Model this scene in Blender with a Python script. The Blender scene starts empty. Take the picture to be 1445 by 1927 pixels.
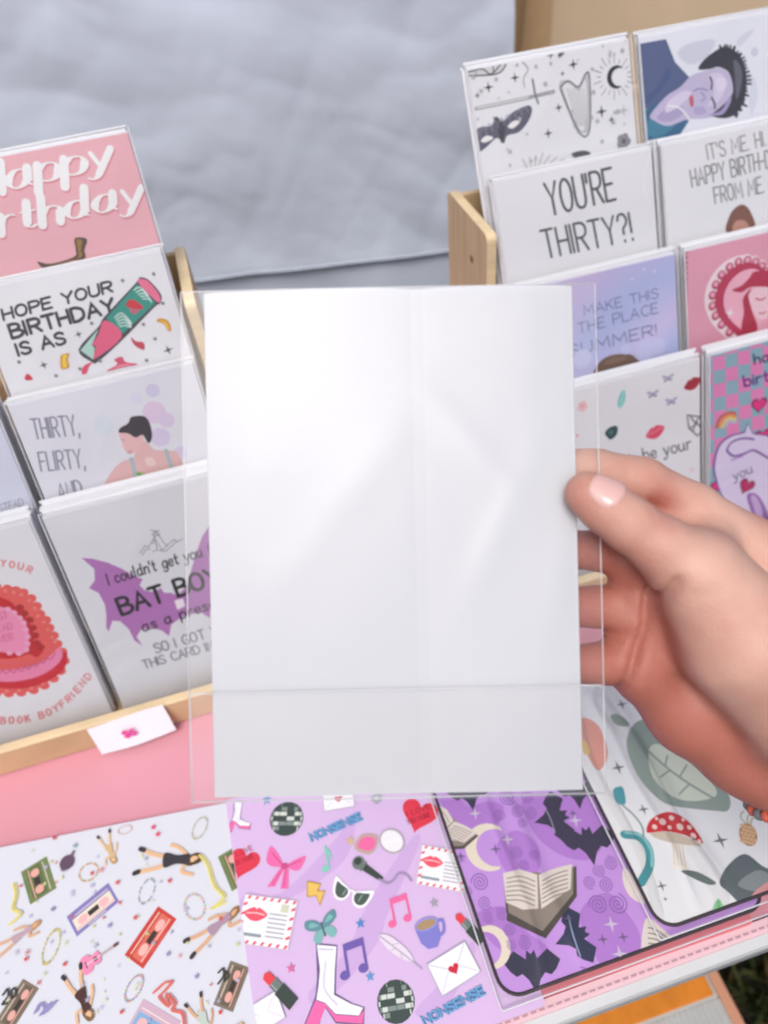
import bpy, bmesh, math, random
import numpy as np
from mathutils import Vector, Matrix, noise
from mathutils.geometry import tessellate_polygon
S = bpy.context.scene
COL = S.collection
R = math.radians

# ------------------------------------------------------------------ camera
CAM_POS = Vector((-0.0602, -0.3483, 0.5475))
CAM_RIGHT = Vector((0.95769184, -0.27394583, -0.08820441)).normalized()
CAM_FWD = Vector((0.12664538, 0.67636710, -0.72559527)).normalized()
CAM_UP = CAM_RIGHT.cross(CAM_FWD).normalized()
cam = bpy.data.cameras.new('camera')
camera = bpy.data.objects.new('camera', cam)
COL.objects.link(camera)
CAM_M = Matrix((CAM_RIGHT, CAM_UP, -CAM_FWD)).transposed().to_4x4()
CAM_M.translation = CAM_POS
camera.matrix_world = CAM_M
cam.sensor_fit = 'VERTICAL'
cam.sensor_height = 36.0
cam.lens = 36.0 * 1384.1 / 1927.0
cam.clip_start = 0.01
cam.clip_end = 200
cam.dof.use_dof = True
cam.dof.focus_distance = 0.36
cam.dof.aperture_fstop = 7.0
S.camera = camera

# ------------------------------------------------------------------ daylight (bright overcast)
SUN_EL, SUN_AZ = R(60), R(206)          # azimuth measured from +Y towards +X
w = bpy.data.worlds.new('World')
S.world = w
w.use_nodes = True
nt = w.node_tree
sky = nt.nodes.new('ShaderNodeTexSky')
sky.sky_type = 'NISHITA'
sky.sun_disc = False
sky.sun_elevation = SUN_EL
sky.sun_rotation = SUN_AZ
sky.dust_density = 4.0
sky.air_density = 0.6
sky.ozone_density = 0.6
bg = nt.nodes['Background']
bg.inputs['Strength'].default_value = 0.15
nt.links.new(sky.outputs[0], bg.inputs[0])
sl = bpy.data.lights.new('sun', 'SUN')
sl.energy = 1.35
sl.angle = R(24)
sl.color = (0.98, 1.0, 0.985)
sun = bpy.data.objects.new('sun', sl)
COL.objects.link(sun)
sd = Vector((math.sin(SUN_AZ) * math.cos(SUN_EL), math.cos(SUN_AZ) * math.cos(SUN_EL), math.sin(SUN_EL)))
sun.rotation_euler = sd.to_track_quat('Z', 'Y').to_euler()
S.view_settings.view_transform = 'Standard'
S.view_settings.look = 'None'
S.view_settings.gamma = 1.0
S.view_settings.exposure = 0.14
S.cycles.max_bounces = 12
S.cycles.diffuse_bounces = 5
S.cycles.transparent_max_bounces = 24
S.cycles.caustics_reflective = False
S.cycles.caustics_refractive = False

# ------------------------------------------------------------------ materials
def lin(h):
    h = h.lstrip('#')
    v = [int(h[i:i + 2], 16) / 255 for i in (0, 2, 4)]
    return [c / 12.92 if c <= .04045 else ((c + .055) / 1.055) ** 2.4 for c in v]
MATS = {}
def setin(n, k, v):
    if k in n.inputs: n.inputs[k].default_value = v
def mat(name, col, rough=.55, bump=None, mottle=None, spec=.35, coat=0.0):
    """Principled material; col is an sRGB hex or a linear triple; mottle=(scale,amount); bump=(scale,strength,distance)"""
    if name in MATS: return MATS[name]
    m = bpy.data.materials.new(name); m.use_nodes = True
    t = m.node_tree; p = t.nodes['Principled BSDF']
    c = lin(col) if isinstance(col, str) else list(col)
    p.inputs['Base Color'].default_value = (*c, 1)
    p.inputs['Roughness'].default_value = rough
    setin(p, 'Specular IOR Level', spec); setin(p, 'Coat Weight', coat); setin(p, 'Coat Roughness', .12)
    if mottle or bump:
        tc = t.nodes.new('ShaderNodeTexCoord')
    if mottle:
        n = t.nodes.new('ShaderNodeTexNoise'); n.inputs['Scale'].default_value = mottle[0]; n.inputs['Detail'].default_value = 5
        mp = t.nodes.new('ShaderNodeMapping')
        if len(mottle) > 2: mp.inputs['Scale'].default_value = mottle[2]
        t.links.new(tc.outputs['Object'], mp.inputs[0]); t.links.new(mp.outputs[0], n.inputs['Vector'])
        r = t.nodes.new('ShaderNodeValToRGB')
        r.color_ramp.elements[0].position = .3; r.color_ramp.elements[1].position = .7
        a = mottle[1]
        r.color_ramp.elements[0].color = (*[x * (1 - a) for x in c], 1)
        r.color_ramp.elements[1].color = (*[min(1, x * (1 + a * .6)) for x in c], 1)
        t.links.new(n.outputs['Fac'], r.inputs[0]); t.links.new(r.outputs[0], p.inputs['Base Color'])
    if bump:
        n = t.nodes.new('ShaderNodeTexNoise'); n.inputs['Scale'].default_value = bump[0]; n.inputs['Detail'].default_value = 4
        t.links.new(tc.outputs['Object'], n.inputs['Vector'])
        b = t.nodes.new('ShaderNodeBump'); b.inputs['Strength'].default_value = bump[1]; b.inputs['Distance'].default_value = bump[2]
        t.links.new(n.outputs['Fac'], b.inputs['Height']); t.links.new(b.outputs[0], p.inputs['Normal'])
    MATS[name] = m
    return m
PAPER = lin('#DEE1E8')
def ink(h):
    """printed colour: the hue read next to white paper, as a reflectance on .80 paper"""
    k = 'ink_' + h.lstrip('#')
    if k in MATS: return MATS[k]
    c = [min(.86, max(.012, a / b * .80)) for a, b in zip(lin(h), PAPER)]
    return mat(k, c, .5)
def clear_film(name, rough, haze, wrinkle, scale, gloss=.6):
    m = bpy.data.materials.new(name); m.use_nodes = True
    t = m.node_tree; t.nodes.clear()
    o = t.nodes.new('ShaderNodeOutputMaterial')
    tr = t.nodes.new('ShaderNodeBsdfTransparent'); tr.inputs[0].default_value = (1, 1, 1, 1)
    gl = t.nodes.new('ShaderNodeBsdfGlossy'); gl.inputs['Roughness'].default_value = rough
    di = t.nodes.new('ShaderNodeBsdfDiffuse'); di.inputs[0].default_value = (.85, .86, .88, 1)
    fr = t.nodes.new('ShaderNodeFresnel'); fr.inputs['IOR'].default_value = 1.5
    m1 = t.nodes.new('ShaderNodeMixShader'); m2 = t.nodes.new('ShaderNodeMixShader')
    m1.inputs[0].default_value = haze
    tc = t.nodes.new('ShaderNodeTexCoord')
    n = t.nodes.new('ShaderNodeTexNoise'); n.inputs['Scale'].default_value = scale; n.inputs['Detail'].default_value = 3; n.inputs['Distortion'].default_value = 1.2
    b = t.nodes.new('ShaderNodeBump'); b.inputs['Strength'].default_value = wrinkle; b.inputs['Distance'].default_value = .004
    L = t.links.new
    L(tc.outputs['Object'], n.inputs['Vector']); L(n.outputs['Fac'], b.inputs['Height'])
    for q in (gl, fr): L(b.outputs[0], q.inputs['Normal'])
    L(tr.outputs[0], m1.inputs[1]); L(di.outputs[0], m1.inputs[2])
    mu = t.nodes.new('ShaderNodeMath'); mu.operation = 'MULTIPLY'; mu.inputs[1].default_value = gloss; L(fr.outputs[0], mu.inputs[0]); L(mu.outputs[0], m2.inputs[0]); L(m1.outputs[0], m2.inputs[1]); L(gl.outputs[0], m2.inputs[2]); L(m2.outputs[0], o.inputs[0])
    MATS[name] = m
    return m
FILM = clear_film('clear_film', .12, .025, .4, 12, .55)
FILM_PAD = clear_film('pad_clear_film', .1, .015, .12, 10, .42)
FILM_HELD = clear_film('held_clear_film', .3, .03, .16, 9, .75)
FILM_EDGE = clear_film('film_edge', .2, .75, 0, 6)
WHITE = mat('white_paper', (.80, .80, .83), .6, mottle=(60, .02))
BOARD = mat('card_stock', (.79, .79, .82), .5)
WOOD = mat('birch_plywood', (.64, .45, .25), .5, bump=(90, .15, .001), mottle=(9, .16, (1.5, 22, 1.5)))
WOOD_EDGE = mat('plywood_edge', (.74, .58, .35), .55, mottle=(30, .15, (1, 1, 12)))

# ------------------------------------------------------------------ object helpers
def tag(o, label=None, cat=None, group=None, kind=None):
    for k, v in (('label', label), ('category', cat), ('group', group), ('kind', kind)):
        if v: o[k] = v
    return o
def empty(name, label, cat, M=None, group=None):
    o = bpy.data.objects.new(name, None); COL.objects.link(o); o.empty_display_size = .02
    if M is not None: o.matrix_world = M
    return tag(o, label, cat, group)
def link(name, me, m=None, parent=None, smooth=False):
    o = bpy.data.objects.new(name, me); COL.objects.link(o)
    if m is not None:
        for q in (m if isinstance(m, (list, tuple)) else [m]): me.materials.append(q)
    if smooth:
        for p in me.polygons: p.use_smooth = True
    if parent is not None: o.parent = parent
    return o
def bmobj(name, bm, m=None, parent=None, smooth=False):
    bmesh.ops.recalc_face_normals(bm, faces=bm.faces[:])
    me = bpy.data.meshes.new(name); bm.to_mesh(me); bm.free()
    return link(name, me, m, parent, smooth)
def add_box(bm, x0, x1, y0, y1, z0, z1, bev=0.0, seg=2, mi=0):
    vs = [bm.verts.new((x, y, z)) for x in (x0, x1) for y in (y0, y1) for z in (z0, z1)]
    idx = [(0, 1, 3, 2), (4, 6, 7, 5), (0, 4, 5, 1), (2, 3, 7, 6), (0, 2, 6, 4), (1, 5, 7, 3)]
    fs = [bm.faces.new([vs[i] for i in f]) for f in idx]
    for f in fs: f.material_index = mi
    if bev:
        es = list({e for f in fs for e in f.edges})
        bmesh.ops.bevel(bm, geom=es, offset=bev, segments=seg, affect='EDGES', profile=.5)
def box(name, dims, m, parent=None, bev=0.0, smooth=False):
    bm = bmesh.new(); add_box(bm, *dims, bev=bev)
    return bmobj(name, bm, m, parent, smooth)
def prism(bm, pts, axis, a, b, mi=0):
    """extrude a 2D outline along an axis ('x': pts are (y,z); 'z': pts are (x,y))"""
    def V(p, t): return (t, p[0], p[1]) if axis == 'x' else (p[0], p[1], t)
    A = [bm.verts.new(V(p, a)) for p in pts]; B = [bm.verts.new(V(p, b)) for p in pts]
    n = len(pts)
    bm.faces.new(A).material_index = mi; bm.faces.new(B[::-1]).material_index = mi
    side = [bm.faces.new((A[i], A[(i + 1) % n], B[(i + 1) % n], B[i])) for i in range(n)]
    return side
def round_rect(w, h, r, n=6, cx=0, cy=0):
    o = []
    for sx, sy, a0 in ((1, 1, 0), (-1, 1, 90), (-1, -1, 180), (1, -1, 270)):
        for i in range(n + 1):
            a = R(a0 + 90 * i / n)
            o.append((cx + sx * (w / 2 - r) + r * math.cos(a), cy + sy * (h / 2 - r) + r * math.sin(a)))
    return o
def tube(bm, pts, r, n=8, closed=False):
    pts = [Vector(p) for p in pts]; rings = []
    for i, p in enumerate(pts):
        if closed: d = pts[(i + 1) % len(pts)] - pts[i - 1]
        else: d = pts[min(i + 1, len(pts) - 1)] - pts[max(i - 1, 0)]
        d.normalize(); a = d.orthogonal().normalized() if i == 0 else (a - d * a.dot(d)).normalized(); b = d.cross(a)
        rr = r[i] if isinstance(r, (list, tuple)) else r
        rings.append([bm.verts.new(p + rr * (math.cos(2 * math.pi * k / n) * a + math.sin(2 * math.pi * k / n) * b)) for k in range(n)])
    m = len(rings)
    for i in range(m if closed else m - 1):
        A, B = rings[i], rings[(i + 1) % m]
        for k in range(n): bm.faces.new((A[k], A[(k + 1) % n], B[(k + 1) % n], B[k]))
    if not closed: bm.faces.new(rings[0][::-1]); bm.faces.new(rings[-1])

# ------------------------------------------------------------------ stroke lettering (drawn, no font files)
GLY = {
'A': '0,0 3.5,10 7,0/1.3,3.6 5.7,3.6', 'B': '0,0 0,10/~0,10 3.3,9.9 5.2,8.7 5.2,6.7 3.5,5.4 0,5.2/~0,5.2 4,5 6.2,3.8 6.2,1.5 4,.1 0,0',
'C': '~6.5,8.3 5,9.8 3,9.8 .8,7.8 .2,5 .8,2.2 3,.2 5,.2 6.5,1.7', 'D': '0,0 0,10/~0,10 3,9.9 5.8,8 6.5,5 5.8,2 3,.1 0,0',
'E': '5.5,10 0,10 0,0 5.5,0/0,5.2 4.6,5.2', 'F': '5.3,10 0,10 0,0/0,5.2 4.5,5.2',
'G': '~6.5,8.3 5,9.8 3,9.8 .8,7.8 .2,5 .8,2.2 3,.2 5,.2 6.4,1.7 6.6,4.4/6.6,4.5 4,4.5', 'H': '0,0 0,10/6,0 6,10/0,5 6,5', 'I': '0,0 0,10',
'K': '0,0 0,10/5.5,10 0,4.2/1.8,6 5.8,0', 'L': '0,10 0,0 5,0', 'M': '0,0 .6,10 4,3 7.4,10 8,0', 'N': '0,0 0,10 6,0 6,10',
'O': '~3.3,10 5.7,8.6 6.6,5 5.7,1.4 3.3,0 .9,1.4 0,5 .9,8.6 3.3,10', 'P': '0,0 0,10/~0,10 4,9.9 5.8,8.6 5.8,6.3 4,4.9 0,4.8',
'R': '0,0 0,10/~0,10 4,9.9 5.8,8.6 5.8,6.3 4,4.9 0,4.8/2.8,4.8 6,0', 'S': '~5.4,8.4 4.2,9.8 2,9.9 .5,8.6 .6,6.7 2.5,5.4 4.8,4.2 5.6,2.6 5,.8 3,0 1,.3 0,1.8',
'T': '0,10 6.4,10/3.2,10 3.2,0', 'U': '~0,10 0,3 1,.6 3,0 5,.6 6,3 6,10', 'V': '0,10 3.3,0 6.6,10', 'Y': '0,10 3.2,5 6.4,10/3.2,5 3.2,0',
'?': '~0,8 1,9.8 3.5,9.9 5,8.2 4.5,6.3 2.6,4.8 2.5,2.8/2.5,.5 2.5,0', '!': '0,10 0,2.8/0,.5 0,0', "'": '0,10 0,7.3', ',': '.6,.6 0,-1.8', '.': '0,.4 0,0', '-': '0,4.6 3.8,4.6', '$': '~5.2,8 4,9 2,9 .5,7.9 .7,6.4 2.5,5.3 4.6,4.2 5.4,2.7 4.6,1 3,.6 1,.9 0,2/2.7,10.6 2.7,-.8', '6': '~5,9.6 2.6,8.4 .5,5 .4,2 2,.1 4.2,.3 5.5,2.4 4.6,4.8 2.6,5.4 .8,4',
'a': '~4.8,4.6 3.6,6 1.6,5.8 .2,3 1.4,.2 3.4,.4 4.8,2.6/~4.8,6 4.9,1.5 5.8,.1', 'b': '0,10 0,0/~0,3.8 1.8,6 4,5.6 5,3 4,.4 1.8,.1 0,2', 'c': '~4.6,5 3,6 1,5.2 .2,3 1,.8 3,.1 4.7,1.2', 'd': '~4.8,4.4 3.4,6 1.4,5.6 .2,3 1.4,.3 3.4,.3 4.8,2.4/~4.9,10 4.9,1.5 5.8,.1',
'e': '~.4,3 4.4,3.3 4.2,5.2 2.6,6 .8,5 .2,3 1,.7 2.8,0 4.8,1.2', 'g': '~4.8,4.6 3.4,6 1.4,5.6 .2,3 1.4,.4 3.4,.4 4.8,2.6/~4.9,6 4.9,-1 3.6,-3 1.4,-3 .2,-1.8', 'h': '0,10 0,0/~0,3.4 1.6,5.8 3.6,5.8 4.6,4.2 4.6,0', 'i': '0,6 0,0/0,8.6 0,8.1',
'l': '~0,10 0,1.6 .9,.1', 'n': '0,6 0,0/~0,3.4 1.6,5.8 3.6,5.8 4.6,4.2 4.6,0', 'o': '~2.6,6 4.6,5 5.2,3 4.6,1 2.6,0 .6,1 0,3 .6,5 2.6,6', 'p': '0,6 0,-3.4/~0,3.8 1.8,6 4,5.6 5,3 4,.4 1.8,.1 0,2', 'r': '0,6 0,0/~0,3 1,5.2 2.6,6 3.6,5.6', 's': '~3.9,5 2.6,6 1,5.8 .4,4.6 1.6,3.4 3.4,2.4 3.8,1 2.4,0 .8,.2 0,1.2', 't': '~1.6,9 1.6,1.8 2.4,.2 3.8,.6/0,6 3.6,6', 'u': '~0,6 .1,2 1.2,.2 3,.3 4.6,2.6/~4.6,6 4.7,1.4 5.6,.1', 'y': '0,6 2.6,.4/~5,6 2.6,-.4 1.6,-2.6 .4,-3.2 -.6,-2.4'}
ADV = {' ': 3.2, 'I': 0.4, "'": .4, '!': .4, '.': .4, ',': .8, 'i': .3, 'l': 1.0}
def catmull(p, n=5):
    p = [Vector(q[:2]) for q in p]
    if len(p) < 3: return p
    closed = (p[0] - p[-1]).length < 1e-6
    o = []
    m = len(p)
    for i in range(m - 1):
        a = p[i - 1] if i > 0 else (p[-2] if closed else p[0]); b = p[i]; c = p[i + 1]
        d = p[i + 2] if i + 2 < m else (p[1] if closed else p[-1])
        for k in range(n):
            t = k / n
            o.append(.5 * ((2 * b) + (c - a) * t + (2 * a - 5 * b + 4 * c - d) * t * t + (3 * b - a - 3 * c + d) * t ** 3))
    o.append(p[-1])
    return o
def catclosed(p, n=4):
    q = list(p) + [p[0]]
    return catmull(q, n)[:-1]
def glyph(ch):
    g = GLY.get(ch)
    if g is None: return [], ADV.get(ch, 4)
    st = []; wmax = 0
    for s in g.split('/'):
        c = s[0] == '~'
        pts = [tuple(float(v) for v in q.split(',')) for q in s.lstrip('~').split()]
        wmax = max(wmax, max(q[0] for q in pts))
        st.append([tuple(q) for q in (catmull(pts, 5) if c else pts)])
    return st, ADV.get(ch, wmax)

# ------------------------------------------------------------------ printed designs: flat ink shapes laid on a sheet
class Ink:
    """collects flat printed shapes (mm) and builds ONE mesh with a material slot per ink"""
    STEP = 4e-6
    def __init__(s, clip=None):
        s.v = []; s.f = []; s.mi = []; s.mats = []; s.z = 0.0; s.clip = clip
    def slot(s, h):
        if h not in s.mats: s.mats.append(h)
        return s.mats.index(h)
    def face(s, pts, mi):
        if s.clip:
            x0, x1, y0, y1 = s.clip
            for ax, lim, sg in ((0, x0, 1), (0, x1, -1), (1, y0, 1), (1, y1, -1)):
                o = []
                for i in range(len(pts)):
                    a, b = pts[i - 1], pts[i]
                    da, db = sg * (a[ax] - lim), sg * (b[ax] - lim)
                    if (da >= 0) != (db >= 0):
                        t = da / (da - db); o.append(tuple(a[k] + (b[k] - a[k]) * t for k in range(3)))
                    if db >= 0: o.append(b)
                pts = o
                if len(pts) < 3: return
        i0 = len(s.v); s.v += [(p[0] / 1000, p[1] / 1000, p[2]) for p in pts]
        s.f.append(tuple(range(i0, i0 + len(pts)))); s.mi.append(mi)
    def poly(s, col, pts, smooth=0):
        if smooth: pts = catclosed(pts)
        s.z += s.STEP; mi = s.slot(col)
        P = [Vector((p[0], p[1], 0)) for p in pts]
        for t in tessellate_polygon([P]):
            q = [(P[i].x, P[i].y, s.z) for i in t]
            if ((q[1][0] - q[0][0]) * (q[2][1] - q[0][1]) - (q[1][1] - q[0][1]) * (q[2][0] - q[0][0])) < 0: q.reverse()
            s.face(q, mi)
    def circ(s, col, x, y, r, n=20, ry=None, rot=0):
        ca, sa = math.cos(rot), math.sin(rot); ry = ry or r
        s.poly(col, [(x + r * math.cos(2 * math.pi * k / n) * ca - ry * math.sin(2 * math.pi * k / n) * sa, y + r * math.cos(2 * math.pi * k / n) * sa + ry * math.sin(2 * math.pi * k / n) * ca) for k in range(n)])
    def line(s, col, wd, pts, smooth=0, pen=None):
        if smooth and len(pts) > 2: pts = catmull(pts, 5)
        P = [Vector(p[:2]) for p in pts]
        Q = [P[0]]
        for p in P[1:]:
            if (p - Q[-1]).length > 1e-4: Q.append(p)
        P = Q
        if len(P) < 2: return
        s.z += s.STEP; mi = s.slot(col)
        L, Rr, W = [], [], []
        n = len(P)
        for i in range(n):
            d0 = (P[i] - P[i - 1]).normalized() if i else (P[1] - P[0]).normalized()
            d1 = (P[i + 1] - P[i]).normalized() if i < n - 1 else d0
            t = d0 + d1
            t = t.normalized() if t.length > .2 else d1
            nn = Vector((-t.y, t.x)); k = 1 / max(.55, abs(nn.dot(Vector((-d0.y, d0.x)))))
            ww = wd / 2
            if pen is not None: ww *= .16 + .84 * abs(t.dot(pen)) ** 3.2
            L.append(P[i] + nn * ww * k); Rr.append(P[i] - nn * ww * k); W.append(ww)
        for i in range(n - 1):
            z0 = s.z + i * 4e-8; z1 = z0 + 4e-8
            s.face([(*Rr[i], z0), (*Rr[i + 1], z1), (*L[i + 1], z1), (*L[i], z0)], mi)
        for i, d in ((0, -1), (n - 1, 1)):
            a = (L[i] - P[i]); t = Vector((a.y, -a.x)) * (1 if d > 0 else -1)
            pts = [P[i] + a * math.cos(q) + t * math.sin(q) for q in (0, math.pi / 4, math.pi / 2, 3 * math.pi / 4, math.pi)]
            if d < 0: pts.reverse()
            s.face([(*p, s.z + i * 4e-8) for p in pts], mi)
    def text(s, txt, A, B, Tp, col, wt=.1, style='n'):
        A, B, Tp = Vector(A), Vector(B), Vector(Tp)
        up = Tp - A; al = (B - A).normalized() * up.length * wt / 2      # the box given is the outer edge of the strokes
        wd0 = up.length * wt
        A, B, Tp = A + up * wt / 2 + al, B + up * wt / 2 - al, A + up * (1 - wt / 2) + al
        G = []; x = 0
        for ch in txt:
            st, ad = glyph(ch); G.append((x, st)); x += ad + (2.0 if style != 'w' else 1.5)
        x -= 2.0
        ex = (B - A) / x; ey = (Tp - A) / 10
        wd = wd0
        pen = ey.normalized() if style == 'w' else None
        for gx, st in G:
            for q in st:
                s.line(col, wd, [A + ex * (gx + p[0]) + ey * p[1] for p in q], pen=pen)
    def motif(s, name, x, y, size, rot, cols, asp=1.0):
        ca, sa = math.cos(R(rot)), math.sin(R(rot))
        def tf(p): return (x + size * (p[0] * ca - p[1] * asp * sa), y + size * (p[0] * sa + p[1] * asp * ca))
        z0 = s.z
        for o in MOTIF[name](list(cols)):
            if o[0] == 'p': s.poly(o[1], [tf(p) for p in o[2]], o[3] if len(o) > 3 else 0)
            elif o[0] == 's': s.line(o[1], o[2] * size, [tf(p) for p in o[3]], o[4] if len(o) > 4 else 1)
            else:
                n = 18; s.poly(o[1], [tf((o[2] + o[4] * math.cos(2 * math.pi * k / n), o[3] + (o[5] if len(o) > 5 else o[4]) * math.sin(2 * math.pi * k / n))) for k in range(n)])
    def run(s, ops):
        for o in ops:
            if o[0] == 'p': s.poly(o[1], o[2], o[3])
            elif o[0] == 's': s.line(o[1], max(.25, o[2]), o[3], o[4])
            elif o[0] == 'c': s.circ(o[1], o[2], o[3], o[4])
            elif o[0] == 't': s.text(*o[1:])
            elif o[0] == 'm': s.motif(*o[1:])
    def build(s, name, parent, z=0.0):
        me = bpy.data.meshes.new(name)
        me.from_pydata(s.v, [], s.f)
        for h in s.mats: me.materials.append(ink(h))
        me.polygons.foreach_set('material_index', s.mi)
        o = link(name, me, None, parent); o.location = (0, 0, z)
        return o
pt = lambda *a: [(a[i], a[i + 1]) for i in range(0, len(a), 2)]
def star(n, r0, r1, a0=90):
    return [((r0 if i % 2 == 0 else r1) * math.cos(R(a0 + 180 * i / n)), (r0 if i % 2 == 0 else r1) * math.sin(R(a0 + 180 * i / n))) for i in range(2 * n)]
def m_heart(c):
    o = []
    for i in range(28):
        t = 2 * math.pi * i / 28
        o.append((16 * math.sin(t) ** 3 / 34, (13 * math.cos(t) - 5 * math.cos(2 * t) - 2 * math.cos(3 * t) - math.cos(4 * t) + 2) / 34))
    return [('p', c[0], o)]
def m_cassette(c):
    w_ = '#E6DED2' if len(c) < 4 else c[3]
    return [('p', c[0], pt(-.5, -.5, .5, -.5, .5, .5, -.5, .5)), ('p', c[1], pt(-.44, -.34, .44, -.34, .44, .2, -.44, .2)), ('p', '#3B3430', pt(-.12, -.16, .12, -.16, .12, .06, -.12, .06)),
            ('p', c[2], pt(-.34, -.16, -.2, -.2, -.13, -.04, -.2, .1, -.34, .06), 1), ('p', c[2], pt(.2, -.2, .34, -.16, .34, .06, .2, .1, .13, -.04), 1), ('s', c[2], .03, pt(-.42, -.26, .42, -.26), 0), ('s', w_, .018, pt(-.42, .3, .42, .3), 0), ('s', c[1], .02, pt(-.2, -.42, .2, -.42), 0)]
def m_beads(c):
    o = []
    for i in range(22):
        a = 2 * math.pi * i / 22
        o.append(('c', c[i % len(c)], .43 * math.cos(a), .43 * math.sin(a), .052))
    return o
def m_guitar(c):
    return [('s', c[1], .05, pt(0, 0, .42, 0), 0), ('s', c[1], .085, pt(.42, 0, .5, 0), 0), ('p', c[0], pt(-.48, 0, -.42, -.2, -.25, -.22, -.14, -.12, 0, -.16, .06, 0, 0, .16, -.14, .12, -.25, .22, -.42, .2), 1), ('c', c[1], -.08, 0, .06), ('s', c[1], .03, pt(-.32, -.08, -.32, .08), 0), ('s', '#F0D8E4', .02, pt(-.3, 0, .4, 0), 0)]
def m_figure(c):
    k, h, d = c
    return [('s', k, .06, pt(.02, .1, .22, .22, .5, .3)), ('s', k, .06, pt(.02, -.1, .22, -.16, .46, -.34)), ('s', '#37343A', .07, pt(.44, .28, .5, .32), 0), ('s', '#37343A', .07, pt(.42, -.32, .48, -.36), 0),
            ('s', k, .05, pt(-.24, .12, -.2, .34, -.36, .44)), ('s', k, .05, pt(-.24, -.12, -.1, -.34, .02, -.42)), ('p', d, pt(-.28, .14, -.1, .12, .08, .2, .1, -.2, -.1, -.12, -.28, -.14), 1), ('c', h, -.38, 0, .1, .16), ('c', k, -.36, .02, .06, .1), ('p', h, pt(-.46, .1, -.3, .2, -.22, .12, -.34, .1, -.42, 0), 1)]
def m_mic(c):
    return [('p', c[0], pt(-.12, .1, .5, .06, .5, -.06, -.12, -.1)), ('c', c[1], -.26, 0, .17), ('c', c[0], -.3, .03, .1), ('s', c[1], .05, pt(-.1, .12, -.1, -.12), 0)]
def m_disco(c):
    o = [('c', c[0], 0, 0, .5)]
    rn = random.Random(5)
    for j in range(7):
        y = -.42 + j * .14; hw = math.sqrt(max(0, .22 - (y) ** 2))
        n = 6
        for i in range(n):
            x0 = hw * math.sin(math.pi * (i / n - .5)); x1 = hw * math.sin(math.pi * ((i + 1) / n - .5))
            q = rn.random()
            if q < .62: o.append(('p', c[1] if q < .28 else c[2], [(x0 + .008, y - .055), (x1 - .008, y - .055), (x1 - .008, y + .055), (x0 + .008, y + .055)]))
    return o
def m_boot(c):
    return [('p', '#6A5A86', pt(-.32, .5, -.02, .51, .02, .2, .06, -.04, .3, -.12, .46, -.14, .48, -.34, .12, -.36, -.06, -.2, -.1, -.5, -.3, -.5, -.2, -.1, -.22, .1)), ('p', c[0], pt(-.3, .48, -.03, .49, 0, .2, .04, -.06, .28, -.13, .44, -.15, .4, -.24, .1, -.26, -.06, -.16, -.18, -.14, -.18, 0, -.2, .2)),
            ('p', c[1], pt(-.19, -.15, -.06, -.17, .1, -.27, .4, -.25, .46, -.17, .46, -.32, .12, -.34, -.04, -.2, -.12, -.48, -.28, -.48)), ('s', '#B9B4C6', .015, pt(-.26, .43, -.07, .45), 0), ('s', '#C9C4D6', .02, pt(-.14, .3, -.1, 0, .1, -.16))]
def m_bow(c):
    return [('p', c[1], pt(-.06, .05, -.5, .42, -.42, .02)), ('p', c[0], pt(-.04, .06, -.46, .46, -.5, .1, -.3, -.02), 1), ('p', c[0], pt(.04, .06, .46, .34, .42, .04, .28, -.04), 1), ('p', c[0], pt(-.1, -.02, -.32, -.5, -.12, -.46, 0, -.04)), ('p', c[0], pt(0, -.04, .02, -.5, .22, -.46, .12, -.02)), ('s', c[1], .03, pt(-.4, .3, -.08, .06), 0), ('s', c[1], .03, pt(.38, .22, .08, .04), 0), ('s', c[1], .025, pt(-.06, -.08, -.2, -.42), 0), ('s', c[1], .025, pt(.06, -.08, .1, -.44), 0), ('c', c[1], 0, .03, .1, .08)]
def m_compact(c):
    return [('c', '#A9A2AC', .22, .06, .29, .25), ('c', c[0], .22, .06, .25, .21), ('s', '#FFFFFF', .04, pt(.1, -.06, .34, .16), 0), ('p', '#B79E9A', pt(-.36, -.5, -.04, -.44, .02, -.24, -.12, -.02, -.4, -.2), 1), ('p', c[2], pt(-.32, -.44, -.08, -.38, -.02, -.25, -.12, -.1, -.34, -.22), 1)]
def m_note1(c):
    return [('s', c[0], .09, pt(.02, -.3, .02, .48), 0), ('p', c[0], pt(.0, .5, .16, .3, .22, .05, .12, -.1, .14, .1, .0, .24)), ('c', c[0], -.1, -.34, .16, .12)]
def m_note2(c):
    return [('s', c[0], .08, pt(-.22, -.34, -.22, .34), 0), ('s', c[0], .08, pt(.34, -.28, .34, .42), 0), ('p', c[0], pt(-.26, .24, -.26, .44, .38, .5, .38, .3)), ('c', c[0], -.32, -.36, .15, .12), ('c', c[0], .24, -.3, .15, .12)]
def m_butterfly(c):
    return [('p', c[0], pt(0, 0, .12, .34, .44, .48, .48, .2, .2, 0), 1), ('p', c[0], pt(0, 0, -.12, .34, -.44, .48, -.48, .2, -.2, 0), 1), ('p', c[1], pt(0, -.02, .26, -.04, .36, -.28, .2, -.44, .04, -.2), 1), ('p', c[1], pt(0, -.02, -.26, -.04, -.36, -.28, -.2, -.44, -.04, -.2), 1), ('p', c[1], pt(.1, .16, .3, .36, .36, .2), 1), ('p', c[1], pt(-.1, .16, -.3, .36, -.36, .2), 1), ('s', '#4A5A66', .05, pt(0, -.26, 0, .2), 0)]
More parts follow.
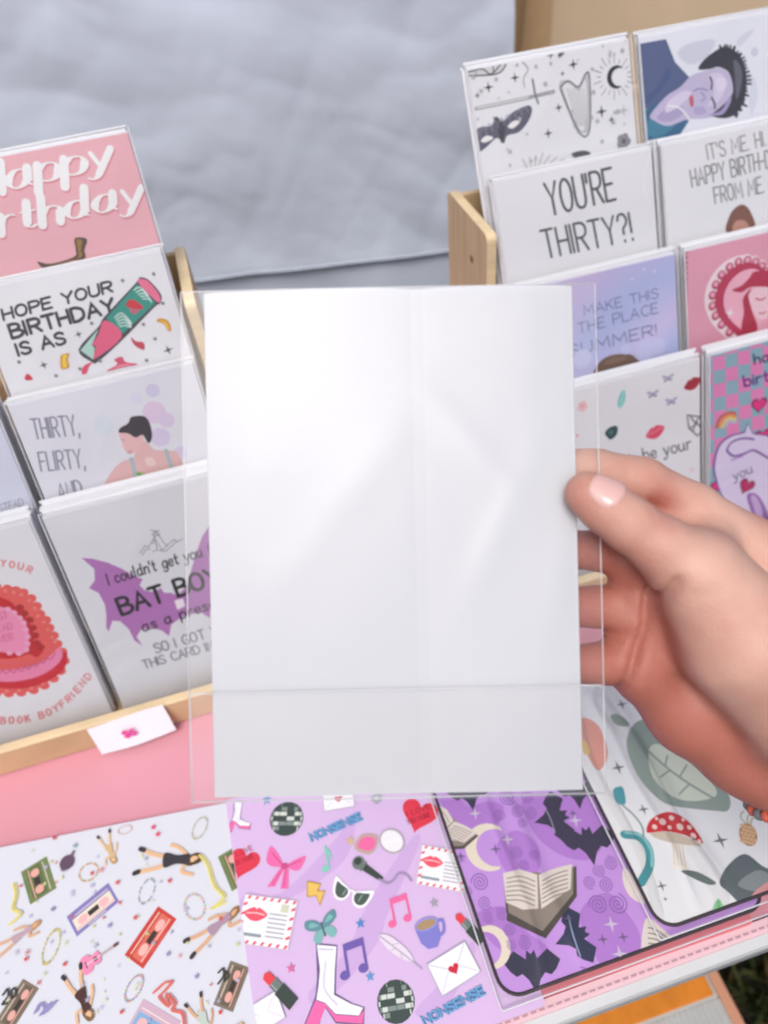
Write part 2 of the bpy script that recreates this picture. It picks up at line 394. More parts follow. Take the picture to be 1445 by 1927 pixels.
def m_book(c):
    o = [('p', c[1], pt(-.46, .1, -.02, .3, .08, .26, .5, .44, .5, .06, .1, -.5, -.4, -.36)), ('p', c[2], pt(-.46, .16, -.02, .3, .08, .27, .46, .42, .45, .08, .06, -.42, -.38, -.26)), ('p', c[0], pt(-.48, .22, -.26, .3, -.02, .26, 0, -.16, -.2, -.2, -.42, -.14)), ('p', c[0], pt(0, .26, .18, .36, .44, .46, .42, .14, .24, 0, .04, -.16))]
    for i in range(6):
        o.append(('s', c[2], .014, pt(-.42, .16 - i * .055, -.24, .21 - i * .06, -.05, .17 - i * .06))); o.append(('s', c[2], .014, pt(.05, .19 - i * .055, .2, .29 - i * .055, .38, .37 - i * .055)))
    return o
def m_bat(c):
    return [('p', c[0], pt(-.5, .16, -.3, .34, -.1, .2, -.07, .34, 0, .27, .07, .34, .1, .2, .3, .34, .5, .16, .4, .02, .3, -.06, .2, -.02, .1, -.12, 0, -.34, -.1, -.12, -.2, -.02, -.3, -.06, -.4, .02))]
def m_moon(c):
    o = [(.46 * math.cos(R(a)), .46 * math.sin(R(a))) for a in range(60, 301, 12)]
    i_ = [(.14 + .38 * math.cos(R(a)), .36 * math.sin(R(a))) for a in range(290, 69, -12)]
    return [('p', c[0], [(-x, y) for x, y in o + i_][::-1])]
def m_spiral(c):
    return [('s', c[0], .055, [((.03 + .43 * i / 40) * math.cos(i * .42), (.03 + .43 * i / 40) * math.sin(i * .42)) for i in range(41)], 0)]
def m_mushroom(c):
    o = [('p', c[1], pt(-.1, .02, .1, .02, .16, -.3, .2, -.48, -.06, -.5, -.04, -.26), 1), ('p', c[2], pt(-.42, .02, -.2, .1, .1, .1, .46, -.02, .2, -.06, -.2, -.06), 1), ('p', c[0], pt(-.48, .04, -.42, .26, -.2, .44, .02, .48, .28, .34, .48, .02, .2, .1, -.1, .12, -.3, .08), 1)]
    for x, y, r in ((-.34, .16, .045), (-.2, .28, .06), (-.04, .38, .045), (.1, .24, .06), (.26, .26, .04), (.32, .12, .05), (-.08, .2, .035), (-.3, .32, .03), (.42, .05, .03), (.16, .38, .03)): o.append(('c', '#EBC6C2', x, y, r))
    for i in range(4): o.append(('s', '#BDB5AC', .012, pt(-.04 + i * .05, .0, -.02 + i * .06, -.44)))
    return o
def m_pinecone(c):
    o = [('s', c[2], .05, pt(-.05, .1, -.2, .3, -.12, .48)), ('s', c[2], .05, pt(0, .1, -.02, .3, .08, .5)), ('s', c[2], .05, pt(.05, .1, .1, .3, .2, .4)), ('c', c[1], 0, -.18, .24, .32)]
    for j in range(5):
        for i in range(4): o.append(('c', c[0], -.15 + i * .1 + (j % 2) * .05 - .02, -.4 + j * .11, .05, .055))
    return o
def m_envelope(c):
    return [('p', '#A8A6B8', pt(-.5, -.5, .5, -.5, .5, .5, -.5, .5)), ('p', c[0], pt(-.48, -.47, .48, -.47, .48, .47, -.48, .47)), ('s', c[1], .025, pt(-.48, .47, 0, -.08, .48, .47), 0), ('s', c[1], .02, pt(-.48, -.47, -.1, .05), 0), ('s', c[1], .02, pt(.48, -.47, .1, .05), 0)] + [(o[0], c[2], [(p[0] * .26, p[1] * .36 - .04) for p in o[2]]) for o in m_heart(c)]
def m_postcard(c):
    o = [('p', '#C9C2D0', pt(-.5, -.5, .5, -.5, .5, .5, -.5, .5)), ('p', c[0], pt(-.48, -.48, .48, -.48, .48, .48, -.48, .48))]
    for i in range(7):
        x = -.44 + i * .14
        o.append(('p', c[1], pt(x, .41, x + .05, .41, x + .08, .48, x + .03, .48))); o.append(('p', c[1], pt(x, -.48, x + .05, -.48, x + .08, -.41, x + .03, -.41)))
    for i in range(4):
        y = -.32 + i * .19
        o.append(('p', c[1], pt(.41, y, .48, y + .04, .48, y + .1, .41, y + .06))); o.append(('p', c[1], pt(-.48, y, -.41, y + .04, -.41, y + .1, -.48, y + .06)))
    o += [(q[0], c[2], [(p[0] * .44 - .22, p[1] * .44 + .12) for p in q[2]]) + tuple(q[3:]) for q in m_lips([c[2], c[2]])[:1]]
    o.append(('s', '#F2C6C8', .02, pt(-.38, .12, -.22, .14, -.06, .12)))
    for i in range(6): o.append(('s', '#9A98A6', .018, pt(.04, .16 - i * .09, .36, .16 - i * .09), 0))
    o += [('p', '#C6CCB4', pt(.22, .22, .36, .22, .36, .38, .22, .38)), ('s', '#8A98A0', .05, pt(-.4, -.3, -.05, -.3), 0)]
    return o
def m_lips(c):
    return [('p', c[0], pt(-.5, .02, -.24, .24, -.08, .3, 0, .22, .08, .3, .24, .24, .5, .02, .3, -.22, .1, -.32, -.1, -.32, -.3, -.22), 1), ('s', c[1], .04, pt(-.4, .02, -.15, .05, 0, 0, .15, .05, .4, .02))]
def m_mug(c):
    return [('s', c[0], .09, pt(.26, .22, .48, .2, .42, -.1, .2, -.18)), ('p', c[0], pt(-.42, .26, -.36, -.2, -.2, -.42, .1, -.44, .26, -.24, .34, .26), 0), ('c', '#8F8FD6', -.04, .26, .38, .18), ('c', c[1], -.04, .25, .32, .13)]
def m_feather(c):
    return [('p', c[0], pt(-.5, .1, -.3, .42, .1, .34, .3, 0, .1, -.26, -.2, -.3, -.42, -.1), 1), ('s', c[1], .03, pt(-.48, .06, .1, 0, .5, -.1)), ('s', c[1], .015, pt(-.2, .04, -.1, .34)), ('s', c[1], .015, pt(0, .02, .1, -.24)), ('s', c[1], .015, pt(-.1, .02, -.16, -.26))]
def m_lipstick(c):
    return [('p', c[0], pt(.2, .11, .44, .11, .5, .02, .44, -.1, .2, -.1)), ('p', c[1], pt(-.02, .12, .22, .12, .22, -.12, -.02, -.12)), ('p', c[2], pt(-.5, .15, 0, .15, 0, -.15, -.5, -.15)), ('s', '#A9B4B0', .02, pt(.02, .06, .2, .06), 0)]
def m_gem(c): return [('p', c[0], pt(-.42, 0, -.1, .38, .36, .42, .44, -.1, .1, -.46, -.2, -.3), 1), ('p', c[1], pt(-.2, .02, .02, .22, .2, .06, .02, -.2))]
def m_bolt(c): return [('p', c[1], pt(-.3, .5, .26, .3, .12, .06, .4, .02, .14, -.5, .02, -.12, -.34, -.1)), ('p', c[0], pt(-.27, .44, .2, .27, .05, .04, .34, -.01, .13, -.4, .06, -.08, -.28, -.06))]
def m_glasses(c):
    o = []
    for sx in (-1, 1):
        P = pt(.04, .08, .3, .2, .5, .26, .44, -.06, .28, -.2, .1, -.14); o.append(('p', c[0], [(sx * a, b) for a, b in P], 1))
        P = pt(.09, .07, .3, .14, .42, .16, .38, -.05, .27, -.14, .13, -.1); o.append(('p', c[1], [(sx * a, b) for a, b in P], 1)); o.append(('s', '#8A9894', .03, [(sx * .2 + .05, .08), (sx * .2 + .02, -.06)], 0))
    return o + [('s', c[0], .05, pt(-.08, .06, 0, .1, .08, .06))]
def m_flower(c): return [('c', c[0], .26 * math.cos(R(72 * i)), .26 * math.sin(R(72 * i)), .22) for i in range(5)] + [('c', c[1], 0, 0, .14)]
MOTIF = dict(star4=lambda c: [('p', c[0], star(4, .5, .12))], star5=lambda c: [('p', c[0], star(5, .45, .2))], sparkle=lambda c: [('s', c[0], .07, [(-.5 * math.cos(R(a)), -.5 * math.sin(R(a))), (.5 * math.cos(R(a)), .5 * math.sin(R(a)))], 0) for a in (0, 60, 120)],
             heart=m_heart, cassette=m_cassette, beads=m_beads, guitar=m_guitar, figure=m_figure, mic=m_mic, disco=m_disco, boot=m_boot, bow=m_bow, compact=m_compact, note1=m_note1, note2=m_note2, butterfly=m_butterfly, book=m_book, bat=m_bat, moon=m_moon, spiral=m_spiral, mushroom=m_mushroom, pinecone=m_pinecone, envelope=m_envelope, postcard=m_postcard, lips=m_lips, mug=m_mug, feather=m_feather, lipstick=m_lipstick, gem=m_gem, bolt=m_bolt, glasses=m_glasses, flower=m_flower)

# ------------------------------------------------------------------ the printed artwork, in millimetres on each sheet
ART = {
'happy': [('t', 'Happy', (20.7, -27.9), (118.7, -24.6), (27.7, -4.1), '#D0808E', 0.25, 'w'), ('t', 'Happy', (20.5, -26.6), (118.3, -23.3), (27.5, -2.8), '#F4EFF4', 0.25, 'w'), ('t', 'Birthday', (1.6, -53.3), (131.8, -52.8), (8.3, -29.7), '#D0808E', 0.25, 'w'), ('t', 'Birthday', (1.4, -52.0), (131.5, -51.4), (8.1, -28.4), '#F4EFF4', 0.25, 'w'), ('p','#4A3414',[(77.6,-62.5),(81.0,-61.4),(86.2,-63.9),(82.2,-70.4),(80.7,-76.0),(71.7,-75.8),(52.5,-77.2),(48.5,-71.5),(56.6,-74.8),(73.6,-73.5),(76.4,-69.2)],1), ('p','#8A6A1E',[(78.8,-63.3),(81.7,-62.8),(82.5,-65.1),(79.8,-69.9),(78.6,-74.5),(66.4,-75.2),(54.0,-75.9),(57.4,-75.8),(74.7,-75.1),(78.0,-69.5)],1)],
'hope': [('t', 'HOPE YOUR', (15.1, -26.0), (94.6, -22.7), (16.3, -17.0), '#2E2C33', 0.2, 'n'), ('t', 'BIRTHDAY', (15.9, -39.4), (92.7, -36.7), (16.4, -27.9), '#2E2C33', 0.2, 'n'), ('t', 'IS AS', (16.0, -51.8), (52.0, -50.5), (16.4, -41.7), '#2E2C33', 0.2, 'n'), ('p','#39323C',[(115.3,-16.5),(121.0,-19.6),(126.4,-31.2),(123.4,-37.3),(119.1,-38.6),(91.6,-55.1),(68.9,-67.1),(64.0,-66.5),(58.0,-55.9),(76.9,-43.2),(83.3,-37.3),(111.4,-19.7)],1), ('p','#DB6C93',[(115.2,-17.6),(120.3,-20.2),(125.2,-31.2),(122.4,-35.9),(113.1,-19.8)],1), ('p','#1F8B80',[(112.1,-20.4),(121.0,-35.9),(91.8,-51.9),(83.7,-38.8)],0), ('p','#D9577F',[(82.7,-39.9),(90.6,-53.5),(66.5,-64.9),(70.2,-57.0),(68.6,-54.3),(74.5,-48.9)],1), ('p','#A9CFCB',[(76.3,-44.8),(68.0,-54.8),(69.3,-57.4),(65.5,-65.1),(59.1,-56.7)],0), ('p','#C2202F',[(100.0,-32.7),(103.7,-29.8),(108.5,-32.3),(111.3,-38.0),(105.9,-37.0),(101.0,-34.6)],1), ('p','#B65A72',[(101.8,-35.9),(107.9,-37.8),(104.8,-40.5),(102.0,-38.7)],1), ('s','#CFE3E2',0.75,[(108.9,-24.1),(113.2,-22.9),(117.0,-28.6)],1), ('s','#CFE3E2',0.75,[(109.9,-25.9),(114.4,-25.3),(117.3,-30.1)],1), ('s','#CFE3E2',0.76,[(110.9,-27.6),(115.5,-27.8),(117.5,-31.6)],1), ('s','#CFE3E2',0.76,[(111.9,-29.4),(116.7,-30.2),(117.7,-33.1)],1), ('s','#CFE3E2',0.76,[(113.0,-31.2),(117.8,-32.7),(117.9,-34.6)],1), ('s','#CFE3E2',0.76,[(89.7,-39.9),(95.5,-37.8),(99.8,-45.5)],1), ('s','#CFE3E2',0.76,[(90.1,-41.6),(95.3,-40.0),(99.5,-46.4)],1), ('s','#CFE3E2',0.76,[(90.5,-43.2),(95.2,-42.2),(99.2,-47.2)],1), ('s','#CFE3E2',0.76,[(90.8,-44.9),(95.0,-44.5),(99.0,-48.1)],1), ('s','#CFE3E2',0.76,[(91.2,-46.5),(94.9,-46.7),(98.7,-48.9)],1), ('p','#B8354F',[(96.6,-55.6),(98.9,-59.0),(103.9,-61.3),(102.9,-66.3),(98.6,-63.6),(96.4,-59.6)],1), ('p','#C22B3F',[(15.1,-67.0),(18.3,-64.3),(20.5,-68.9),(16.5,-69.1)],1), ('p','#C78D1F',[(117.9,-47.9),(121.0,-47.1),(125.8,-50.2),(126.1,-56.6),(123.7,-57.2),(121.9,-51.6),(118.1,-49.1)],1), ('p','#E4B72F',[(119.4,-48.6),(124.0,-50.4),(125.0,-55.8),(123.6,-55.5),(122.1,-50.8)],1), ('p','#C78D1F',[(45.3,-56.9),(50.9,-57.1),(48.4,-61.1),(47.6,-66.6),(42.0,-66.5),(43.0,-61.0)],1), ('p','#EBC23C',[(46.0,-57.6),(49.4,-58.1),(47.1,-60.8),(46.6,-65.5),(43.2,-65.6)],1), ('p','#C8476A',[(71.8,-75.3),(80.9,-72.2),(79.8,-68.5),(85.8,-67.6),(87.3,-72.0),(95.3,-75.6),(84.4,-75.4)],1), ('p','#E68AA2',[(75.6,-74.5),(84.0,-73.2),(91.5,-75.0),(83.6,-74.5)],1), ('p','#D24166',[(54.4,-72.9),(57.8,-67.9),(65.0,-66.7),(61.5,-68.8),(57.6,-73.7)],1), ('m','star4',61.6,-45.4,5.9,7,('#2E2C33',),1.0), ('m','star4',31.1,-61.0,6.7,7,('#2E2C33',),1.0), ('m','star4',119.6,-70.5,8.1,7,('#2E2C33',),1.0), ('c','#7E7E86',103.1,-16.1,1.3), ('c','#7E7E86',125.5,-16.2,1.3), ('c','#7E7E86',72.9,-40.1,1.3), ('c','#7E7E86',107.9,-48.7,1.3), ('c','#7E7E86',125.7,-37.2,1.3), ('c','#7E7E86',112.8,-60.5,1.3), ('c','#7E7E86',70.0,-67.1,1.3), ('c','#7E7E86',102.1,-74.3,1.4), ('c','#7E7E86',15.6,-55.1,1.3), ('c','#7E7E86',36.7,-70.4,1.3), ('c','#7E7E86',54.5,-69.4,1.3)],
'thirty': [('c','#C8C4E4',101.9,-14.5,5.0), ('c','#D3C2E0',98.0,-30.5,8.5), ('c','#CFC4E4',96.7,-49.7,7.2), ('c','#CDD8E6',60.2,-30.5,7.3), ('c','#D2D4EA',88.4,-17.3,4.7), ('c','#CDC5E4',107.4,-65.0,5.0), ('c','#CFC2E2',104.9,-38.3,5.7), ('t', 'THIRTY,', (10.4, -29.4), (42.6, -34.1), (12.7, -13.6), '#7E7F93', 0.075, 'n'), ('t', 'FLIRTY,', (6.4, -53.5), (38.0, -59.0), (9.1, -38.3), '#7E7F93', 0.075, 'n'), ('t', 'AND', (10.7, -79.3), (28.8, -80.5), (13.1, -64.7), '#75768C', 0.08, 'n'), ('p','#D8B0B4',[(43.1,-78.7),(49.5,-70.9),(57.8,-63.7),(65.2,-60.6),(71.1,-60.4),(73.4,-59.7),(80.7,-50.4),(85.9,-50.6),(89.5,-57.7),(99.1,-60.9),(105.2,-64.4),(105.8,-76.0),(98.8,-77.3),(82.5,-80.0),(66.5,-78.1),(57.1,-78.1)],1), ('p','#DDB3B8',[(68.9,-39.4),(68.8,-46.1),(68.5,-50.3),(70.4,-56.2),(74.7,-56.3),(79.2,-55.0),(84.8,-46.6),(80.9,-40.7),(73.8,-37.6)],1), ('p','#2B2028',[(69.1,-38.8),(71.0,-35.7),(77.4,-33.7),(81.0,-29.8),(89.2,-30.9),(92.3,-35.7),(91.5,-45.8),(88.6,-51.3),(86.4,-50.9),(84.8,-44.7),(79.4,-45.4),(75.1,-41.0)],1), ('p','#72B04A',[(70.1,-71.4),(73.3,-71.7),(79.2,-75.5),(89.7,-76.1),(98.5,-73.8),(98.8,-77.3),(83.1,-78.2),(68.7,-78.5)],1), ('s','#9FB3BE',2.78,[(71.1,-60.4),(70.8,-67.8),(69.1,-78.2)],1), ('s','#9FB3BE',2.81,[(97.5,-60.5),(97.5,-70.0),(97.7,-75.1)],1), ('s','#B26D78',0.69,[(70.6,-54.0),(72.1,-55.4),(73.3,-54.1)],1), ('s','#8A6E78',0.57,[(69.3,-44.4),(71.1,-45.5)],1), ('p','#E2C6CA',[(80.8,-62.9),(86.0,-63.1),(87.1,-69.1),(81.3,-68.8)],1)],
'instead': [('t', 'A CARD INSTEAD', (82.3, -77.1), (128.7, -75.5), (83.5, -70.6), '#8A8DA2', 0.09, 'n')],
'bat': [('p','#A86FB4',[(16.9,-39.7),(24.0,-42.7),(33.4,-49.1),(41.3,-56.8),(47.0,-64.7),(53.1,-70.0),(49.2,-74.5),(51.6,-80.1),(57.8,-83.5),(61.9,-82.0),(63.4,-81.3),(64.8,-86.5),(69.8,-88.1),(73.4,-92.2),(81.2,-86.7),(89.1,-74.9),(97.5,-60.7),(106.0,-48.1),(114.3,-40.4),(121.8,-39.3),(127.1,-46.3),(129.7,-63.6),(127.8,-79.9),(119.1,-84.4),(112.3,-95.3),(111.6,-106.8),(103.5,-104.2),(95.8,-109.1),(91.5,-119.7),(86.2,-111.9),(77.6,-111.3),(71.3,-111.4),(61.3,-115.6),(56.5,-125.3),(52.9,-118.7),(46.4,-113.8),(38.1,-112.5),(32.7,-117.9),(34.5,-127.6),(30.1,-120.3),(29.4,-109.2),(25.6,-100.5),(20.3,-98.1),(14.5,-106.4),(13.8,-102.5),(17.6,-92.0),(19.6,-82.6),(18.6,-71.6),(13.4,-65.6),(19.5,-60.6),(22.4,-51.2)],0), ('p','#E4DDEA',[(70.0,-95.4),(76.8,-95.5),(76.4,-102.7),(69.8,-104.2)],0), ('s','#77788A',0.6,[(57.7,-48.2),(63.4,-43.4),(65.2,-45.3),(72.0,-38.6),(73.7,-35.1),(76.0,-39.1),(77.1,-44.9),(79.1,-48.2)],0), ('s','#77788A',0.6,[(71.2,-35.7),(74.6,-34.0),(76.4,-37.6),(72.2,-38.0),(71.2,-35.7)],0), ('s','#77788A',0.6,[(69.2,-43.8),(72.3,-39.4),(74.1,-50.8),(80.0,-47.1),(85.6,-44.4),(86.6,-47.0),(91.7,-45.9)],0), ('s','#77788A',0.61,[(58.9,-50.2),(62.9,-46.7),(66.4,-47.0)],0), ('s','#77788A',0.61,[(70.8,-49.8),(76.6,-52.2),(86.0,-46.9)],0), ('s','#77788A',0.6,[(71.9,-40.8),(71.2,-48.5),(67.2,-50.0)],0), ('s','#77788A',0.6,[(71.1,-32.3),(77.3,-34.8)],0), ('t', "I couldn't get you the", (27.5, -68.1), (119.6, -64.4), (28.3, -57.2), '#2A2530', 0.11, 'n'), ('t', 'BAT BOY', (27.4, -96.8), (109.4, -92.1), (27.3, -79.3), '#15131A', 0.16, 'n'), ('t', 'as a present', (38.4, -115.6), (111.7, -111.0), (38.7, -105.0), '#1E1A22', 0.12, 'n'), ('t', 'SO I GOT YOU', (41.8, -137.9), (107.3, -136.5), (41.9, -127.9), '#6F6E7B', 0.11, 'n'), ('t', 'THIS CARD INSTEAD', (28.9, -149.0), (116.9, -149.1), (28.9, -139.9), '#6F6E7B', 0.11, 'n')],
'cake': [('p','#DB5A58',[(58.1,-51.1),(70.9,-41.6),(87.5,-41.6),(101.6,-48.5),(110.6,-54.5),(114.4,-64.0),(114.2,-72.4),(116.7,-81.1),(116.7,-90.5),(118.0,-96.8),(117.2,-106.9),(118.5,-114.8),(115.7,-126.0),(101.6,-134.8),(86.5,-139.4),(72.8,-137.5),(58.5,-131.4),(44.8,-118.7),(39.3,-98.7),(44.0,-71.4)],1), ('c','#DB5A58',87.5,-41.6,3.5), ('c','#DB5A58',95.2,-44.7,3.5), ('c','#DB5A58',101.6,-48.5,3.5), ('c','#DB5A58',106.7,-51.5,3.5), ('c','#DB5A58',111.0,-54.9,3.5), ('c','#DB5A58',114.3,-61.2,3.6), ('c','#DB5A58',115.6,-68.6,3.6), ('c','#DB5A58',115.5,-75.7,3.6), ('c','#DB5A58',117.5,-82.1,3.7), ('c','#DB5A58',117.4,-89.3,3.7), ('c','#DB5A58',118.0,-96.8,3.7), ('c','#DB5A58',117.7,-104.8,3.8), ('c','#DB5A58',118.7,-112.6,3.8), ('c','#DB5A58',117.4,-121.2,3.8), ('c','#DB5A58',111.5,-129.1,3.9), ('c','#DB5A58',104.2,-134.2,3.9), ('c','#DB5A58',95.5,-138.0,3.9), ('c','#DB5A58',86.5,-139.4,3.9), ('c','#DB5A58',77.3,-138.4,3.8), ('c','#DB5A58',68.6,-136.1,3.8), ('c','#DB5A58',60.5,-132.5,3.8), ('c','#E8827C',85.5,-42.8,1.3), ('c','#E8827C',93.2,-46.0,1.3), ('c','#E8827C',99.5,-49.8,1.3), ('c','#E8827C',104.6,-52.8,1.3), ('c','#E8827C',109.0,-56.2,1.3), ('c','#E8827C',112.3,-62.5,1.3), ('c','#E8827C',113.5,-69.9,1.3), ('c','#E8827C',113.4,-77.0,1.3), ('c','#E8827C',115.4,-83.4,1.3), ('c','#E8827C',115.3,-90.6,1.4), ('c','#E8827C',115.8,-98.1,1.4), ('c','#E8827C',116.8,-102.4,1.4), ('c','#E8827C',117.9,-110.2,1.4), ('c','#E8827C',116.6,-118.8,1.4), ('c','#E8827C',110.7,-126.7,1.4), ('c','#E8827C',103.4,-131.7,1.4), ('c','#E8827C',94.8,-135.6,1.4), ('c','#E8827C',85.8,-136.9,1.4), ('c','#E8827C',76.6,-135.9,1.4), ('c','#E8827C',67.9,-133.6,1.4), ('c','#E8827C',59.8,-130.0,1.4), ('p','#C4102C',[(43.0,-89.8),(51.7,-107.6),(69.0,-116.9),(85.1,-121.1),(102.9,-121.4),(113.8,-114.7),(120.9,-113.4),(120.6,-118.5),(114.2,-128.5),(101.8,-134.1),(85.5,-135.9),(70.2,-131.9),(55.0,-122.4),(42.6,-107.3)],1), ('p','#E585B0',[(47.5,-89.9),(55.3,-107.4),(70.3,-113.6),(84.3,-117.0),(99.7,-117.2),(112.7,-111.2),(117.3,-108.4),(118.3,-114.7),(112.4,-121.7),(100.9,-126.8),(88.3,-128.4),(71.6,-125.4),(55.7,-115.1)],1), ('p','#D45A72',[(52.6,-85.9),(63.5,-101.4),(77.8,-109.5),(91.6,-113.6),(103.8,-112.6),(113.1,-106.9),(115.2,-91.4),(106.2,-81.2),(75.8,-70.9)],1), ('p','#DB5A58',[(55.7,-78.3),(65.1,-97.5),(78.3,-108.1),(93.9,-113.7),(106.4,-112.1),(113.5,-104.1),(114.7,-89.8),(108.1,-76.1),(77.8,-65.9)],1), ('p','#BE0A24',[(66.9,-48.5),(86.6,-49.5),(98.2,-57.3),(101.8,-65.5),(104.0,-71.9),(105.2,-79.4),(105.3,-88.1),(103.0,-97.5),(105.6,-101.4),(105.8,-107.3),(99.6,-111.2),(95.4,-106.7),(88.1,-107.1),(76.3,-104.4),(61.0,-93.2),(56.8,-73.0)],1), ('p','#E98DB8',[(71.8,-58.4),(85.2,-58.6),(96.5,-64.5),(99.9,-70.5),(101.5,-75.3),(103.1,-78.7),(102.2,-85.6),(101.3,-91.1),(98.3,-97.3),(97.4,-101.4),(91.2,-105.2),(84.5,-101.4),(76.5,-97.9),(66.6,-87.9),(63.3,-73.8)],1), ('c','#A80A20',103.9,-66.2,2.9), ('c','#A80A20',105.1,-71.9,2.9), ('c','#A80A20',106.7,-78.4,2.9), ('c','#A80A20',106.3,-85.5,2.9), ('c','#A80A20',105.4,-92.5,3.0), ('c','#A80A20',104.2,-99.4,3.0), ('c','#A80A20',105.4,-103.5,3.0), ('c','#EFA2C6',95.7,-64.8,2.0), ('c','#EFA2C6',98.7,-69.0,2.0), ('c','#EFA2C6',100.9,-74.4,2.0), ('c','#EFA2C6',101.8,-79.3,2.1), ('c','#EFA2C6',101.1,-85.5,2.1), ('c','#EFA2C6',100.1,-91.7,2.1), ('c','#EFA2C6',97.7,-97.4,2.1), ('c','#EFA2C6',94.9,-102.4,2.1), ('c','#EFA2C6',88.7,-103.9,2.1), ('c','#EFA2C6',82.7,-101.2,2.1), ('s','#C75F8E',1.12,[(67.5,-111.8),(68.6,-116.4),(72.8,-113.7)],1), ('s','#C75F8E',1.12,[(72.5,-113.3),(73.7,-117.9),(77.9,-115.2)],1), ('s','#C75F8E',1.13,[(77.7,-114.5),(78.9,-119.0),(83.2,-116.1)],1), ('s','#C75F8E',1.13,[(83.1,-115.2),(84.4,-119.5),(88.8,-116.4)],1), ('s','#C75F8E',1.13,[(88.7,-115.5),(90.1,-119.5),(94.6,-116.2)],1), ('s','#C75F8E',1.13,[(94.4,-115.4),(96.0,-119.0),(100.7,-115.3)],1), ('s','#C75F8E',1.13,[(100.4,-114.8),(102.1,-118.0),(106.9,-113.9)],1), ('s','#C75F8E',1.13,[(106.5,-113.8),(108.4,-116.5),(113.4,-111.8)],1), ('t', 'BEST', (79.8, -72.3), (93.4, -72.6), (80.8, -65.5), '#D06C98', 0.12, 'n'), ('t', 'READ', (78.3, -81.7), (93.2, -81.8), (79.0, -75.6), '#D06C98', 0.12, 'n'), ('t', 'EVER', (75.8, -91.0), (90.3, -90.9), (76.5, -84.7), '#D06C98', 0.12, 'n'), ('t', 'I', (69.5, -23.9), (71.0, -23.8), (70.4, -18.1), '#E07A7E', 0.14, 'n'), ('t', 'H', (77.1, -23.5), (81.3, -23.3), (78.0, -17.7), '#E07A7E', 0.14, 'n'), ('t', 'O', (83.1, -23.2), (87.0, -23.9), (85.0, -17.5), '#E07A7E', 0.14, 'n'), ('t', 'P', (88.7, -24.4), (92.6, -25.4), (90.8, -18.8), '#E07A7E', 0.14, 'n'), ('t', 'E', (94.3, -25.9), (98.1, -26.9), (96.4, -20.2), '#E07A7E', 0.14, 'n'), ('t', 'Y', (103.5, -29.6), (107.1, -31.3), (106.3, -24.1), '#E07A7E', 0.14, 'n'), ('t', 'O', (108.7, -32.1), (112.1, -34.2), (111.8, -26.8), '#E07A7E', 0.14, 'n'), ('t', 'U', (113.7, -35.1), (117.1, -37.2), (116.8, -29.8), '#E07A7E', 0.14, 'n'), ('t', 'R', (118.4, -38.6), (121.1, -41.8), (122.5, -34.1), '#E07A7E', 0.14, 'n'), ('t', 'F', (15.5, -127.8), (17.4, -131.7), (20.6, -123.3), '#DE7B80', 0.15, 'n'), ('t', 'A', (18.3, -133.5), (20.3, -137.6), (23.5, -129.0), '#DE7B80', 0.15, 'n'), ('t', 'V', (21.2, -139.4), (23.3, -143.3), (26.3, -134.7), '#DE7B80', 0.15, 'n'), ('t', 'O', (24.7, -144.5), (28.0, -147.0), (28.6, -138.2), '#DE7B80', 0.15, 'n'), ('t', 'R', (29.5, -148.2), (32.8, -150.7), (33.4, -141.9), '#DE7B80', 0.15, 'n'), ('t', 'I', (34.3, -151.9), (35.5, -152.8), (38.2, -145.6), '#DE7B80', 0.15, 'n'), ('t', 'T', (37.0, -154.0), (40.5, -156.3), (40.6, -147.5), '#DE7B80', 0.15, 'n'), ('t', 'E', (42.3, -157.0), (46.1, -158.7), (45.2, -150.2), '#DE7B80', 0.15, 'n'), ('t', 'B', (51.9, -161.3), (55.9, -162.7), (54.6, -154.3), '#DE7B80', 0.15, 'n'), ('t', 'O', (57.8, -163.3), (61.9, -164.5), (60.2, -156.2), '#DE7B80', 0.15, 'n'), ('t', 'O', (63.7, -165.1), (67.8, -166.4), (66.1, -158.0), '#DE7B80', 0.15, 'n'), ('t', 'K', (69.8, -166.5), (74.2, -166.8), (71.2, -159.1), '#DE7B80', 0.15, 'n'), ('t', 'B', (80.8, -167.3), (85.3, -167.1), (81.7, -159.9), '#DE7B80', 0.15, 'n'), ('t', 'O', (87.3, -166.7), (91.8, -165.9), (87.4, -159.4), '#DE7B80', 0.15, 'n'), ('t', 'Y', (93.9, -165.5), (98.4, -164.1), (93.4, -158.3), '#DE7B80', 0.15, 'n'), ('t', 'F', (100.4, -163.2), (104.8, -161.0), (99.0, -156.4), '#DE7B80', 0.15, 'n'), ('t', 'R', (106.8, -160.1), (111.1, -157.7), (105.1, -153.4), '#DE7B80', 0.15, 'n'), ('t', 'I', (113.0, -156.4), (114.5, -155.3), (110.6, -150.2), '#DE7B80', 0.15, 'n'), ('t', 'E', (116.3, -154.0), (120.4, -151.0), (113.9, -147.8), '#DE7B80', 0.15, 'n'), ('t', 'N', (122.3, -149.6), (126.3, -146.4), (119.5, -143.7), '#DE7B80', 0.15, 'n'), ('t', 'D', (128.1, -144.9), (132.1, -141.7), (125.3, -139.1), '#DE7B80', 0.15, 'n')],
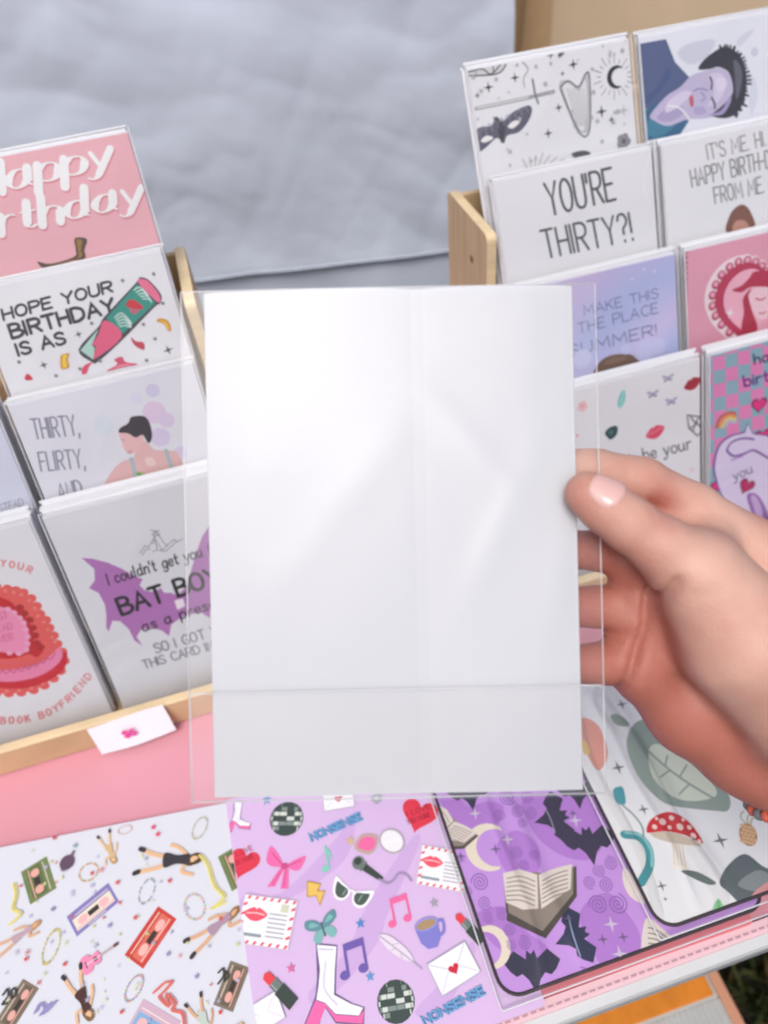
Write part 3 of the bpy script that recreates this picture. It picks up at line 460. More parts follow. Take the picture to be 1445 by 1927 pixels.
'harp': [('p','#C9CBD2',[(0.4,-0.5),(20.9,0.1),(34.3,1.9),(31.5,-3.9),(23.3,-8.1),(-0.4,-5.3)],1), ('s','#4A4A55',1.01,[(-0.4,-3.1),(13.0,-2.5),(19.8,-7.1),(30.2,-0.6)],1), ('s','#4A4A55',1.01,[(-0.4,-5.0),(23.4,-7.7),(31.5,-3.9),(33.3,1.2)],1), ('s','#4A4A55',0.84,[(2.2,-0.8),(20.2,1.0),(21.9,-5.5)],1), ('s','#9A9CA8',2.75,[(4.0,-28.3),(46.8,-28.0),(68.5,-27.3)],0), ('s','#D6D8DE',1.03,[(4.9,-28.1),(46.8,-27.8)],0), ('s','#70727E',1.55,[(52.4,-16.1),(53.1,-26.9),(54.7,-33.4)],0), ('p','#55566A',[(-1.8,-44.8),(4.5,-41.8),(14.0,-41.9),(19.1,-36.2),(23.7,-41.1),(32.2,-36.0),(46.0,-33.2),(48.9,-37.3),(44.3,-44.7),(35.7,-50.6),(25.9,-51.4),(22.2,-56.5),(17.2,-51.5),(7.7,-56.4),(-0.4,-59.1),(-2.8,-52.9)],1), ('p','#E4E4EA',[(3.8,-51.1),(9.1,-48.4),(14.4,-51.0),(7.3,-53.0)],1), ('p','#E4E4EA',[(27.3,-45.0),(33.2,-41.9),(37.7,-43.6),(31.4,-47.1)],1), ('s','#33343F',0.87,[(16.8,-36.6),(19.2,-45.2),(20.4,-55.4)],1), ('s','#33343F',0.87,[(18.4,-37.4),(20.3,-45.4),(20.4,-55.4)],1), ('s','#33343F',0.87,[(19.9,-38.2),(21.4,-45.6),(20.4,-55.4)],1), ('s','#33343F',0.87,[(21.5,-38.9),(22.5,-45.8),(20.4,-55.4)],1), ('s','#33343F',0.87,[(23.1,-39.7),(23.7,-46.0),(20.4,-55.4)],1), ('s','#33343F',0.87,[(24.7,-40.5),(24.8,-46.2),(20.4,-55.4)],1), ('s','#8E90A2',0.52,[(-0.2,-46.7),(2.5,-42.3),(4.2,-49.2)],1), ('s','#8E90A2',0.52,[(5.0,-45.4),(7.6,-41.2),(9.4,-47.8)],1), ('s','#8E90A2',0.52,[(10.2,-44.0),(12.7,-40.2),(14.6,-46.4)],1), ('s','#8E90A2',0.52,[(15.4,-42.6),(17.9,-39.1),(19.8,-45.0)],1), ('s','#8E90A2',0.52,[(20.6,-41.2),(23.0,-38.0),(25.0,-43.6)],1), ('s','#8E90A2',0.52,[(25.8,-39.8),(28.2,-37.0),(30.2,-42.2)],1), ('s','#8E90A2',0.52,[(31.0,-38.4),(33.3,-35.9),(35.4,-40.9)],1), ('s','#8E90A2',0.52,[(36.2,-37.1),(38.5,-34.8),(40.7,-39.5)],1), ('s','#8E90A2',0.52,[(41.4,-35.7),(43.6,-33.8),(45.9,-38.1)],1), ('p','#B9BBC6',[(73.4,-24.4),(81.5,-21.7),(89.6,-27.0),(96.4,-19.3),(99.4,-23.8),(94.6,-58.5),(86.5,-59.6),(83.7,-58.3)],1), ('p','#D9DBE2',[(76.4,-26.5),(82.2,-24.2),(89.2,-30.2),(96.1,-24.9),(92.1,-54.7),(85.9,-56.1)],1), ('s','#8C8E9B',0.53,[(80.2,-27.1),(85.1,-54.8)],0), ('s','#8C8E9B',0.53,[(82.9,-27.6),(86.5,-55.1)],0), ('s','#8C8E9B',0.53,[(85.6,-28.0),(87.8,-55.3)],0), ('s','#8C8E9B',0.53,[(88.3,-28.4),(89.2,-55.5)],0), ('s','#8C8E9B',0.53,[(90.9,-28.9),(90.6,-55.8)],0), ('s','#8C8E9B',0.53,[(93.6,-29.3),(91.9,-56.0)],0), ('s','#62646F',1.23,[(74.2,-25.3),(81.5,-22.0),(89.5,-27.5),(96.9,-19.0),(99.4,-23.8),(95.2,-58.6),(86.4,-60.1),(74.1,-26.1)],1), ('s','#9A9CA4',0.72,[(132.0,-27.5),(134.9,-28.0)],0), ('s','#9A9CA4',0.72,[(131.1,-30.4),(137.5,-33.5)],0), ('s','#9A9CA4',0.72,[(129.2,-32.9),(131.4,-35.1)],0), ('s','#9A9CA4',0.72,[(126.3,-34.6),(129.8,-40.5)],0), ('s','#9A9CA4',0.72,[(122.9,-35.4),(123.5,-38.6)],0), ('s','#9A9CA4',0.72,[(119.2,-35.3),(118.5,-41.7)],0), ('s','#9A9CA4',0.72,[(115.7,-34.2),(114.4,-37.1)],0), ('s','#9A9CA4',0.71,[(112.6,-32.3),(108.0,-36.8)],0), ('s','#9A9CA4',0.71,[(110.2,-29.7),(107.7,-31.2)],0), ('s','#9A9CA4',0.71,[(108.9,-26.8),(102.2,-27.7)],0), ('s','#9A9CA4',0.71,[(108.6,-23.7),(105.8,-23.2)],0), ('s','#9A9CA4',0.71,[(109.6,-20.9),(103.4,-17.9)],0), ('s','#9A9CA4',0.71,[(111.5,-18.5),(109.4,-16.2)],0), ('s','#9A9CA4',0.71,[(114.3,-16.8),(110.9,-11.0)],0), ('s','#9A9CA4',0.71,[(117.7,-16.0),(117.1,-12.8)],0), ('s','#9A9CA4',0.71,[(121.3,-16.1),(122.0,-9.8)],0), ('s','#9A9CA4',0.71,[(124.9,-17.1),(126.1,-14.3)],0), ('s','#9A9CA4',0.71,[(128.0,-19.0),(132.5,-14.5)],0), ('s','#9A9CA4',0.71,[(130.3,-21.5),(132.9,-20.0)],0), ('s','#9A9CA4',0.71,[(131.7,-24.5),(138.5,-23.6)],0), ('m','moon',122.2,-25.9,17.8,171,('#22222A',),1.0), ('m','star4',87.1,-11.4,8.7,-1,('#2B2B33',),1.0), ('m','star4',38.3,-12.6,7.7,-1,('#2B2B33',),1.0), ('m','star4',16.1,-15.6,8.5,-1,('#2B2B33',),1.0), ('m','star4',106.8,-48.1,9.9,-1,('#2B2B33',),1.0), ('m','star4',71.0,-39.1,7.1,-1,('#2B2B33',),1.0), ('m','star4',59.9,-55.7,8.1,-2,('#2B2B33',),1.0), ('m','star4',69.3,-2.2,6.5,-1,('#2B2B33',),1.0), ('m','star4',6.4,-19.6,5.1,-1,('#2B2B33',),1.0), ('m','star4',114.6,-55.3,6.2,-1,('#2B2B33',),1.0), ('m','star4',125.6,-50.5,10.0,-1,('#B9BBC4',),1.0), ('m','star4',77.4,-16.2,4.5,-1,('#2B2B33',),1.0), ('m','star4',35.2,3.9,4.0,0,('#A9ADB5',),1.0), ('m','star5',9.8,-17.2,5.3,42,('#A9ADB5',),1.0), ('m','star5',102.2,-17.0,4.5,7,('#A9ADB5',),1.0), ('m','star4',27.2,5.0,3.5,51,('#A9ADB5',),1.0), ('m','star5',104.7,-69.7,5.4,1,('#A9ADB5',),1.0), ('m','star5',37.8,-41.7,5.0,46,('#A9ADB5',),1.0), ('m','star4',118.7,-7.9,4.6,33,('#A9ADB5',),1.0), ('m','star5',68.7,-7.8,4.2,-4,('#A9ADB5',),1.0), ('m','star5',118.7,-77.7,4.8,8,('#A9ADB5',),1.0), ('m','star4',118.0,-50.7,5.5,47,('#A9ADB5',),1.0), ('m','star5',66.3,-27.8,4.6,17,('#A9ADB5',),1.0), ('m','star5',23.1,-11.2,5.0,-7,('#A9ADB5',),1.0), ('m','star4',4.0,-35.8,3.8,23,('#A9ADB5',),1.0), ('m','star5',62.3,-20.9,5.6,2,('#A9ADB5',),1.0), ('m','star5',56.4,-7.9,4.6,7,('#A9ADB5',),1.0), ('m','star4',42.2,-53.2,4.0,25,('#A9ADB5',),1.0), ('m','star5',121.8,-9.7,3.3,4,('#A9ADB5',),1.0), ('m','star5',98.1,-51.1,3.9,10,('#A9ADB5',),1.0), ('m','star4',23.0,-24.4,3.2,35,('#A9ADB5',),1.0), ('m','star5',112.4,-84.9,5.3,56,('#A9ADB5',),1.0), ('m','star5',5.3,-6.9,5.3,40,('#A9ADB5',),1.0), ('m','star4',46.8,-71.8,4.8,44,('#A9ADB5',),1.0), ('m','star5',41.3,-4.5,4.1,-1,('#A9ADB5',),1.0), ('m','star5',42.8,-72.8,4.1,-10,('#A9ADB5',),1.0), ('m','star4',10.3,2.4,4.9,12,('#A9ADB5',),1.0), ('m','star5',42.1,3.3,5.4,16,('#A9ADB5',),1.0), ('m','star5',32.2,8.1,3.2,1,('#A9ADB5',),1.0), ('m','star4',91.3,-9.0,3.2,21,('#A9ADB5',),1.0), ('m','star5',24.8,-72.8,3.5,23,('#A9ADB5',),1.0), ('m','star5',101.4,-33.3,5.7,20,('#A9ADB5',),1.0), ('m','star4',31.9,-21.7,3.2,16,('#A9ADB5',),1.0), ('m','star5',26.3,-63.2,5.3,21,('#A9ADB5',),1.0), ('m','star5',7.5,-4.3,3.6,3,('#A9ADB5',),1.0), ('m','star4',24.3,-61.0,3.6,-7,('#A9ADB5',),1.0), ('m','star5',120.7,-50.5,5.8,15,('#A9ADB5',),1.0), ('m','star5',116.1,-57.7,5.3,39,('#A9ADB5',),1.0), ('m','star4',68.2,-0.4,3.6,48,('#A9ADB5',),1.0), ('m','star5',113.3,-82.2,4.2,32,('#A9ADB5',),1.0), ('m','star5',102.4,-54.3,5.3,23,('#A9ADB5',),1.0), ('m','star4',82.5,-54.8,3.9,53,('#A9ADB5',),1.0), ('m','star5',129.0,-8.5,5.6,56,('#A9ADB5',),1.0), ('m','star5',91.3,0.0,5.3,-2,('#A9ADB5',),1.0), ('m','star4',125.2,-60.5,3.5,0,('#A9ADB5',),1.0), ('m','star5',81.2,-44.0,5.1,53,('#A9ADB5',),1.0), ('m','star5',34.3,12.4,5.2,-8,('#A9ADB5',),1.0), ('m','star4',118.0,-10.3,5.1,41,('#A9ADB5',),1.0), ('s','#A5A8AF',0.73,[(39.3,-78.2),(35.6,-70.2)],0), ('s','#A5A8AF',0.73,[(42.0,-78.7),(41.6,-69.8)],0), ('s','#A5A8AF',0.73,[(44.7,-79.2),(47.5,-69.4)],0), ('s','#A5A8AF',0.73,[(47.4,-79.7),(53.5,-68.9)],0), ('s','#A5A8AF',0.73,[(50.1,-80.2),(59.1,-71.5)],0), ('s','#A5A8AF',0.73,[(52.8,-80.7),(64.7,-74.0)],0), ('s','#A5A8AF',0.73,[(55.5,-81.2),(70.3,-76.6)],0), ('p','#4C4D5A',[(77.7,-73.8),(87.8,-73.4),(93.8,-76.7),(91.0,-80.0),(81.2,-78.2)],1), ('m','flower',123.3,-72.9,13.0,-10,('#83848F','#55566A'),1.0), ('p','#54555F',[(78.0,2.7),(82.4,-0.3),(77.0,-4.7),(75.3,-3.1)],1), ('s','#90929C',0.86,[(107.0,3.7),(112.2,-1.1),(112.9,-3.6)],1), ('s','#90929C',0.87,[(136.0,1.6),(131.6,-2.5)],1), ('s','#A5A8AF',0.85,[(45.8,-3.1),(49.7,-8.5),(45.1,-14.1),(45.1,-20.4)],1)],
'man': [('p','#C6CBE0',[(33.5,-17.6),(43.9,-12.7),(64.3,-12.7),(66.0,-17.8),(55.2,-25.9),(42.9,-27.2)],1), ('p','#CBD0E4',[(86.6,-16.2),(101.4,-11.1),(99.1,-14.8),(88.5,-21.4)],1), ('c','#C3C9E0',101.7,-27.6,3.3), ('p','#CDD3E8',[(95.1,-59.4),(100.0,-44.9),(103.6,-60.8),(96.6,-73.4)],1), ('p','#4D5A86',[(1.5,-6.1),(24.3,-6.4),(30.9,-23.7),(44.1,-38.2),(24.8,-49.2),(-0.1,-53.4),(-2.9,-51.2)],0), ('p','#2C6088',[(-2.2,-54.7),(20.8,-47.7),(20.1,-56.8),(39.9,-67.9),(31.3,-76.8),(-2.2,-76.0)],0), ('p','#405384',[(-2.4,-46.2),(13.5,-38.9),(22.6,-27.2),(26.2,-32.8),(13.0,-43.8),(0.1,-51.7)],1), ('p','#3A7A9A',[(-1.3,-66.7),(11.7,-58.8),(27.4,-68.3),(10.2,-75.6)],1), ('p','#B9B3D6',[(6.1,-57.8),(20.9,-46.8),(33.6,-42.3),(44.3,-35.7),(56.7,-34.1),(71.2,-34.8),(80.1,-43.3),(79.5,-55.0),(69.3,-67.0),(54.5,-68.7),(37.9,-66.7),(21.1,-68.6),(9.3,-62.6)],1), ('p','#C9C3E2',[(58.6,-38.1),(71.0,-38.4),(74.6,-47.4),(67.7,-58.1),(57.2,-59.8),(64.0,-50.7)],1), ('p','#A59CC6',[(11.5,-60.4),(28.6,-53.2),(36.2,-61.3),(21.4,-65.6)],1), ('p','#2C2D38',[(50.7,-31.8),(57.3,-25.4),(68.9,-20.7),(77.2,-20.1),(89.1,-28.9),(93.7,-43.8),(91.2,-60.4),(82.9,-70.2),(71.2,-71.6),(60.9,-67.3),(71.7,-61.4),(80.6,-53.5),(78.2,-39.6),(69.2,-33.5),(60.9,-33.5)],1), ('p','#CFC8E6',[(22.7,-50.5),(37.4,-45.4),(43.3,-48.9),(32.5,-55.6),(19.9,-58.5)],1), ('p','#9C92C0',[(56.7,-66.5),(69.4,-65.3),(77.3,-56.4),(78.6,-60.0),(70.3,-68.5)],1), ('p','#D6CFEA',[(65.6,-41.7),(73.9,-42.2),(75.0,-48.3),(68.1,-51.4)],1), ('p','#A9A0CC',[(44.7,-59.3),(53.0,-59.9),(55.8,-64.7),(46.4,-64.8)],1), ('s','#E9E6F4',1.29,[(22.4,-53.8),(32.4,-57.2),(40.0,-66.2)],1), ('s','#7A72A4',0.93,[(45.6,-46.8),(51.8,-46.2),(57.9,-48.8)],1), ('p','#5A5C6A',[(82.8,-30.4),(89.7,-38.1),(88.1,-51.4),(83.5,-59.1),(83.2,-43.8)],1), ('s','#2C2D38',1.72,[(79.2,-68.6),(82.7,-72.0)],0), ('s','#2C2D38',1.72,[(80.8,-67.9),(83.4,-72.7)],0), ('s','#2C2D38',1.71,[(82.4,-66.9),(84.4,-71.0)],0), ('s','#2C2D38',1.71,[(83.8,-65.7),(87.2,-68.7)],0), ('s','#2C2D38',1.71,[(85.2,-64.2),(87.9,-68.0)],0), ('s','#2C2D38',1.71,[(86.4,-62.5),(92.7,-66.2)],0), ('s','#2C2D38',1.71,[(87.5,-60.6),(90.5,-62.7)],0), ('s','#2C2D38',1.71,[(88.4,-58.5),(91.3,-60.6)],0), ('s','#2C2D38',1.7,[(89.2,-56.3),(94.6,-58.7)],0), ('s','#2C2D38',1.7,[(89.8,-54.0),(93.7,-55.3)],0), ('s','#2C2D38',1.7,[(90.2,-51.6),(93.3,-52.7)],0), ('s','#2C2D38',1.69,[(90.5,-49.1),(97.3,-50.3)],0), ('s','#2C2D38',1.69,[(90.6,-46.6),(97.5,-47.4)],0), ('s','#2C2D38',1.69,[(90.5,-44.1),(97.3,-44.3)],0), ('s','#2C2D38',1.68,[(90.2,-41.6),(96.0,-41.0)],0), ('s','#2C2D38',1.68,[(89.7,-39.2),(94.1,-38.1)],0), ('s','#2C2D38',1.68,[(89.1,-36.8),(93.4,-35.6)],0), ('s','#2C2D38',1.67,[(88.3,-34.6),(93.3,-32.6)],0), ('s','#2C2D38',1.67,[(87.4,-32.5),(92.0,-29.9)],0), ('s','#2C2D38',1.67,[(86.3,-30.5),(89.8,-27.3)],0), ('s','#2C2D38',1.66,[(85.1,-28.8),(88.3,-26.7)],0), ('s','#2C2D38',1.66,[(83.8,-27.2),(86.7,-25.0)],0), ('s','#2C2D38',1.66,[(82.4,-25.9),(84.2,-21.6)],0), ('s','#2C2D38',1.66,[(80.9,-24.8),(83.8,-21.0)],0), ('s','#2C2D38',1.65,[(79.3,-24.0),(80.5,-19.9)],0), ('s','#2C2D38',1.65,[(77.7,-23.4),(77.7,-20.2)],0), ('s','#2C2D38',1.65,[(76.1,-23.0),(77.6,-19.0)],0), ('s','#2C2D38',1.65,[(74.4,-22.9),(75.3,-18.6)],0), ('s','#2C2D38',1.65,[(72.8,-23.1),(70.7,-18.3)],0), ('s','#2C2D38',1.65,[(71.2,-23.6),(70.7,-20.4)],0), ('s','#2C2D38',1.65,[(69.6,-24.3),(69.3,-21.6)],0), ('s','#2C2D38',1.65,[(68.1,-25.2),(66.9,-22.3)],0), ('s','#2C2D38',1.65,[(66.7,-26.4),(65.7,-23.3)],0), ('s','#2C2D38',1.65,[(65.4,-27.9),(60.3,-24.5)],0), ('p','#B5586E',[(41.1,-51.1),(44.3,-49.9),(44.9,-56.8),(42.3,-58.1)],1), ('s','#39364A',1.48,[(60.5,-39.2),(62.3,-43.7),(61.2,-48.2)],1), ('s','#39364A',1.5,[(61.3,-54.5),(63.5,-59.1),(63.7,-62.9)],1), ('s','#8F86B4',0.93,[(51.6,-48.7),(55.5,-53.5),(51.2,-55.3)],1)],
'thirty2': [('t', "YOU'RE", (43.4, -35.6), (102.4, -34.4), (41.2, -9.6), '#4E5258', 0.085, 'n'), ('t', 'THIRTY?!', (35.9, -66.7), (115.0, -68.1), (33.5, -43.2), '#4E5258', 0.085, 'n'), ('s','#EEF0F2',0.73,[(133.6,-4.0),(125.8,-26.4),(131.4,-44.9)],1)],
'itsme': [('t', "IT'S ME. HI.", (41.3, -19.6), (94.9, -18.4), (39.5, -7.3), '#7C7F85', 0.085, 'n'), ('t', 'HAPPY BIRTH-DAY', (25.8, -37.6), (113.2, -35.2), (24.2, -23.3), '#7C7F85', 0.085, 'n'), ('t', 'FROM ME.', (45.9, -54.2), (92.4, -53.8), (44.4, -40.6), '#7C7F85', 0.085, 'n'), ('p','#7A5044',[(55.5,-77.9),(58.8,-65.8),(64.4,-60.5),(71.2,-59.1),(77.5,-64.3),(82.8,-78.8),(74.4,-81.7)],1), ('p','#B98A7C',[(61.5,-79.1),(64.0,-71.3),(72.6,-72.1),(77.1,-78.6),(74.4,-81.7)],1)],
'summer': [('t', 'YOU MAKE', (18.6, 2.3), (48.1, 0.3), (18.3, 5.4), '#9BA6CE', 0.08, 'n'), ('t', 'MAKE THIS', (53.2, -33.0), (119.2, -33.0), (52.7, -24.4), '#6C78A8', 0.1, 'n'), ('t', 'THE PLACE', (46.8, -46.2), (118.2, -44.9), (46.3, -37.0), '#6C78A8', 0.1, 'n'), ('t', 'SUMMER!', (36.6, -62.9), (116.3, -62.7), (36.2, -52.9), '#66739F', 0.1, 'n'), ('p','#6E5749',[(57.4,-82.7),(62.6,-73.1),(73.7,-69.6),(89.4,-72.4),(95.6,-77.5),(99.5,-85.2),(79.4,-89.3)],1), ('p','#7E6757',[(66.1,-75.2),(76.4,-72.3),(87.8,-74.7),(83.3,-76.6),(73.1,-76.9)],1), ('c','#BFC4EE',103.9,-73.3,8.4), ('c','#BFC4EE',115.7,-72.0,7.0), ('c','#BFC4EE',48.2,-67.0,8.2), ('c','#BFC4EE',86.9,-68.0,4.1), ('m','star4',107.5,-7.9,3.4,-12,('#E8E4F6',),1.0), ('m','star4',116.4,-11.1,3.4,-12,('#E8E4F6',),1.0), ('m','star4',96.6,-13.1,3.4,-12,('#E8E4F6',),1.0)],
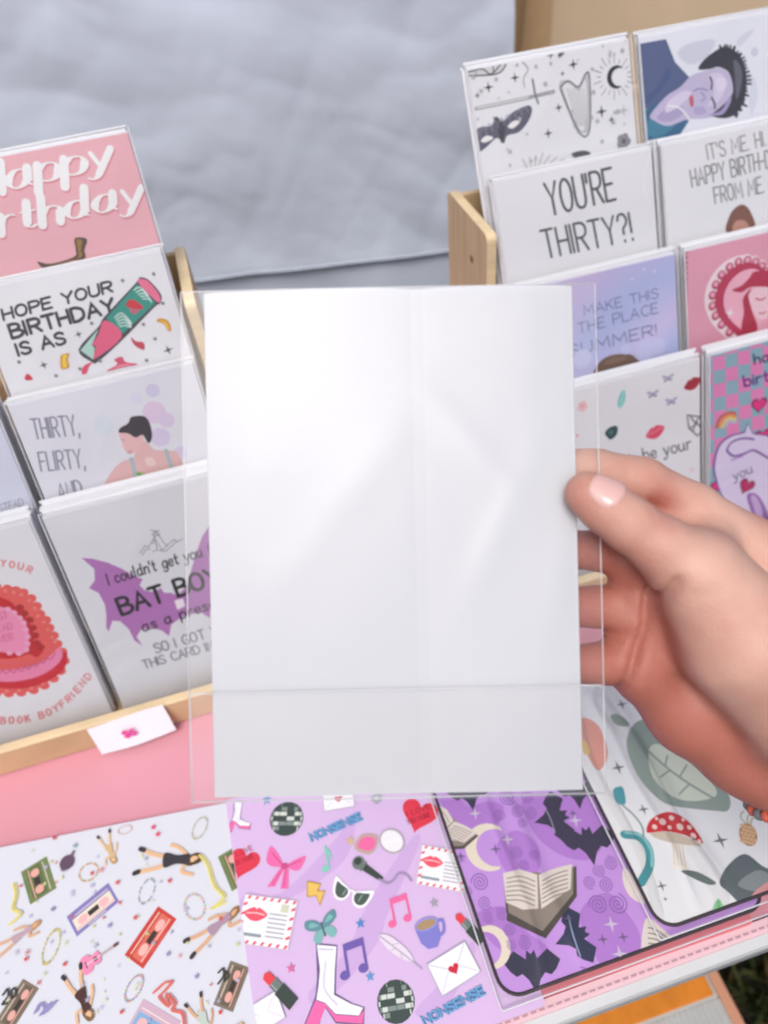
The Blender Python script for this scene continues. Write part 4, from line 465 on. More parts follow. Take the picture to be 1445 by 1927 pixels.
'cowgirl': [('c','#8A4A5E',2.6,-2.4,1.2), ('c','#E7D5DE',0.9,-2.5,0.9), ('c','#8A4A5E',2.5,-6.4,1.2), ('c','#E7D5DE',0.8,-6.5,0.9), ('c','#8A4A5E',2.3,-10.4,1.2), ('c','#E7D5DE',0.6,-10.6,0.9), ('c','#8A4A5E',2.1,-14.5,1.2), ('c','#E7D5DE',0.4,-14.6,0.9), ('c','#8A4A5E',2.0,-18.5,1.2), ('c','#E7D5DE',0.2,-18.7,0.9), ('c','#8A4A5E',1.8,-22.6,1.2), ('c','#E7D5DE',0.1,-22.8,0.9), ('c','#8A4A5E',1.6,-26.7,1.2), ('c','#E7D5DE',-0.1,-26.9,0.9), ('c','#8A4A5E',1.4,-30.9,1.2), ('c','#E7D5DE',-0.3,-31.0,1.0), ('c','#8A4A5E',1.3,-35.0,1.2), ('c','#E7D5DE',-0.5,-35.1,1.0), ('c','#8A4A5E',1.1,-39.2,1.2), ('c','#E7D5DE',-0.7,-39.3,1.0), ('c','#8A4A5E',0.9,-43.4,1.2), ('c','#E7D5DE',-0.8,-43.5,1.0), ('c','#8A4A5E',0.7,-47.6,1.2), ('c','#E7D5DE',-1.0,-47.7,1.0), ('c','#8A4A5E',0.6,-51.8,1.2), ('c','#E7D5DE',-1.2,-52.0,1.0), ('c','#8A4A5E',0.4,-56.1,1.3), ('c','#E7D5DE',-1.4,-56.2,1.0), ('c','#8A4A5E',0.2,-60.4,1.3), ('c','#E7D5DE',-1.6,-60.5,1.0), ('c','#8A4A5E',0.0,-64.7,1.3), ('c','#E7D5DE',-1.7,-64.8,1.0), ('c','#8A4A5E',-0.1,-69.0,1.3), ('c','#E7D5DE',-1.9,-69.1,1.0), ('c','#8A4A5E',-0.3,-73.4,1.3), ('c','#E7D5DE',-2.1,-73.5,1.0), ('c','#8A4A5E',-0.5,-77.7,1.3), ('c','#E7D5DE',-2.3,-77.9,1.0), ('p','#EFD5E2',[(78.0,-40.3),(78.1,-38.8),(79.3,-34.5),(82.3,-28.6),(87.5,-22.4),(94.9,-17.4),(104.0,-14.8),(114.1,-15.3),(123.8,-19.0),(132.2,-25.6),(137.9,-34.4),(140.3,-44.4),(138.8,-55.0),(133.8,-65.3),(125.8,-75.2),(116.0,-84.5),(105.8,-93.5),(96.3,-102.0),(88.5,-110.0),(83.0,-117.1),(79.9,-122.8),(78.7,-126.5),(78.5,-127.8),(78.3,-126.5),(77.0,-122.7),(73.8,-116.9),(68.3,-109.6),(60.5,-101.3),(51.1,-92.6),(41.0,-83.5),(31.5,-74.1),(23.7,-64.3),(18.8,-54.1),(17.3,-43.8),(19.4,-34.0),(24.8,-25.4),(32.7,-19.0),(42.2,-15.3),(51.9,-14.8),(60.9,-17.4),(68.3,-22.4),(73.5,-28.6),(76.6,-34.5),(77.8,-38.8)],1), ('c','#EFD5E2',78.0,-42.0,4.2), ('c','#EFD5E2',78.1,-40.7,4.2), ('c','#EFD5E2',79.1,-37.1,4.2), ('c','#EFD5E2',81.5,-32.0,4.2), ('c','#EFD5E2',85.7,-26.5,4.2), ('c','#EFD5E2',91.8,-21.8,4.2), ('c','#EFD5E2',99.5,-18.9,4.2), ('c','#EFD5E2',108.2,-18.5,4.2), ('c','#EFD5E2',116.9,-20.9,4.2), ('c','#EFD5E2',124.8,-25.8,4.2), ('c','#EFD5E2',130.9,-32.8,4.2), ('c','#EFD5E2',134.3,-41.2,4.3), ('c','#EFD5E2',134.7,-50.3,4.3), ('c','#EFD5E2',131.9,-59.5,4.4), ('c','#EFD5E2',126.3,-68.4,4.4), ('c','#EFD5E2',118.6,-76.8,4.4), ('c','#EFD5E2',109.8,-84.8,4.4), ('c','#EFD5E2',101.0,-92.5,4.4), ('c','#EFD5E2',93.0,-99.8,4.5), ('c','#EFD5E2',86.6,-106.7,4.5), ('c','#EFD5E2',82.1,-112.7,4.5), ('c','#EFD5E2',79.6,-117.5,4.5), ('c','#EFD5E2',78.6,-120.6,4.5), ('c','#EFD5E2',78.4,-121.7,4.5), ('c','#EFD5E2',78.3,-120.6,4.5), ('c','#EFD5E2',77.3,-117.5,4.5), ('c','#EFD5E2',74.7,-112.6,4.5), ('c','#EFD5E2',70.2,-106.4,4.5), ('c','#EFD5E2',63.8,-99.3,4.4), ('c','#EFD5E2',55.8,-91.8,4.4), ('c','#EFD5E2',47.0,-84.0,4.3), ('c','#EFD5E2',38.4,-75.9,4.3), ('c','#EFD5E2',30.9,-67.4,4.3), ('c','#EFD5E2',25.5,-58.6,4.2), ('c','#EFD5E2',22.7,-49.6,4.2), ('c','#EFD5E2',22.9,-40.7,4.1), ('c','#EFD5E2',26.2,-32.5,4.1), ('c','#EFD5E2',31.9,-25.7,4.1), ('c','#EFD5E2',39.4,-20.9,4.1), ('c','#EFD5E2',47.9,-18.6,4.1), ('c','#EFD5E2',56.4,-18.9,4.1), ('c','#EFD5E2',64.0,-21.8,4.1), ('c','#EFD5E2',70.1,-26.5,4.1), ('c','#EFD5E2',74.4,-32.0,4.2), ('c','#EFD5E2',76.9,-37.1,4.2), ('c','#EFD5E2',77.8,-40.7,4.2), ('c','#B23F63',78.0,-42.5,3.8), ('c','#B23F63',78.1,-41.2,3.8), ('c','#B23F63',79.0,-37.7,3.8), ('c','#B23F63',81.4,-32.8,3.8), ('c','#B23F63',85.5,-27.5,3.8), ('c','#B23F63',91.4,-22.9,3.7), ('c','#B23F63',98.9,-20.1,3.7), ('c','#B23F63',107.3,-19.8,3.8), ('c','#B23F63',115.8,-22.0,3.8), ('c','#B23F63',123.4,-26.8,3.8), ('c','#B23F63',129.3,-33.6,3.8), ('c','#B23F63',132.6,-41.8,3.9), ('c','#B23F63',133.0,-50.6,3.9), ('c','#B23F63',130.3,-59.5,3.9), ('c','#B23F63',124.8,-68.1,3.9), ('c','#B23F63',117.4,-76.3,4.0), ('c','#B23F63',108.9,-84.1,4.0), ('c','#B23F63',100.3,-91.5,4.0), ('c','#B23F63',92.5,-98.6,4.0), ('c','#B23F63',86.3,-105.2,4.0), ('c','#B23F63',82.0,-111.0,4.0), ('c','#B23F63',79.5,-115.7,4.1), ('c','#B23F63',78.6,-118.7,4.1), ('c','#B23F63',78.4,-119.8,4.1), ('c','#B23F63',78.3,-118.7,4.1), ('c','#B23F63',77.3,-115.7,4.1), ('c','#B23F63',74.8,-110.9,4.0), ('c','#B23F63',70.4,-104.9,4.0), ('c','#B23F63',64.2,-98.1,4.0), ('c','#B23F63',56.5,-90.8,3.9), ('c','#B23F63',48.0,-83.2,3.9), ('c','#B23F63',39.6,-75.4,3.9), ('c','#B23F63',32.3,-67.2,3.8), ('c','#B23F63',27.0,-58.6,3.8), ('c','#B23F63',24.3,-49.9,3.8), ('c','#B23F63',24.6,-41.3,3.7), ('c','#B23F63',27.7,-33.3,3.7), ('c','#B23F63',33.2,-26.7,3.7), ('c','#B23F63',40.5,-22.0,3.7), ('c','#B23F63',48.8,-19.7,3.7), ('c','#B23F63',57.0,-20.1,3.7), ('c','#B23F63',64.4,-22.9,3.7), ('c','#B23F63',70.4,-27.4,3.7), ('c','#B23F63',74.5,-32.8,3.8), ('c','#B23F63',76.9,-37.7,3.8), ('c','#B23F63',77.8,-41.2,3.8), ('c','#DFA3BC',78.0,-41.9,2.1), ('c','#DFA3BC',78.1,-40.7,2.1), ('c','#DFA3BC',79.0,-37.2,2.1), ('c','#DFA3BC',81.4,-32.3,2.1), ('c','#DFA3BC',85.5,-27.0,2.1), ('c','#DFA3BC',91.4,-22.4,2.1), ('c','#DFA3BC',98.9,-19.6,2.1), ('c','#DFA3BC',107.3,-19.2,2.1), ('c','#DFA3BC',115.8,-21.5,2.1), ('c','#DFA3BC',123.4,-26.3,2.1), ('c','#DFA3BC',129.3,-33.1,2.1), ('c','#DFA3BC',132.6,-41.2,2.1), ('c','#DFA3BC',132.9,-50.1,2.2), ('c','#DFA3BC',130.2,-59.0,2.2), ('c','#DFA3BC',124.8,-67.6,2.2), ('c','#DFA3BC',117.4,-75.7,2.2), ('c','#DFA3BC',108.8,-83.5,2.2), ('c','#DFA3BC',100.2,-90.9,2.2), ('c','#DFA3BC',92.5,-98.0,2.2), ('c','#DFA3BC',86.3,-104.6,2.2), ('c','#DFA3BC',82.0,-110.5,2.2), ('c','#DFA3BC',79.5,-115.1,2.3), ('c','#DFA3BC',78.6,-118.1,2.3), ('c','#DFA3BC',78.4,-119.2,2.3), ('c','#DFA3BC',78.3,-118.1,2.3), ('c','#DFA3BC',77.3,-115.1,2.3), ('c','#DFA3BC',74.8,-110.3,2.2), ('c','#DFA3BC',70.4,-104.3,2.2), ('c','#DFA3BC',64.2,-97.5,2.2), ('c','#DFA3BC',56.5,-90.3,2.2), ('c','#DFA3BC',48.0,-82.7,2.2), ('c','#DFA3BC',39.6,-74.8,2.1), ('c','#DFA3BC',32.3,-66.6,2.1), ('c','#DFA3BC',27.0,-58.1,2.1), ('c','#DFA3BC',24.3,-49.4,2.1), ('c','#DFA3BC',24.6,-40.7,2.1), ('c','#DFA3BC',27.7,-32.8,2.1), ('c','#DFA3BC',33.2,-26.2,2.0), ('c','#DFA3BC',40.6,-21.5,2.0), ('c','#DFA3BC',48.8,-19.2,2.0), ('c','#DFA3BC',57.0,-19.6,2.1), ('c','#DFA3BC',64.4,-22.4,2.1), ('c','#DFA3BC',70.4,-26.9,2.1), ('c','#DFA3BC',74.5,-32.2,2.1), ('c','#DFA3BC',76.9,-37.2,2.1), ('c','#DFA3BC',77.8,-40.7,2.1), ('p','#B02C52',[(78.0,-43.3),(78.1,-42.0),(79.1,-38.4),(81.6,-33.4),(86.0,-28.1),(92.3,-23.9),(100.0,-21.7),(108.5,-22.1),(116.8,-25.2),(123.8,-30.8),(128.6,-38.3),(130.5,-46.8),(129.2,-55.7),(124.9,-64.4),(118.2,-72.7),(110.0,-80.5),(101.3,-88.0),(93.4,-95.1),(86.8,-101.8),(82.2,-107.8),(79.6,-112.5),(78.6,-115.6),(78.4,-116.7),(78.3,-115.6),(77.2,-112.5),(74.5,-107.6),(69.9,-101.5),(63.3,-94.6),(55.4,-87.3),(46.9,-79.7),(38.8,-71.8),(32.2,-63.5),(28.0,-54.9),(26.7,-46.2),(28.4,-37.9),(32.9,-30.6),(39.6,-25.1),(47.6,-22.0),(55.9,-21.6),(63.6,-23.9),(69.8,-28.1),(74.2,-33.3),(76.8,-38.4),(77.8,-42.0)],1), ('p','#E5AAC3',[(78.0,-45.7),(78.1,-44.6),(79.0,-41.6),(81.1,-37.3),(84.8,-32.9),(90.2,-29.3),(96.7,-27.4),(103.9,-27.7),(110.9,-30.4),(116.8,-35.2),(120.8,-41.5),(122.4,-48.7),(121.3,-56.2),(117.6,-63.6),(111.9,-70.6),(105.0,-77.2),(97.7,-83.5),(91.0,-89.5),(85.5,-95.2),(81.6,-100.1),(79.4,-104.2),(78.5,-106.8),(78.4,-107.7),(78.2,-106.8),(77.3,-104.1),(75.1,-100.0),(71.2,-94.9),(65.6,-89.2),(58.9,-83.0),(51.7,-76.6),(44.8,-69.9),(39.2,-62.9),(35.6,-55.6),(34.4,-48.2),(35.9,-41.1),(39.7,-34.9),(45.4,-30.3),(52.2,-27.6),(59.2,-27.3),(65.7,-29.2),(71.1,-32.8),(74.8,-37.3),(77.0,-41.6),(77.9,-44.6)],1), ('p','#AD2148',[(42.2,-40.7),(51.1,-39.0),(58.6,-34.1),(64.5,-30.2),(90.0,-35.6),(99.3,-48.0),(111.6,-53.4),(96.3,-54.0),(76.8,-45.9),(60.0,-42.2),(51.0,-44.5)],1), ('p','#A81840',[(60.0,-43.5),(52.5,-49.8),(53.1,-61.9),(50.7,-72.2),(52.1,-84.8),(64.4,-86.3),(65.9,-75.6),(61.4,-63.8),(58.4,-51.1)],1), ('p','#E9C3D2',[(57.7,-48.3),(64.5,-43.9),(78.0,-46.8),(82.6,-57.7),(76.9,-68.6),(69.0,-70.9),(61.4,-61.1)],1), ('p','#DFA3BC',[(64.4,-86.3),(67.5,-76.0),(76.9,-71.3),(90.5,-75.7),(100.1,-94.5),(77.0,-94.7)],1), ('s','#B4365C',1.27,[(64.5,-52.4),(69.0,-54.7),(73.5,-53.7)],1), ('s','#B4365C',1.14,[(67.5,-65.1),(70.5,-66.5),(74.3,-65.6)],1), ('m','star4',40.1,-59.0,9.9,-13,('#F6E3EC',),1.0)],
'beyour': [('m','feather',66.1,-16.8,19.2,76,('#7CC4C8','#B9DDE0'),0.45), ('m','butterfly',106.3,-11.2,11.0,-2,('#B3AFCC','#A19CC0'),0.6), ('m','butterfly',92.5,-21.3,11.1,-3,('#B3AFCC','#A19CC0'),0.6), ('m','butterfly',108.7,-31.5,11.3,-3,('#B3AFCC','#A19CC0'),0.6), ('m','lips',128.1,-21.0,16.1,16,('#A31B33','#7A1226'),1.0), ('m','lips',93.6,-54.3,17.9,14,('#D4496A','#E08CA0'),1.0), ('m','gem',54.1,-44.6,12.9,-15,('#22494E','#3D6B6E'),1.0), ('s','#6A6D77',1.29,[(123.0,-47.0),(134.8,-51.5),(131.1,-54.8),(137.0,-63.5),(132.5,-68.1),(124.4,-58.8),(123.0,-47.0)],0), ('s','#6A6D77',1.3,[(126.0,-49.2),(131.1,-57.6),(125.1,-59.0)],0), ('s','#6A6D77',1.31,[(131.1,-54.8),(128.1,-62.6)],0), ('t', 'be your', (82.0, -78.0), (127.2, -78.7), (80.5, -65.2), '#5B5E68', 0.1, 'n'), ('t', 'to', (68.5, -78.7), (75.9, -77.8), (67.6, -66.8), '#5B5E68', 0.1, 'n'), ('m','flower',31.0,-16.0,9.5,-14,('#E3B3BC','#D697A5'),1.0), ('m','heart',24.3,-39.6,3.9,-15,('#E3A0AC',),1.0), ('m','heart',127.0,-98.5,4.6,-15,('#E6CBD0',),1.0), ('m','star4',130.0,-113.8,6.2,-16,('#A9ACB5',),1.0), ('c','#E5E7EC',74.7,-7.5,0.8), ('c','#E3E5EA',84.7,-38.6,0.8)],
'checker': [('p','#D77FB8',[(-7.9,8.2),(3.3,7.8),(3.6,-3.5),(-7.6,-3.1)],0), ('p','#D77FB8',[(-7.4,-14.5),(3.9,-14.9),(4.3,-26.6),(-7.1,-26.1)],0), ('p','#D77FB8',[(-6.9,-37.9),(4.6,-38.4),(5.0,-50.5),(-6.6,-49.9)],0), ('p','#D77FB8',[(-6.3,-62.2),(5.4,-62.7),(5.7,-75.2),(-6.0,-74.6)],0), ('p','#D77FB8',[(-5.8,-87.2),(6.1,-87.9),(6.5,-100.8),(-5.5,-100.1)],0), ('p','#D77FB8',[(2.9,18.9),(14.0,18.6),(14.4,7.4),(3.3,7.8)],0), ('p','#D77FB8',[(3.6,-3.5),(14.9,-3.9),(15.3,-15.4),(3.9,-14.9)],0), ('p','#D77FB8',[(4.3,-26.6),(15.7,-27.1),(16.2,-39.0),(4.6,-38.4)],0), ('p','#D77FB8',[(5.0,-50.5),(16.6,-51.0),(17.1,-63.3),(5.4,-62.7)],0), ('p','#D77FB8',[(5.7,-75.2),(17.6,-75.8),(18.1,-88.6),(6.1,-87.9)],0), ('p','#D77FB8',[(6.5,-100.8),(18.5,-101.5),(19.0,-114.7),(6.9,-113.9)],0), ('p','#D77FB8',[(14.4,7.4),(25.7,7.1),(26.2,-4.3),(14.9,-3.9)],0), ('p','#D77FB8',[(15.3,-15.4),(26.7,-15.8),(27.2,-27.5),(15.7,-27.1)],0), ('p','#D77FB8',[(16.2,-39.0),(27.8,-39.5),(28.3,-51.6),(16.6,-51.0)],0), ('p','#D77FB8',[(17.1,-63.3),(28.9,-63.9),(29.5,-76.5),(17.6,-75.8)],0), ('p','#D77FB8',[(18.1,-88.6),(30.1,-89.2),(30.7,-102.2),(18.5,-101.5)],0), ('p','#D77FB8',[(25.1,18.2),(36.3,17.9),(36.9,6.7),(25.7,7.1)],0), ('p','#D77FB8',[(26.2,-4.3),(37.6,-4.7),(38.2,-16.3),(26.7,-15.8)],0), ('p','#D77FB8',[(27.2,-27.5),(38.8,-28.0),(39.5,-40.0),(27.8,-39.5)],0), ('p','#D77FB8',[(28.3,-51.6),(40.1,-52.2),(40.8,-64.5),(28.9,-63.9)],0), ('p','#D77FB8',[(29.5,-76.5),(41.5,-77.1),(42.2,-89.9),(30.1,-89.2)],0), ('p','#D77FB8',[(30.7,-102.2),(42.9,-102.9),(43.6,-116.2),(31.3,-115.4)],0), ('p','#D77FB8',[(36.9,6.7),(48.3,6.3),(49.0,-5.1),(37.6,-4.7)],0), ('p','#D77FB8',[(38.2,-16.3),(49.7,-16.7),(50.5,-28.5),(38.8,-28.0)],0), ('p','#D77FB8',[(39.5,-40.0),(51.2,-40.5),(52.0,-52.7),(40.1,-52.2)],0), ('p','#D77FB8',[(40.8,-64.5),(52.7,-65.1),(53.5,-77.8),(41.5,-77.1)],0), ('p','#D77FB8',[(42.2,-89.9),(54.3,-90.6),(55.1,-103.7),(42.9,-102.9)],0), ('p','#D77FB8',[(47.6,17.5),(58.9,17.2),(59.7,5.9),(48.3,6.3)],0), ('p','#D77FB8',[(49.0,-5.1),(60.5,-5.5),(61.3,-17.2),(49.7,-16.7)],0), ('p','#D77FB8',[(50.5,-28.5),(62.2,-29.0),(63.0,-41.0),(51.2,-40.5)],0), ('p','#D77FB8',[(52.0,-52.7),(63.9,-53.3),(64.7,-65.7),(52.7,-65.1)],0), ('p','#D77FB8',[(53.5,-77.8),(65.6,-78.4),(66.5,-91.3),(54.3,-90.6)],0), ('p','#D77FB8',[(55.1,-103.7),(67.5,-104.4),(68.4,-117.7),(56.0,-117.0)],0), ('p','#D77FB8',[(59.7,5.9),(71.2,5.5),(72.1,-5.9),(60.5,-5.5)],0), ('p','#D77FB8',[(61.3,-17.2),(73.0,-17.6),(73.9,-29.5),(62.2,-29.0)],0), ('p','#D77FB8',[(63.0,-41.0),(74.9,-41.6),(75.8,-53.9),(63.9,-53.3)],0), ('p','#D77FB8',[(64.7,-65.7),(76.8,-66.3),(77.8,-79.0),(65.6,-78.4)],0), ('p','#D77FB8',[(66.5,-91.3),(78.8,-92.0),(79.9,-105.1),(67.5,-104.4)],0), ('p','#D77FB8',[(70.3,16.8),(81.7,16.5),(82.7,5.2),(71.2,5.5)],0), ('p','#D77FB8',[(72.1,-5.9),(83.7,-6.4),(84.7,-18.1),(73.0,-17.6)],0), ('p','#D77FB8',[(73.9,-29.5),(85.8,-30.0),(86.8,-42.1),(74.9,-41.6)],0), ('p','#D77FB8',[(75.8,-53.9),(87.9,-54.4),(89.0,-67.0),(76.8,-66.3)],0), ('p','#D77FB8',[(77.8,-79.0),(90.1,-79.7),(91.2,-92.7),(78.8,-92.0)],0), ('p','#D77FB8',[(79.9,-105.1),(92.4,-105.9),(93.5,-119.3),(80.9,-118.5)],0), ('p','#D77FB8',[(82.7,5.2),(94.3,4.8),(95.4,-6.8),(83.7,-6.4)],0), ('p','#D77FB8',[(84.7,-18.1),(96.5,-18.5),(97.7,-30.5),(85.8,-30.0)],0), ('p','#D77FB8',[(86.8,-42.1),(98.8,-42.6),(100.0,-55.0),(87.9,-54.4)],0), ('p','#D77FB8',[(89.0,-67.0),(101.2,-67.6),(102.4,-80.4),(90.1,-79.7)],0), ('p','#D77FB8',[(91.2,-92.7),(103.6,-93.4),(104.9,-106.6),(92.4,-105.9)],0), ('p','#D77FB8',[(93.2,16.1),(104.8,15.8),(106.0,4.4),(94.3,4.8)],0), ('p','#D77FB8',[(95.4,-6.8),(107.2,-7.2),(108.4,-19.0),(96.5,-18.5)],0), ('p','#D77FB8',[(97.7,-30.5),(109.6,-31.0),(110.9,-43.2),(98.8,-42.6)],0), ('p','#D77FB8',[(100.0,-55.0),(112.2,-55.6),(113.5,-68.2),(101.2,-67.6)],0), ('p','#D77FB8',[(102.4,-80.4),(114.8,-81.0),(116.2,-94.1),(103.6,-93.4)],0), ('p','#D77FB8',[(104.9,-106.6),(117.5,-107.4),(118.9,-120.9),(106.2,-120.1)],0), ('t', 'happy', (41.7, -19.0), (80.2, -20.3), (39.9, -8.7), '#2E2A5C', 0.14, 'n'), ('t', 'birthday', (32.6, -36.1), (93.4, -38.0), (30.6, -24.8), '#5A2A86', 0.15, 'n'), ('m','heart',47.4,-55.6,16.2,-3,('#6E1F56',),1.0), ('m','heart',47.4,-55.6,12.7,-3,('#D8257F',),1.0), ('m','heart',51.5,-85.8,17.6,-3,('#6E1F56',),1.0), ('m','heart',51.5,-85.8,13.8,-3,('#D8257F',),1.0), ('m','heart',8.5,-107.4,8.9,-4,('#6E1F56',),1.0), ('m','heart',8.5,-107.4,6.9,-4,('#D8257F',),1.0), ('m','heart',8.0,-120.9,13.5,-4,('#6E1F56',),1.0), ('m','heart',8.0,-120.9,10.5,-4,('#D8257F',),1.0), ('m','heart',67.5,-69.4,15.6,-3,('#6E1F56',),1.0), ('m','heart',67.5,-69.4,12.2,-3,('#D8257F',),1.0), ('s','#B4605A',2.51,[(7.2,-64.7),(10.9,-57.0),(19.1,-54.8),(25.1,-57.1)],1), ('s','#D98A55',2.51,[(9.7,-65.3),(13.0,-59.5),(19.1,-57.2),(25.2,-59.7)],1), ('s','#D9C37A',2.52,[(12.3,-66.0),(15.1,-62.1),(19.2,-59.7),(25.2,-62.3)],1), ('s','#A8B7C9',2.52,[(14.9,-66.7),(17.3,-64.7),(19.2,-62.1),(25.3,-64.9)],1), ('p','#7B549C',[(4.8,-106.4),(5.8,-90.0),(11.1,-79.6),(21.7,-75.3),(33.9,-75.3),(36.0,-68.5),(40.0,-75.4),(43.2,-79.5),(59.0,-86.3),(82.0,-106.0),(90.2,-136.3),(93.4,-189.9),(39.6,-173.9),(26.2,-155.1),(13.2,-133.7)],1), ('p','#CFC8EA',[(6.7,-107.2),(7.7,-91.3),(12.7,-81.1),(22.8,-76.9),(34.5,-76.8),(36.5,-70.3),(40.4,-77.0),(43.4,-80.9),(58.5,-87.5),(80.4,-106.5),(88.3,-135.9),(91.3,-187.8),(40.0,-172.5),(27.2,-154.4),(14.7,-133.6)],1), ('s','#7B549C',1.97,[(17.3,-88.6),(21.8,-82.4),(32.5,-81.5),(43.4,-85.2)],1), ('s','#7B549C',2.12,[(17.3,-88.6),(23.6,-95.6),(34.4,-96.3),(43.7,-95.7),(58.6,-107.4)],1), ('s','#9C7BBC',1.53,[(22.1,-99.0),(32.9,-98.1)],1), ('p','#8E66AE',[(37.8,-137.5),(46.7,-138.4),(55.1,-150.5),(62.4,-169.0),(62.9,-180.8),(49.5,-176.9),(42.3,-154.9)],1), ('p','#B9A0D4',[(41.9,-140.3),(46.7,-140.9),(53.7,-156.6),(54.4,-175.0),(50.1,-170.4),(45.5,-152.6)],1), ('t', 'you', (24.8, -120.0), (44.1, -117.0), (21.9, -109.6), '#55506E', 0.1, 'n'), ('m','heart',36.8,-129.0,17.8,-32,('#6E1F46',),1.0), ('m','heart',36.8,-129.0,14.3,-32,('#B02060',),1.0)],
